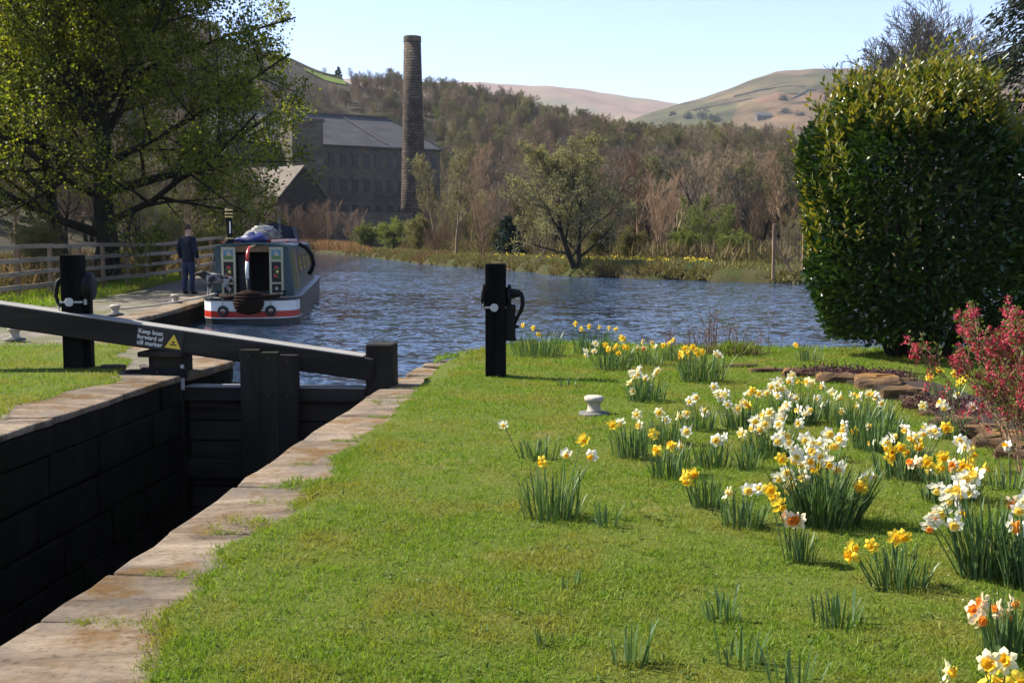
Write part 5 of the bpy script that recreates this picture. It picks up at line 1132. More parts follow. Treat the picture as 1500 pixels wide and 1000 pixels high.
# ------------------------------------------------------------------ wood on the hillside: one mass
hid = bpy.data.collections.new('wood_kinds')
def hidden(key):
    t = first[key]; obs = []
    parts = []
    tr = [c for c in t.children if c.name.startswith('trunk')][0]; cr = [c for c in t.children if c.name.startswith('crown')][0]
    me = bpy.data.meshes.new('wood_' + key); bm = bmesh.new(); bm.from_mesh(tr.data); n0 = len(bm.faces); bm.from_mesh(cr.data); bm.to_mesh(me); bm.free()
    mats = [m for m in tr.data.materials] + [m for m in cr.data.materials]
    for m in mats: me.materials.append(m)
    k = len(tr.data.materials); mi = np.empty(len(me.polygons), np.int32); me.polygons.foreach_get('material_index', mi); mi[n0:] += k; me.polygons.foreach_set('material_index', mi)
    return me
WK = ['brown', 'red', 'grey', 'thicket', 'brownround', 'budtall', 'budround', 'olive', 'lime']
wkobs = []
for i, k in enumerate(WK):
    o = bpy.data.objects.new('k%02d_%s' % (i, k), hidden(k)); hid.objects.link(o); wkobs.append(o)
WH = [H0[KINDS[k][0]] for k in WK]
def instancer(name, pts, rots, scs, idx, coll):
    me = bpy.data.meshes.new(name); me.vertices.add(len(pts)); me.vertices.foreach_set('co', np.asarray(pts, np.float32).ravel())
    for nm, ty, arr in (('rz', 'FLOAT', rots), ('sc', 'FLOAT', scs), ('ki', 'INT', idx)):
        at = me.attributes.new(nm, ty, 'POINT'); at.data.foreach_set('value', np.asarray(arr, np.int32 if ty == 'INT' else np.float32))
    o = link(name, me)
    ng = bpy.data.node_groups.new(name, 'GeometryNodeTree'); ng.interface.new_socket('Geometry', in_out='INPUT', socket_type='NodeSocketGeometry'); ng.interface.new_socket('Geometry', in_out='OUTPUT', socket_type='NodeSocketGeometry')
    N = ng.nodes; Lk = ng.links; gi = N.new('NodeGroupInput'); go = N.new('NodeGroupOutput'); ip = N.new('GeometryNodeInstanceOnPoints'); ci = N.new('GeometryNodeCollectionInfo')
    ci.inputs['Collection'].default_value = coll; ci.inputs['Separate Children'].default_value = True; ci.inputs['Reset Children'].default_value = True
    def attr(nm, ty): a = N.new('GeometryNodeInputNamedAttribute'); a.data_type = ty; a.inputs['Name'].default_value = nm; return a.outputs[0]
    cb = N.new('ShaderNodeCombineXYZ'); Lk.new(attr('rz', 'FLOAT'), cb.inputs['Z'])
    Lk.new(gi.outputs[0], ip.inputs['Points']); Lk.new(ci.outputs[0], ip.inputs['Instance']); ip.inputs['Pick Instance'].default_value = True
    Lk.new(attr('ki', 'INT'), ip.inputs['Instance Index']); Lk.new(cb.outputs[0], ip.inputs['Rotation']); Lk.new(attr('sc', 'FLOAT'), ip.inputs['Scale']); Lk.new(ip.outputs[0], go.inputs[0])
    md = o.modifiers.new('Scatter', 'NODES'); md.node_group = ng
    return o
def build_wood():
    rd = random.Random(77); pts = []; rz = []; sc = []; ki = []
    tries = 0
    while len(pts) < 4600 and tries < 120000:
        tries += 1
        px = rd.uniform(-350, 1750); d = math.sqrt(rd.uniform(70 ** 2, 430 ** 2)); az = math.atan((px - 750) / F)
        x = (px - 750) / F * d; dd = math.hypot(x, d); dr = np.interp(az, t_az, TD)
        if dd > dr + 15: continue
        if 380 < px < 455 and d < 150: continue
        if px >= 455 and d < 85: continue
        if px < 660 and px > 395 and d < 226: continue
        if 380 < px < 700 and d < 112: continue
        h = float(terrain_h(x, d)); sy_ = 350 - (h - CAMZ) / d * F
        if 330 < px < 520 and sy_ < (146 + max(0, (480 - px)) * 0.12): continue
        
        dens = 1.0 if d < 220 else 0.75
        if rd.random() > dens: continue
        nz = math.sin(x * 0.03 + 1) + math.sin(d * 0.025 + x * 0.015) + 0.6 * math.sin(x * 0.09 - d * 0.06)
        if nz > 0.7: w = [1, 1, 2, 1, 4, 1.5, 4, 2, 1.5]
        elif nz < -0.7: w = [1.5, 3, 1, 4, 5, 0.2, 0.2, 0.4, 0]
        else: w = [2, 2, 1, 3, 5, 0.6, 1.5, 1, 0.5]
        k = rd.choices(range(9), w)[0]; H = rd.uniform(6.0, 10.0) * (0.75 if px < 560 and d > 330 else 1.0)
        if k in (3, 7, 8): H *= 0.7
        pts.append((x, d, h - 0.3)); rz.append(rd.uniform(0, 6.28)); sc.append(H / WH[k]); ki.append(k)
    o = instancer('hillside_wood', pts, rz, sc, ki, hid); tag(o, 'brown leafless wood covering the hillside behind the pool', 'wood', None, 'stuff')
    return len(pts)
print('wood', build_wood())

# left hill: field wall, bright field
def on_hill(px, d, dz=0.0): g = ground_at(px, d); g.z += dz; return g
fw_ = thing('field_wall', 'dark dry-stone wall running down the bare skyline of the left hill', 'wall', on_hill(440, 438))
pts = [on_hill(px, 446 - (px - 370) * 0.17) - fw_.location for px in range(330, 505, 6)]
for a, b in zip(pts[:-1], pts[1:]): MB().bar(a + Vector((0, 0, 0.9)), b + Vector((0, 0, 0.9)), 0.8, 2.4).build('wall_length', m_mill, fw_)
m_field = M('spring_field', [(0.085, 0.12, 0.022), (0.12, 0.155, 0.032)], 0.05, 0.95, coords='World', spec=0.05)
V = []; nx, ny = 14, 10
for j in range(ny):
    for i in range(nx):
        t = i / (nx - 1); px = 446 + 60 * t; d = 404 + (430 - 404) * (j / (ny - 1)) - 6 * t; px += (1 - j / (ny - 1)) * 6
        g = on_hill(px, d, 0.35); V.append(tuple(g))
i = np.arange(ny - 1)[:, None] * nx; j = np.arange(nx - 1)[None, :]
structure(link('green_field', np_mesh('green_field', V, np.stack([i + j, i + j + 1, i + nx + j + 1, i + nx + j], -1).reshape(-1, 4), m_field, True)))
# pasture hill: walls, tree clumps, farm
hw = 0
for lab, chain in (('long field wall slanting up the far pasture hill', [(990, 168), (1040, 158), (1090, 148), (1140, 141), (1180, 138)]), ('lower field wall across the far pasture hill', [(1070, 176), (1110, 166), (1150, 156), (1190, 150)]), ('upper field wall near the brow of the far pasture hill', [(1075, 143), (1110, 134), (1150, 128), (1180, 128)]), ('short dark field wall with a bend on the far pasture hill', [(1130, 151), (1160, 146), (1182, 134), (1196, 133)])):
    pp = [hill2_at(*c) for c in chain]; t = thing('field_wall', lab, 'wall', pp[0])
    for a, b in zip(pp[:-1], pp[1:]): MB().bar(a - pp[0] + Vector((0, 0, 1)), b - pp[0] + Vector((0, 0, 0.6)), 1.0, 1.6).build('wall_length', m_mill, t)
m_dtree = leafmat('distant_foliage', [(0.045, 0.05, 0.03), (0.075, 0.075, 0.045)], 0.1, 0.9, 0.05)
for px, py, r, lab in ((1030, 178, 9, 'largest dark tree clump low on the far pasture hill'), (1046, 182, 7, 'dark tree clump right of the largest clump on the far hill'), (1008, 176, 5, 'small dark tree left of the largest clump on the far hill'), (1147, 150, 4.5, 'lone dark tree high on the far pasture hill beside the bent wall'), (1150, 172, 6, 'pale tree above the farmhouse on the far hill'), (1172, 176, 5, 'dark tree right of the farmhouse on the far hill'), (985, 172, 4, 'tiny tree at the left foot of the far pasture hill')):
    c = hill2_at(px, py); t = thing('distant_tree', lab, 'tree', c)
    n = 500; q = rng.normal(size=(n, 3)) * np.array([r * 0.42, r * 0.42, r * 0.32]) + np.array([0, 0, r * 0.75]); s = rng.uniform(0.8, 1.8, n)
    V, Fs = scatter(LEAF_T, LEAF_F, q, frames(rng.normal(size=(n, 3))), s); link('crown', np_mesh('crown', V, Fs, m_dtree), t); MB().tube([(0, 0, -1), (0, 0, r * 0.8)], [0.5, 0.25], 6).build('trunk', m_bark, t)
c = hill2_at(1118, 178); t = thing('farmhouse', 'tiny dark farmhouse on the far pasture hill', 'building', c, 0.2)
MB().box((0, 0, 2.5), (16, 7, 6)).build('wall', m_mill, t); MB().add([(-8.4, -4, 5.4), (8.4, -4, 5.4), (8.4, 4, 5.4), (-8.4, 4, 5.4), (-8.4, 0, 8.6), (8.4, 0, 8.6)], [(0, 1, 5, 4), (2, 3, 4, 5), (1, 2, 5), (3, 0, 4), (3, 2, 1, 0)]).build('roof', m_slate, t)
for x in (-5, 0, 5): MB().box((x, -3.52, 3), (1.4, 0.1, 1.8)).build('window', m_wdark, t)

# ================================================================== bank vegetation
def blades(name, pts, h, w, mat, lean=0.35, label=None, cat=None, kind='stuff', parent=None, up=None):
    n = len(pts); D = np.stack([rng.normal(0, lean, n), rng.normal(0, lean, n), np.ones(n)], 1)
    V, Fs = scatter(BLADE_T, BLADE_F, np.asarray(pts), frames(D), np.stack([w, h, h], 1))
    o = link(name, np_mesh(name, V, Fs, mat), parent)
    if kind and parent is None: tag(o, label, cat, None, kind)
    elif kind: o['kind'] = kind
    return o
m_reed = leafmat('dry_reed', [(0.20, 0.115, 0.05), (0.28, 0.17, 0.075), (0.33, 0.22, 0.10)], 0.25, 0.8, 0.1, tcol=(1, 0.9, 0.7))
m_tuss = leafmat('tussock_grass', [(0.13, 0.115, 0.045), (0.20, 0.165, 0.075), (0.16, 0.165, 0.045)], 0.25, 0.8, 0.1, patchcols=[(0.14, 0.075, 0.05), (0.22, 0.12, 0.08)], pscale=0.16, pos=(0.5, 0.6))
m_bgrass = leafmat('bank_grass', [(0.09, 0.115, 0.025), (0.14, 0.15, 0.035), (0.17, 0.165, 0.06)], 0.3, 0.7, 0.15, patchcols=[(0.19, 0.15, 0.07), (0.15, 0.13, 0.05)], pscale=0.2)
# reed bed at the far end of the canal
n = 7000; px = rng.uniform(385, 545, n); t = rng.uniform(0, 1, n) ** 1.0; db = np.interp(px, [b[0] for b in BANK], [p.y for p in BANKP]); d = db + 1 + t * 16
x = (px - 750) / F * d; blades('reed_bed', np.stack([x, d, np.full(n, 0.1)], 1), rng.uniform(0.6, 1.7, n) * np.interp(px, [385, 460, 520, 545], [1, 1, 0.8, 0.4]), rng.uniform(0.05, 0.12, n), m_reed, 0.25, 'orange brown reed bed at the far end of the canal', 'reeds')
# tussocks along the far bank
bp_ = np.array([tuple(p) for p in BPTS]); tg = np.gradient(bp_, axis=0); tg /= np.linalg.norm(tg, axis=1, keepdims=True); nr = np.stack([-tg[:, 1], tg[:, 0], np.zeros(len(tg))], 1)
sel = np.where(bp_[:, 1] < 130)[0]; sel = sel[bp_[sel, 0] < 18]
n = 85000; k = rng.choice(sel, n); o = rng.uniform(0.0, 1.0, n); q = bp_[k] + nr[k] * (0.02 + o * 2.4)[:, None] + tg[k] * rng.uniform(-0.5, 0.5, n)[:, None]; q[:, 2] = np.interp(o, [0, 0.13, 0.35, 1], [WZ + 0.02, WZ + 0.32, 0.18, 0.26])
cl = (np.sin(k * 0.55) + np.sin(k * 1.31 + 1) + np.sin(k * 0.23)) / 3; hh = rng.uniform(0.14, 0.40, n) * (1 + 0.7 * cl)
blades('bank_tussocks', q, hh, rng.uniform(0.0010, 0.0017, n) * q[:, 1], m_tuss, 0.75, 'tan and rusty grass tussocks hanging over the far waterline', 'grass')
n = 55000; k = rng.choice(sel, n); o = rng.uniform(0, 1, n); q = bp_[k] + nr[k] * (0.8 + o * 9)[:, None] + tg[k] * rng.uniform(-0.4, 0.4, n)[:, None]; q[:, 2] = 0.22
blades('bank_grass', q, rng.uniform(0.10, 0.34, n) * (1 + 0.8 * o), rng.uniform(0.0007, 0.0012, n) * q[:, 1], m_bgrass, 0.5, 'rough grass on top of the far bank', 'grass')
n = 14000; k = rng.choice(sel, n); o = rng.uniform(0, 1, n); q = bp_[k] + nr[k] * (5 + o * 9)[:, None]; q[:, 2] = 0.26
blades('wood_undergrowth', q, rng.uniform(0.4, 1.5, n), rng.uniform(0.02, 0.05, n), leafmat('undergrowth', [(0.11, 0.08, 0.045), (0.17, 0.125, 0.07), (0.13, 0.12, 0.04)], 0.25, 0.9, 0.1), 0.45, 'brown brambles and dead stems at the edge of the wood', 'undergrowth')
# far daffodil drifts
def drift(name, pxr, off, n, label):
    px = rng.uniform(pxr[0], pxr[1], n); db = np.interp(px, [b[0] for b in BANK], [p.y for p in BANKP]); d = db + off + rng.uniform(0, 4.5, n) + 0.8 * np.sin(px * 0.21); x = (px - 750) / F * d
    base = np.stack([x, d, np.full(n, 0.25)], 1)
    t = thing(name, label, 'flowers', (0, 0, 0)); blades('leaves', np.repeat(base, 7, 0) + rng.normal(0, 0.1, (n * 7, 3)) * np.array([1, 1, 0]), rng.uniform(0.2, 0.38, n * 7), rng.uniform(0.015, 0.025, n * 7), MATS['daffodil_leaf'], 0.3, parent=t)
    hd = base + np.stack([rng.normal(0, 0.08, n), rng.normal(0, 0.08, n), rng.uniform(0.28, 0.45, n)], 1)
    T = [(0, 0, 0)] + [(math.cos(a * math.pi / 3), 0.05 * (a % 2), math.sin(a * math.pi / 3)) for a in range(6)]; TF = [[(0, 1 + a, 1 + (a + 1) % 6) for a in range(6)]]
    V, Fs = scatter(T, TF, hd, frames(np.stack([rng.normal(0, 0.6, n), -np.ones(n), rng.normal(0.2, 0.3, n)], 1)), rng.uniform(0.034, 0.05, n)); o = link('flower_heads', np_mesh('flower_heads', V, Fs, MATS['petal_yellow']), t); o['kind'] = 'stuff'
m_dleaf = leafmat('daffodil_leaf', [(0.045, 0.088, 0.024), (0.075, 0.13, 0.04), (0.12, 0.18, 0.07)], 0.25, 0.42, 0.45, tcol=(0.9, 1, 0.4))
def petal(name, cols): return leafmat(name, cols, 0.35, 0.6, 0.2, tcol=(1, 1, 0.85))
m_py = petal('petal_yellow', [(0.74, 0.52, 0.03), (0.82, 0.62, 0.06)]); m_pw = petal('petal_white', [(0.72, 0.70, 0.56), (0.80, 0.78, 0.66)]); m_pc = petal('petal_cream', [(0.76, 0.68, 0.36), (0.80, 0.74, 0.44)]); m_pp = petal('petal_peach', [(0.76, 0.60, 0.36), (0.80, 0.66, 0.42)])
m_ty = petal('trumpet_yellow', [(0.76, 0.45, 0.02)]); m_tl = petal('trumpet_lemon', [(0.76, 0.56, 0.10)]); m_to = petal('trumpet_orange', [(0.75, 0.27, 0.03)])
drift('daffodil_drift', (925, 1040), 0.9, 170, 'broad drift of yellow daffodils along the far bank below the green bush')
drift('daffodil_drift', (860, 925), 1.2, 45, 'scattered yellow daffodils on the far bank just right of the leaning tree')
drift('daffodil_drift', (722, 768), 1.0, 30, 'small patch of yellow daffodils on the far bank by the dark conifer')
drift('daffodil_drift', (785, 830), 1.2, 14, 'thin scatter of yellow daffodils left of the leaning tree')
# wire fence post near the laurel
p = P(1133, 402, 0.1); t = thing('fence_post', 'wooden post with wire mesh and slanting brace on the far bank beside the laurel', 'fence', p)
MB().box((0, 0, 0.95), (0.13, 0.13, 2.3), jit=0.01).build('post', m_fpost, t, bevel=0.01); MB().box((1.25, 0.1, 0.9), (0.09, 0.09, 2.1), jit=0.01).build('post', m_fpost, t); MB().bar((0.05, 0, 1.2), (0.75, -0.1, 0.1), 0.08, 0.08).build('brace', m_fpost, t)
w = MB()
for i in range(9): w.tube([(0, 0, 0.2 + i * 0.22), (1.25, 0.1, 0.2 + i * 0.22)], 0.008, 3, False)
for i in range(9): w.tube([(0.14 * i, 0.01 * i, 0.15), (0.14 * i, 0.01 * i, 2.0)], 0.006, 3, False)
w.build('wire_mesh', M('wire', [(0.12, 0.11, 0.10)], 3, 0.6), t)
# behind the towpath fence: dry stems, nettles
n = 14000; y = rng.uniform(22, 58, n); x = -12.4 - rng.uniform(0, 1, n) ** 1.3 * 9 - 0.02 * y; blades('dry_undergrowth', np.stack([x, y, np.full(n, LZ)], 1), rng.uniform(0.3, 1.15, n), rng.uniform(0.015, 0.04, n), leafmat('dry_stem', [(0.13, 0.085, 0.045), (0.21, 0.145, 0.08), (0.10, 0.10, 0.035)], 0.25, 0.9, 0.1), 0.4, 'dry tan stems and brambles behind the towpath fence', 'undergrowth')

# ================================================================== lawn grass
m_grass = leafmat('lawn_grass', [(0.085, 0.155, 0.012), (0.145, 0.235, 0.02), (0.22, 0.30, 0.04)], 0.45, 0.6, 0.2, patchcols=[(0.22, 0.20, 0.035), (0.33, 0.245, 0.07)], pscale=1.5, pos=(0.47, 0.60), tcol=(1, 1, 0.4), pmix=0.6)
def lawn_blades(n, fpos, h0, h1, w0, w1, lean=0.75):
    P_ = fpos(n); m = len(P_); return P_, rng.uniform(h0, h1, m), rng.uniform(w0, w1, m)
e_r = np.vectorize(edge_r); ybv = np.vectorize(yb); lz = np.vectorize(lawn_z)
def pos_right(n):
    # denser close to the camera, ragged along the coping
    d = 3.2 * (17.2 / 3.2) ** (rng.uniform(0, 1, n) ** 1.0); d = np.where(rng.uniform(0, 1, n) < 0.1, rng.uniform(10, 16.8, n), d)
    u = rng.uniform(0, 1, n); e = e_r(d); hi = 0.56 * d + 1.0; x = e - 0.02 + (hi - e) * u
    ok = d < ybv(x) - 0.02; x = x[ok]; d = d[ok]
    return np.stack([x, d, lz(x, d) - 0.006], 1)
q, h, w = lawn_blades(370000, pos_right, 0.016, 0.036, 0.0024, 0.0048)
pn = np.sin(q[:, 0] * 2.3 + 1.1 * np.sin(q[:, 1] * 1.7)) * np.sin(q[:, 1] * 2.9 + 0.5) + 0.5 * np.sin(q[:, 0] * 7.1 + q[:, 1] * 3.3) * np.sin(q[:, 1] * 8.3 - q[:, 0] * 2.1); h = h * np.clip(1 + 0.3 * pn, 0.7, 1.5) * np.interp(q[:, 1], [3, 8, 16], [1, 1.15, 1.6]); w = w * np.interp(q[:, 1], [3, 8, 16], [1, 1.5, 2.6])
tk = pos_right(5000); tq = np.repeat(tk, 16, 0); tq[:, :2] += rng.normal(0, 0.022, (len(tq), 2)); th = rng.uniform(0.02, 0.055, len(tq)); tw = rng.uniform(0.003, 0.0055, len(tq)) * np.interp(tq[:, 1], [3, 16], [1, 2.2])
q = np.concatenate([q, tq]); h = np.concatenate([h, th]); w = np.concatenate([w, tw])
blades('lawn_grass', q, h, w, m_grass, 0.8, 'short spring grass of the daffodil lawn', 'grass')
# longer ragged tufts creeping over the coping stones
tp = []
for i in range(1500):
    y = random.uniform(3.0, 12.2); e = edge_r(y); x = e + random.gauss(0.0, 0.05); tp.append((x, y, 0.0, 1.0))
for px, py, s in ((368, 768, 1.6), (440, 708, 1.8), (470, 706, 1.6), (505, 712, 1.3), (540, 640, 1.2), (570, 590, 1.1), (560, 660, 1.1), (300, 845, 1.2), (245, 915, 1.4), (390, 735, 0.6)):
    b = P(px, py); 
    for i in range(9): tp.append((b.x + random.gauss(0, 0.09), b.y + random.gauss(0, 0.05), 0.0, s))
for yj in JR:
    if 3.2 < yj < 12:
        for i in range(7):
            s0 = random.uniform(0.2, 0.62)
            for j in range(2): tp.append((RX(yj) + s0 + random.gauss(0, 0.03), yj + LS * 0 - 0.08 * s0 + random.gauss(0, 0.012), -0.01, random.uniform(0.4, 0.8)))
tp = np.array(tp); k = np.repeat(np.arange(len(tp)), 22); n = len(k); q = tp[k, :3] + rng.normal(0, 0.028, (n, 3)) * np.array([1, 1, 0]); 
blades('coping_grass', q, rng.uniform(0.012, 0.042, n) * tp[k, 3], rng.uniform(0.0025, 0.005, n), m_grass, 0.7, 'ragged grass tufts creeping over the near coping stones', 'grass')
el_ = np.vectorize(edge_l)
def pos_left(n):
    y = rng.uniform(6.5, 15.1, n); e = el_(y); x = e + 0.02 - rng.uniform(0, 1, n) ** 1.3 * 6.5; return np.stack([x, y, np.full(n, LZ + 0.008)], 1)
q, h, w = lawn_blades(55000, pos_left, 0.02, 0.06, 0.004, 0.009); blades('lock_grass', q, h, w, m_grass, 0.75, 'short grass on the far side of the lock around the paddle post', 'grass')
n = 16000; y = rng.uniform(18, 52, n); vl = np.vectorize(verge_l)(y); x = vl + 0.05 - rng.uniform(0, 1, n) ** 1.2 * 2.4; blades('verge_grass', np.stack([x, y, np.full(n, LZ + 0.03)], 1), rng.uniform(0.05, 0.22, n), rng.uniform(0.008, 0.02, n), m_grass, 0.6, 'lush grass verge along the foot of the towpath fence', 'grass')
# tiny daisies and pale specks in the turf
n = 520; q = pos_right(n); q[:, 2] += 0.018; hex_ = [(0, 0, 0)] + [(math.cos(a * math.pi / 3), math.sin(a * math.pi / 3), 0.2) for a in range(6)]
V, Fs = scatter(hex_, [[(0, 1 + a, 1 + (a + 1) % 6) for a in range(6)]], q, frames(np.stack([np.zeros(len(q)), np.ones(len(q)), rng.normal(0, 0.3, len(q))], 1), np.tile([[1.0, 0, 0]], (len(q), 1))), rng.uniform(0.002, 0.0042, len(q)))
tag(link('daisies', np_mesh('daisies', V, Fs, m_pw)), 'tiny white daisies scattered in the lawn', 'daisies', None, 'stuff')
# broad-leaved weeds (clover, plantain)
n = 1000; q = pos_right(n); k = np.repeat(np.arange(len(q)), 5); q = q[k] + rng.normal(0, 0.02, (len(k), 3)) * np.array([1, 1, 0]); q[:, 2] += 0.012
V, Fs = scatter(LEAF6_T, LEAF6_F, q, frames(np.stack([rng.normal(0, 1, len(k)), rng.normal(0, 1, len(k)), rng.uniform(0.1, 0.7, len(k))], 1), rng.normal(0, 0.3, (len(k), 3)) + np.array([0, 0, 1.0])), np.stack([rng.uniform(0.008, 0.016, len(k)), rng.uniform(0.012, 0.032, len(k)), rng.uniform(0.01, 0.02, len(k))], 1))
tag(link('lawn_weeds', np_mesh('lawn_weeds', V, Fs, leafmat('weed_leaf', [(0.055, 0.095, 0.016), (0.10, 0.15, 0.03)], 0.3, 0.6, 0.2))), 'low clover and plantain leaves among the lawn grass', 'weeds', None, 'stuff')

# ================================================================== daffodils
def flower_mesh(pm, tm, double=False, seed=0):
    rd = random.Random(seed); mb = MB()
    for a in range(6):
        th = a * math.pi / 3 + rd.uniform(-0.1, 0.1); r = rd.uniform(0.92, 1.08); back = 0.004 if a % 2 else -0.004; c = rd.uniform(-0.004, 0.006)
        def pt(rad, off, y): return (rad * math.cos(th) - off * math.sin(th), y + back, rad * math.sin(th) + off * math.cos(th))
        mb.add([pt(0.006, 0, 0), pt(0.020 * r, 0.0135, 0.001), pt(0.032 * r, 0.013, 0.003 + c), pt(0.044 * r, 0.0, 0.007 + c), pt(0.032 * r, -0.013, 0.003 + c), pt(0.020 * r, -0.0135, 0.001), pt(0.026 * r, 0, -0.003)], [(0, 1, 6), (1, 2, 6), (2, 3, 6), (3, 4, 6), (4, 5, 6), (5, 0, 6)])
    mb.lathe([(0.004, 0.016), (0.005, 0.006), (0.004, 0.0)], (0, 0, 0), 5, 'Y')
    pe = bpy.data.meshes.new('flower'); pe.from_pydata(mb.v, [], mb.f); pe.materials.append(pm)
    t = MB(); n = 10; vs = []
    for (r, y) in ((0.007, 0.0), (0.0095, -0.012), (0.0125, -0.021), (0.0175, -0.027)):
        for j in range(n):
            a = 2 * math.pi * j / n; k = r * (1 + (0.12 * math.cos(5 * a) if y < -0.025 else 0)); vs.append((k * math.cos(a), y, k * math.sin(a)))
    t.add(vs, [(i * n + j, i * n + (j + 1) % n, (i + 1) * n + (j + 1) % n, (i + 1) * n + j) for i in range(3) for j in range(n)] + [tuple(range(n))])
    if double:
        for a in range(7):
            th = a * 0.9; c, s_ = math.cos(th), math.sin(th); t.add([(0.004 * c, -0.004, 0.004 * s_), (0.018 * c - 0.008 * s_, -0.014, 0.018 * s_ + 0.008 * c), (0.024 * c, -0.018, 0.024 * s_), (0.018 * c + 0.008 * s_, -0.014, 0.018 * s_ - 0.008 * c)], [(0, 1, 2, 3)])
    te = bpy.data.meshes.new('trumpet'); te.from_pydata(t.v, [], t.f); te.materials.append(tm)
    return pe, te
FM = {'W': [flower_mesh(m_pw, m_tl, False, 1), flower_mesh(m_pw, m_tl, True, 2)], 'Y': [flower_mesh(m_py, m_ty, False, 3), flower_mesh(m_py, m_ty, True, 4)], 'P': [flower_mesh(m_pw, m_to, False, 5), flower_mesh(m_pp, m_to, True, 6)], 'C': [flower_mesh(m_pc, m_tl, False, 7), flower_mesh(m_pc, m_tl, True, 8)], 'V': [flower_mesh(m_pw, m_ty, False, 9)], 'O': [flower_mesh(m_pp, m_to, True, 10)], 'L': [flower_mesh(m_pc, m_ty, True, 11), flower_mesh(m_py, m_ty, True, 12)]}
STRIP = []; 
for i in range(5): t = i / 4; wv = (0.36, 0.5, 0.5, 0.42, 0.08)[i]; STRIP += [(-wv, t, 0.16 * t * t * t), (wv, t, 0.16 * t * t * t)]
STRIP_F = [[(2 * i, 2 * i + 1, 2 * i + 3, 2 * i + 2) for i in range(4)]]
m_stem = M('daffodil_stem', [(0.06, 0.11, 0.03), (0.09, 0.15, 0.045)], 5, 0.5)
def clump(bx, by, wpx, hpx, nleaf, flowers, label, z=0.024, fs=1.0, spread=0.13):
    b = P(bx, by, z); mpx = b.y / F; t = thing('daffodil_clump', label, 'daffodils', b, 0, 'daffodil clumps in the lawn')
    R = wpx * mpx * 0.57; H = hpx * mpx; nleaf = int(nleaf * 1.3)
    r = R * 0.85 * np.sqrt(rng.uniform(0, 1, nleaf)); a = rng.uniform(0, 6.28, nleaf); q = np.stack([r * np.cos(a), r * np.sin(a) * 0.75, np.full(nleaf, -0.02)], 1)
    k = spread * (0.6 + r / max(R, 0.01)); D = np.stack([np.cos(a) * k + rng.normal(0, 0.09, nleaf), np.sin(a) * k + rng.normal(0, 0.09, nleaf), np.ones(nleaf)], 1)
    h = H * rng.uniform(0.45, 1.1, nleaf) + 0.02; s = np.stack([rng.uniform(0.0065, 0.011, nleaf), h, h * rng.uniform(-0.6, 1.6, nleaf)], 1)
    roll = np.stack([-np.sin(a) + rng.normal(0, 0.5, nleaf), np.cos(a) + rng.normal(0, 0.5, nleaf), np.zeros(nleaf)], 1)
    roll = np.stack([np.cos(a) + rng.normal(0, 0.6, nleaf), np.sin(a) + rng.normal(0, 0.6, nleaf), np.zeros(nleaf)], 1)
    V, Fs = scatter(STRIP, STRIP_F, q, frames(D, roll), s); o = link('leaves', np_mesh('leaves', V, Fs, m_dleaf, True), t)
    flowers = list(flowers) + [(fx + random.gauss(0, 7), fy + random.gauss(2, 5), c) for (fx, fy, c) in (random.sample(flowers, len(flowers) * 2 // 5) if len(flowers) > 7 else [])]
    for (fx, fy, c) in flowers:
        dep = b.y + random.uniform(-0.6, 0.6) * min(R, 0.25); f = PD(fx, fy, dep) - b
        f.z = max(f.z, 0.07)
        pe, te = random.choice(FM[c]); face = random.gauss(-0.3, 1.0); tilt = random.gauss(0.1, 0.35); sz = fs * random.uniform(0.92, 1.12)
        fo = link('flower', pe, t, f, (tilt, random.uniform(-0.4, 0.4), face)); fo.scale = (sz,) * 3
        link('trumpet', te, fo)
        bxy = Vector((f.x * 0.45 + random.uniform(-0.2, 0.2) * R, f.y * 0.5, -0.01)); back = fo.matrix_basis @ Vector((0, 0.016, 0))
        mid = Vector((bxy.x * 0.3 + back.x * 0.7, bxy.y * 0.3 + back.y * 0.7, back.z * 0.72)); neck = back + (back - f).normalized() * 0.012 + Vector((0, 0, 0.004))
        MB().tube([bxy, mid, neck, back], [0.0035, 0.003, 0.0028, 0.0028], 5, False).build('stem', m_stem, t, True)
    return t
random.seed(99)
C = clump
C(788, 521, 78, 38, 150, [(766, 477, 'Y'), (781, 480, 'Y'), (789, 490, 'Y')], 'rounded leafy daffodil clump at the water edge right of the paddle post')
C(872, 518, 66, 38, 120, [(843, 474, 'Y'), (852, 482, 'Y'), (863, 478, 'Y'), (878, 479, 'Y'), (892, 480, 'Y'), (902, 482, 'Y')], 'daffodil clump with a row of yellow flowers against the water')
C(896, 540, 62, 30, 90, [(870, 514, 'W'), (872, 503, 'W'), (859, 520, 'W'), (887, 505, 'Y'), (891, 512, 'Y'), (912, 497, 'Y'), (903, 508, 'Y'), (915, 508, 'Y'), (906, 517, 'Y'), (910, 494, 'Y')], 'yellow-flowered daffodil clump in front of the row against the water')
C(946, 534, 60, 28, 80, [(935, 508, 'W'), (941, 500, 'Y'), (954, 502, 'Y'), (943, 510, 'P'), (960, 508, 'W')], 'mixed daffodil clump between the two yellow groups at the water edge')
C(986, 528, 40, 26, 50, [(972, 506, 'Y'), (980, 503, 'Y'), (986, 498, 'Y')], 'small daffodil clump with three yellow flowers in front of the dead stems')
C(1028, 557, 72, 44, 120, [(997, 518, 'Y'), (1003, 510, 'Y'), (1008, 517, 'Y'), (1015, 508, 'Y'), (1018, 512, 'Y'), (1028, 515, 'Y'), (1050, 518, 'W'), (1054, 521, 'W')], 'daffodil clump with bright yellow flowers left of the grass tussock')
C(946, 587, 62, 36, 90, [(925, 545, 'W'), (937, 540, 'W'), (930, 551, 'W'), (922, 560, 'C'), (945, 553, 'V'), (936, 547, 'W'), (963, 542, 'W'), (959, 547, 'W')], 'white daffodil clump up the lawn right of the cream bollard')
C(830, 568, 34, 20, 22, [], 'flowerless daffodil leaves in the paddle post shadow')
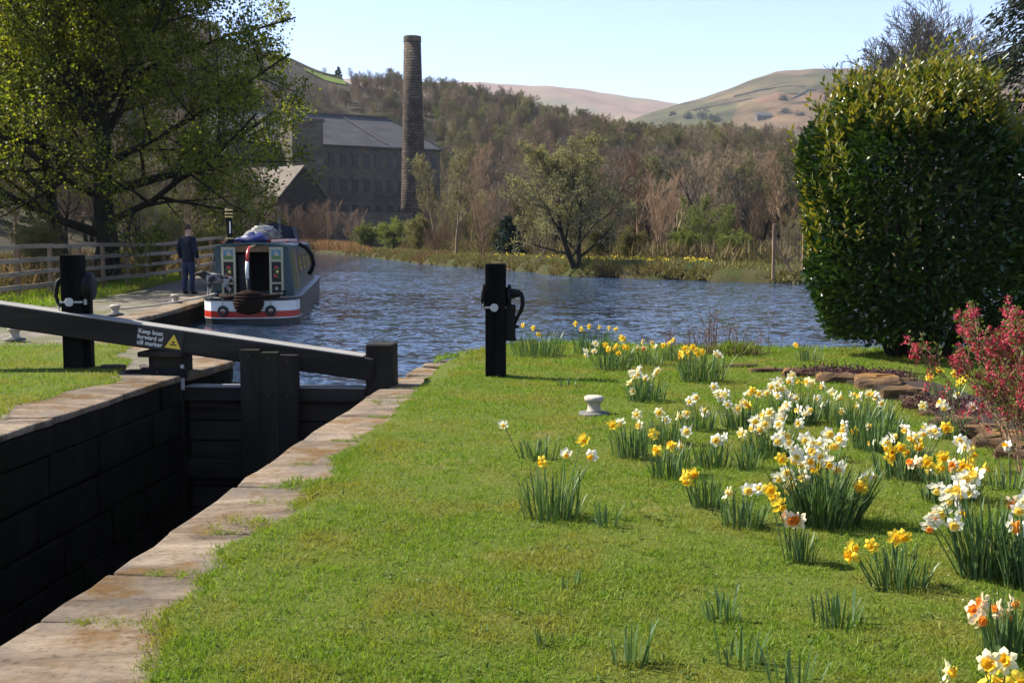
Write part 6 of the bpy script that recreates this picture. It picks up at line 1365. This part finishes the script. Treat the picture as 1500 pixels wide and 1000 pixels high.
C(1185, 530, 42, 24, 40, [(1168, 507, 'Y'), (1166, 505, 'Y')], 'small daffodil clump with yellow flowers at the left foot of the laurel')
C(926, 668, 64, 50, 70, [(897, 622, 'Y'), (908, 618, 'W'), (933, 607, 'C'), (937, 623, 'C')], 'daffodil clump just right of the cream bollard base')
C(972, 650, 62, 40, 70, [(966, 604, 'C'), (976, 615, 'W'), (993, 609, 'C'), (1005, 606, 'C')], 'daffodil clump with pale flowers second to the right of the cream bollard')
C(1022, 630, 50, 40, 50, [(1011, 588, 'W'), (1018, 582, 'W'), (1033, 606, 'W'), (1030, 601, 'W')], 'white daffodil clump between the two long daffodil drifts')
C(808, 755, 88, 72, 80, [(795, 677, 'Y'), (829, 664, 'V'), (854, 644, 'Y'), (867, 667, 'V')], 'daffodil clump with two yellow and two white flowers, leftmost of the near lawn')
C(788, 672, 58, 36, 36, [(737, 622, 'W')], 'sparse daffodil leaves with one white flower leaning left')
C(886, 770, 36, 36, 14, [], 'few daffodil leaves right of the leftmost near clump')
C(985, 698, 70, 48, 70, [(957, 636, 'Y'), (962, 659, 'Y'), (983, 652, 'Y'), (995, 653, 'W'), (1005, 632, 'W')], 'daffodil clump mixing white and yellow below the bollard level')
C(1034, 742, 56, 50, 50, [(1003, 695, 'Y'), (1012, 703, 'Y'), (1015, 694, 'Y'), (1006, 704, 'Y')], 'daffodil clump with one dense bunch of deep yellow flowers')
C(1045, 685, 52, 44, 50, [(1053, 643, 'W'), (1062, 640, 'W'), (1049, 645, 'W')], 'daffodil clump with a white flower pair, mid lawn')
C(1098, 690, 44, 44, 32, [(1088, 635, 'C'), (1084, 633, 'C')], 'daffodil clump with a single pale bloom left of the large dense clump')
C(1086, 768, 74, 44, 60, [(1065, 722, 'W'), (1070, 720, 'C'), (1096, 717, 'W'), (1112, 716, 'W')], 'low daffodil clump with four white flowers left of the large dense clump')
C(1088, 628, 66, 40, 70, [(1058, 577, 'W'), (1065, 576, 'W'), (1066, 592, 'W'), (1093, 576, 'W'), (1103, 572, 'Y'), (1112, 577, 'C'), (1090, 590, 'C'), (1097, 594, 'Y'), (1080, 599, 'C'), (1050, 575, 'W'), (1046, 566, 'W')], 'pale daffodil clump at the left end of the upper drift')
C(1165, 618, 78, 48, 110, [(1133, 559, 'W'), (1137, 562, 'W'), (1130, 566, 'W'), (1160, 550, 'C'), (1157, 558, 'W'), (1170, 558, 'Y'), (1188, 560, 'C'), (1205, 565, 'W'), (1147, 570, 'C'), (1155, 578, 'W'), (1165, 583, 'W'), (1140, 580, 'W'), (1183, 559, 'C')], 'crowded white daffodil clump at the top of the drift, below the bed stones')
C(1130, 672, 78, 48, 110, [(1105, 615, 'W'), (1112, 626, 'W'), (1127, 619, 'W'), (1120, 622, 'C'), (1145, 608, 'W'), (1152, 594, 'W'), (1147, 600, 'W'), (1143, 614, 'W'), (1170, 600, 'W'), (1185, 601, 'W'), (1178, 606, 'W'), (1170, 620, 'W'), (1128, 604, 'C')], 'crowded white daffodil clump above the large dense clump')
C(1205, 612, 50, 32, 50, [(1197, 584, 'W'), (1203, 594, 'W'), (1217, 573, 'W')], 'small white daffodil clump in the middle of the upper drift')
C(1246, 628, 60, 40, 60, [(1223, 578, 'W'), (1229, 580, 'W'), (1248, 578, 'W'), (1257, 594, 'W'), (1234, 602, 'C'), (1260, 580, 'W')], 'white daffodil clump left of the dark leafy clump')
C(1288, 618, 56, 34, 50, [(1272, 576, 'C'), (1280, 578, 'W'), (1290, 590, 'W'), (1284, 582, 'W')], 'white daffodil clump in front of the large bed stones')
C(1285, 660, 74, 56, 150, [(1271, 624, 'W'), (1252, 632, 'Y'), (1237, 622, 'W'), (1277, 655, 'W'), (1236, 630, 'W')], 'dense dark leafy clump with few flowers in the middle of the drift')
C(1205, 765, 104, 92, 260, [(1140, 645, 'W'), (1150, 640, 'W'), (1153, 648, 'W'), (1165, 660, 'W'), (1180, 643, 'W'), (1186, 651, 'W'), (1190, 661, 'W'), (1203, 650, 'W'), (1211, 655, 'W'), (1225, 650, 'W'), (1213, 636, 'W'), (1232, 643, 'W'), (1145, 672, 'Y'), (1187, 676, 'V'), (1192, 683, 'Y'), (1213, 677, 'V'), (1150, 692, 'W'), (1160, 696, 'W'), (1178, 697, 'W'), (1228, 686, 'W'), (1262, 713, 'Y'), (1278, 698, 'W'), (1157, 710, 'C'), (1176, 681, 'C'), (1168, 668, 'W'), (1200, 668, 'C')], 'largest dense daffodil clump, crowned with many white flowers', spread=0.26)
C(1172, 818, 44, 50, 30, [(1128, 717, 'Y'), (1135, 728, 'Y'), (1142, 740, 'Y'), (1152, 755, 'P'), (1160, 762, 'P'), (1171, 762, 'P')], 'daffodil clump leaning left with yellow and orange-cupped flowers below the largest clump')
C(1322, 700, 84, 48, 110, [(1300, 655, 'Y'), (1306, 661, 'Y'), (1320, 656, 'Y'), (1308, 640, 'W'), (1298, 646, 'W'), (1328, 629, 'W'), (1335, 640, 'W'), (1345, 645, 'V'), (1351, 635, 'W'), (1356, 625, 'W'), (1370, 632, 'W'), (1387, 626, 'Y'), (1345, 653, 'Y'), (1362, 630, 'W')], 'broad mixed daffodil clump right of the dark leafy clump')
C(1392, 735, 84, 50, 110, [(1335, 678, 'O'), (1358, 677, 'Y'), (1362, 688, 'W'), (1376, 684, 'Y'), (1381, 668, 'Y'), (1396, 680, 'P'), (1412, 680, 'Y'), (1420, 675, 'Y'), (1425, 668, 'Y'), (1442, 685, 'Y'), (1405, 645, 'W'), (1408, 655, 'W'), (1411, 648, 'W')], 'deep yellow daffodil clump near the right edge below the flowering currant')
C(1448, 845, 92, 118, 130, [(1372, 715, 'W'), (1389, 721, 'W'), (1400, 728, 'W'), (1408, 705, 'W'), (1421, 720, 'W'), (1430, 696, 'W'), (1380, 748, 'W'), (1368, 760, 'P'), (1407, 750, 'V'), (1398, 768, 'W'), (1413, 698, 'W')], 'tall white daffodil clump near the right edge, leaves fanning out')
C(1505, 862, 70, 110, 70, [(1485, 735, 'O'), (1493, 746, 'W'), (1482, 766, 'P'), (1495, 776, 'P'), (1500, 732, 'W')], 'tall daffodil clump cut by the right edge, orange cups')
C(1478, 720, 60, 44, 30, [(1475, 652, 'V')], 'sparse daffodil leaves at the right edge with one white flower')
C(1316, 858, 84, 62, 60, [(1248, 802, 'Y'), (1246, 813, 'Y'), (1277, 799, 'Y'), (1312, 787, 'Y'), (1325, 785, 'Y')], 'near daffodil clump with five clear yellow flowers', fs=0.95)
C(1480, 955, 84, 92, 80, [(1441, 880, 'O'), (1428, 894, 'O'), (1434, 907, 'O'), (1463, 890, 'O'), (1471, 903, 'O'), (1482, 884, 'O')], 'near right daffodil clump with peach-orange double flowers', fs=0.95)
C(1392, 1085, 60, 70, 16, [(1388, 983, 'L')], 'nearest daffodil at the bottom edge with one ruffled lemon flower')
C(1468, 1075, 80, 80, 40, [(1449, 970, 'L'), (1471, 967, 'L'), (1453, 990, 'Y'), (1491, 1000, 'Y')], 'daffodil clump in the bottom right corner with ruffled yellow flowers')
C(832, 860, 36, 36, 7, [], 'small tuft of bare daffodil leaves below the leftmost near clump')
C(1058, 902, 58, 50, 22, [], 'bare daffodil leaves in the near lawn, upper left of three tufts')
C(1228, 912, 100, 46, 34, [], 'wide spread of short bare daffodil leaves below the five yellow flowers')
C(1082, 968, 76, 62, 20, [], 'fanned bare daffodil leaves near the bottom edge')
C(1168, 1005, 96, 70, 18, [], 'thin bare daffodil leaves cut by the bottom edge')
C(922, 970, 62, 70, 20, [], 'bare daffodil leaf tuft near the bottom centre')
C(800, 945, 38, 38, 8, [], 'small bare daffodil leaf tuft, leftmost near the bottom edge')
C(1388, 598, 40, 44, 40, [(1362, 553, 'Y'), (1376, 542, 'Y'), (1400, 548, 'Y'), (1410, 557, 'Y'), (1414, 552, 'Y'), (1404, 560, 'Y')], 'yellow daffodil clump in the shade behind the bed stones')
C(1390, 640, 50, 40, 40, [(1400, 577, 'W'), (1378, 590, 'C'), (1383, 596, 'W'), (1352, 594, 'C'), (1424, 596, 'W')], 'white daffodil clump in the stone-edged bed beside the flowering currant')

# ================================================================== laurel, currant, rockery
random.seed(5)
LP = Vector((PD(1345, 500, 14.3).x, 14.3, 0.0))
laurel = thing('laurel_bush', 'large dark glossy laurel bush with yellow-green top shoots at the right', 'bush', LP)
m_laur = leafmat('laurel_leaf', [(0.012, 0.032, 0.007), (0.024, 0.055, 0.010), (0.05, 0.09, 0.017)], 0.2, 0.28, 0.45, tcol=(1, 1, 0.4))
m_laurt = leafmat('laurel_shoot', [(0.06, 0.09, 0.012), (0.14, 0.15, 0.02), (0.27, 0.21, 0.03)], 0.4, 0.35, 0.5, tcol=(1, 1, 0.4))
HT = PD(1330, 128, 14.3).z
def lrad(z, a):
    # half width at height z: pinched at the foot, straight sides, domed top
    t = z / HT; r = 1.52
    r *= min(1.0, 0.55 + 0.75 * (t / 0.32) ** 0.8 * 0.6) if t < 0.32 else 1.0
    if t > 0.62: r *= math.sqrt(max(0.0, 1 - ((t - 0.62) / 0.38) ** 2.2)) * 0.98 + 0.02
    r *= 1 + 0.05 * math.sin(3 * a + 4 * t) + 0.035 * math.sin(5 * a - 9 * t) + 0.03 * math.sin(9 * a + 14 * t)
    if t > 0.45: r *= 1 + 0.05 * math.sin(a * 6 + 1.3) + 0.06 * smooth((t - 0.45) / 0.3)
    return r
def top_k(x, a): return 1.0 - 0.20 * smooth((x - 0.35) / 1.0) + 0.02 * math.sin(a * 4 + 1) + 0.035 * math.sin(x * 6 + 0.6) + 0.025 * math.sin(x * 13 + 2)
pts = []; dirs = []; top = []
N = 27000
for i in range(N):
    z = random.uniform(0.06, 1.0) ** 0.95 * HT; a = random.uniform(0, 6.283); R0 = lrad(z, a); s = 1 - abs(random.gauss(0, 0.09)); s = s if random.random() < 0.9 else random.uniform(0.4, 1)
    if z / HT > 0.93: s = math.sqrt(random.random())
    z2 = z * top_k(R0 * s * math.cos(a), a)
    pts.append((R0 * s * math.cos(a), 0.82 * R0 * s * math.sin(a), z2)); u = 0.1 + 0.9 * max(0, z / HT - 0.55)
    dirs.append((math.cos(a) * 0.8 + random.gauss(0, 0.55), math.sin(a) * 0.8 + random.gauss(0, 0.55), random.gauss(u, 0.55)))
n = len(pts); L = rng.uniform(0.07, 0.125, n); nrm = np.array([(p[0], p[1], 0.5) for p in pts]) + rng.normal(0, 0.7, (n, 3))
V, Fs = scatter(LEAF6_T, LEAF6_F, np.array(pts), frames(np.array(dirs), np.cross(np.array(dirs), nrm)), np.stack([L * 0.5, L, L * 0.6], 1)); o = link('foliage', np_mesh('foliage', V, Fs, m_laur, True), laurel)
# upright young shoots on top and on the sunny side
pts = []; dirs = []
for i in range(1050):
    if random.random() < 0.88: a = random.uniform(0, 6.283); rr = math.sqrt(random.random()) * 1.4; zt = None
    else: a = random.gauss(math.pi * 0.92, 0.7); rr = None
    if rr is not None:
        z = HT * (0.62 + 0.38 * (max(0, 1 - (rr / 1.58) ** 2.0)) ** (1 / 2.2)) - 0.05
        z *= top_k(rr * math.cos(a), a)
    else: z = random.uniform(0.35, 0.75) * HT; rr = lrad(z, a) * 0.98
    c = Vector((rr * math.cos(a), 0.82 * rr * math.sin(a), z)); ax = Vector((math.cos(a) * 0.35 + random.gauss(0, 0.2), math.sin(a) * 0.35 + random.gauss(0, 0.2), 1)).normalized(); Ls = random.uniform(0.1, 0.34) * (1.7 if random.random() < 0.2 else 1)
    for k in range(11):
        t = k / 10; q = c + ax * (Ls * t); aa = k * 2.4; o1 = ax.orthogonal().normalized(); o2 = ax.cross(o1); d_ = ax * 0.9 + (o1 * math.cos(aa) + o2 * math.sin(aa)) * (1.1 - 0.5 * t); pts.append(tuple(q)); dirs.append(tuple(d_))
n = len(pts); L = rng.uniform(0.065, 0.115, n); V, Fs = scatter(LEAF6_T, LEAF6_F, np.array(pts), frames(np.array(dirs)), np.stack([L * 0.42, L, L * 0.6], 1)); link('young_shoots', np_mesh('young_shoots', V, Fs, m_laurt, True), laurel)
st_ = MB()
for i in range(16):
    a = random.uniform(0, 6.28); r = random.uniform(0.1, 0.6); st_.tube([(r * 0.6 * math.cos(a), r * 0.5 * math.sin(a), -0.05), (r * 1.0 * math.cos(a), r * 0.8 * math.sin(a), 0.5), (r * 1.5 * math.cos(a + 0.3), r * 1.3 * math.sin(a + 0.3), 1.6), (r * 1.6 * math.cos(a + 0.5), r * 1.4 * math.sin(a + 0.5), 2.7)], [0.05, 0.04, 0.03, 0.015], 6)
st_.build('stems', m_bark, laurel, True)
pts = rng.normal(0, 1, (5000, 3)); pts /= np.linalg.norm(pts, axis=1, keepdims=True); pts *= rng.uniform(0.3, 1, (5000, 1)) ** 0.33; pts = pts * np.array([1.2, 0.95, 1.55]) + np.array([0, 0, 1.95]); L = rng.uniform(0.09, 0.14, 5000)
V, Fs = scatter(LEAF6_T, LEAF6_F, pts, frames(rng.normal(size=(5000, 3))), np.stack([L * 0.6, L, L * 0.5], 1)); link('inner_foliage', np_mesh('inner_foliage', V, Fs, m_laur), laurel)

cur = grow(401, 1.25, 0.014, 5, spread=0.55, levels=3, kids=(5, 4), lens=(0.42, 0.5, 0.45), start=0.2, up=0.5, wander=0.13, multi=16, twig_r=0.0022)
cp = P(1512, 705); cp.z = 0.0
m_curtwig = M('currant_twig', [(0.17, 0.10, 0.06), (0.26, 0.16, 0.095)], 4, 0.8)
m_curl = leafmat('currant_leaf', [(0.07, 0.11, 0.02), (0.13, 0.16, 0.035)], 0.4, 0.6, 0.2); m_curf = leafmat('currant_flower', [(0.34, 0.025, 0.05), (0.46, 0.05, 0.085), (0.54, 0.13, 0.15)], 0.3, 0.6, 0.2, tcol=(1, 0.6, 0.6))
t = thing('flowering_currant', 'flowering currant shrub with pink-red flower clusters at the right edge', 'shrub', cp, 0.4)
V, Fs = branch_mesh('stems', cur, None, 0, 9, (5, 4, 3, 3)); V[:, :2] *= 1.15; link('stems', np_mesh('stems', V, Fs, m_curtwig), t)
lp, ld = twig_points(cur, 1, 2, 0.012); lp[:, :2] *= 1.15; n = len(lp); s = rng.uniform(0.012, 0.028, n); V, Fs = scatter(LEAF6_T, LEAF6_F, lp, frames(rng.normal(size=(n, 3))), np.stack([s, s, s], 1)); link('leaves', np_mesh('leaves', V, Fs, m_curl), t)
tips = [b for b in cur if b[0] >= 2]; fp = []
for l, p, r in random.sample(tips, min(700, len(tips))):
    if p[-1].z < 0.25: continue
    c = p[-1]
    for k in range(22): fp.append((c.x * 1.15 + random.gauss(0, 0.011), c.y * 1.15 + random.gauss(0, 0.011), c.z - 0.028 + random.uniform(-0.028, 0.028)))
fp = np.array(fp); n = len(fp); s = rng.uniform(0.010, 0.018, n); V, Fs = scatter(LEAF_T, LEAF_F, fp, frames(rng.normal(size=(n, 3)) + np.array([0, 0, -0.6])), np.stack([s, s, s], 1)); link('flower_clusters', np_mesh('flower_clusters', V, Fs, m_curf), t)

m_rock = M('bed_stone', [(0.035, 0.023, 0.014), (0.085, 0.052, 0.028), (0.15, 0.095, 0.05)], 5, 0.95, 1.0, 14, 0.1, 8, patch=(0.19, 0.10, 0.03), pscale=2.5, objrand=0.2)
def rock_mesh(w, dp, h):
    vs = []; n, m = 11, 5; ph = [random.uniform(0, 6) for _ in range(6)]
    for i in range(m):
        b = -0.5 + i / (m - 1) * (math.pi / 2 + 0.5)
        for j in range(n):
            a = 2 * math.pi * j / n; c, s_ = math.cos(a), math.sin(a); e = 0.4; k = 1 + 0.07 * math.sin(2 * a + ph[0]) + 0.06 * math.sin(3 * a + ph[1] + b) + random.uniform(-0.07, 0.07)
            cb = max(0.0, math.cos(b)) ** 0.3; zz = math.sin(b); zz = math.copysign(abs(zz) ** 0.5, zz)
            vs.append((w * 0.54 * k * cb * math.copysign(abs(c) ** e, c), dp * 0.5 + dp * 0.54 * k * cb * math.copysign(abs(s_) ** e, s_), h * zz * (1 + random.uniform(-0.07, 0.07)) + 0.02 * math.sin(a + ph[2])))
    return MB().add(vs, [(i * n + j, i * n + (j + 1) % n, (i + 1) * n + (j + 1) % n, (i + 1) * n + j) for i in range(m - 1) for j in range(n)] + [tuple(range((m - 1) * n, m * n))])
rk = thing('rockery_edging', 'low rough stones edging the flower bed in front of the laurel', 'stone edging', P(1290, 585))
for (px, py, w, h, dpt, rz) in ((1082, 541, 0.5, 0.06, 0.3, 0.1), (1128, 548, 0.45, 0.08, 0.3, -0.1), (1190, 556, 0.62, 0.12, 0.35, -0.1), (1240, 566, 0.55, 0.15, 0.4, -0.25), (1285, 574, 0.46, 0.17, 0.4, -0.3), (1322, 590, 0.38, 0.19, 0.35, -0.5), (1345, 603, 0.3, 0.14, 0.3, -0.4), (1365, 613, 0.26, 0.12, 0.25, -0.5), (1395, 632, 0.34, 0.14, 0.28, -0.5), (1430, 646, 0.36, 0.15, 0.3, -0.5), (1462, 660, 0.34, 0.14, 0.28, -0.6), (1310, 568, 0.5, 0.12, 0.4, -0.2), (1495, 678, 0.34, 0.14, 0.28, -0.6), (1368, 592, 0.3, 0.1, 0.25, 0.2)):
    b = P(px, py) - rk.location; o = rock_mesh(w, dpt, h * 0.72).build('stone', m_rock, rk, False, 0.012); o.location = b; o.rotation_euler = (random.uniform(-0.06, 0.06), random.uniform(-0.06, 0.06), rz)
bed = [P(1165, 552), P(1190, 556), P(1285, 575), P(1345, 602), P(1430, 645), P(1530, 690), P(1640, 690), P(1560, 640), P(1450, 598), P(1370, 571), P(1300, 556), P(1200, 546)]
structure(MB().prism([(b.x, b.y) for b in bed], -0.05, 0.075).build('flower_bed', M('bed_soil', [(0.018, 0.011, 0.007), (0.04, 0.026, 0.015)], 6, 0.95, 0.8, 20, coords='World')))
m_hea = leafmat('heather_leaf', [(0.045, 0.015, 0.022), (0.09, 0.03, 0.04), (0.05, 0.05, 0.025)], 0.15, 0.7, 0.2)
for i, (px, py, w, lab) in enumerate(((1215, 548, 0.55, 'purple-leaved low plant on the bed left of the large stones'), (1262, 552, 0.45, 'purple-leaved low plant beside the large bed stones'), (1372, 596, 0.42, 'purple ground plant among the bed stones near the white daffodils'), (1418, 606, 0.45, 'purple ground plant below the flowering currant'), (1310, 556, 0.35, 'thin purple plant on top of the large bed stones'))):
    c = P(px, py, 0.06); t = thing('heather', lab, 'plant', c, 0, 'purple bed plants'); n = 650; q = rng.normal(0, 1, (n, 3)) * np.array([w * 0.4, w * 0.22, 0.025]) + np.array([0, 0, 0.05]); q[:, 2] = np.abs(q[:, 2]); s = rng.uniform(0.015, 0.04, n)
    V, Fs = scatter(LEAF_T, LEAF_F, q, frames(rng.normal(size=(n, 3)) + np.array([0, 0, 1.0])), np.stack([s * 0.6, s, s], 1)); link('foliage', np_mesh('foliage', V, Fs, m_hea), t)
# dead stems and tussock by the water
t = thing('dead_stems', 'tall thin dead plant stems at the water edge behind the daffodils', 'dead plant', P(1040, 522)); m_dead = M('dead_stem', [(0.10, 0.06, 0.05), (0.17, 0.11, 0.085)], 5, 0.9); mb = MB()
for i in range(70):
    x = random.gauss(0.05, 0.38); y = random.gauss(0.1, 0.15); H = random.uniform(0.2, 0.42) if abs(x - 0.2) > 0.22 else random.uniform(0.3, 0.72); lx = random.gauss(0, 0.16)
    mb.tube([(x, y, -0.05), (x + lx * H * 0.5, y, H * 0.55), (x + lx * H * 1.2, y + random.gauss(0, 0.05), H)], [0.006, 0.0045, 0.002], 4, False)
    for k in range(3):
        hh = random.uniform(0.4, 0.9) * H; mb.tube([(x + lx * hh, y, hh), (x + lx * hh + random.gauss(0, 0.06), y + random.gauss(0, 0.05), hh + random.uniform(0.03, 0.1))], [0.003, 0.0015], 3, False)
mb.build('stems', m_dead, t)['kind'] = 'stuff'
t = thing('grass_tussock', 'brown and green grass tussock at the water edge right of the dead stems', 'grass', P(1078, 524)); n = 900; r = rng.normal(0, 0.09, (n, 2)); blades('leaves', np.stack([r[:, 0] * 1.3, r[:, 1], np.zeros(n)], 1), rng.uniform(0.1, 0.24, n), rng.uniform(0.005, 0.01, n), m_tuss, 0.5, parent=t)
o = blades('green_blades', np.stack([r[:400, 0] * 1.2 - 0.03, r[:400, 1], np.zeros(400) + 0.02], 1), rng.uniform(0.12, 0.26, 400), rng.uniform(0.005, 0.009, 400), m_grass, 0.4, parent=t)
# grass fringe hanging over the lawn's water edge
n = 9000; x = rng.uniform(-1.0, 12, n); y = ybv(x) + rng.uniform(-0.25, 0.1, n); blades('edge_grass', np.stack([x, y, np.full(n, -0.01)], 1), rng.uniform(0.04, 0.13, n), rng.uniform(0.005, 0.012, n), m_grass, 0.7, 'longer grass fringe along the water edge of the lawn', 'grass')

# ================================================================== air
hz = bpy.data.materials.new('haze'); hz.use_nodes = True; nt = hz.node_tree; nt.nodes.remove(nt.nodes['Principled BSDF'])
pv = nt.nodes.new('ShaderNodeVolumePrincipled'); pv.inputs['Color'].default_value = (0.82, 0.9, 1.0, 1); pv.inputs['Density'].default_value = 0.00009; pv.inputs['Anisotropy'].default_value = 0.0
nt.links.new(pv.outputs[0], nt.nodes['Material Output'].inputs['Volume'])
hb = link('haze', MB().box((0, 0, 240), (8400, 8400, 496)).mesh('haze', hz)); hb['kind'] = 'stuff'
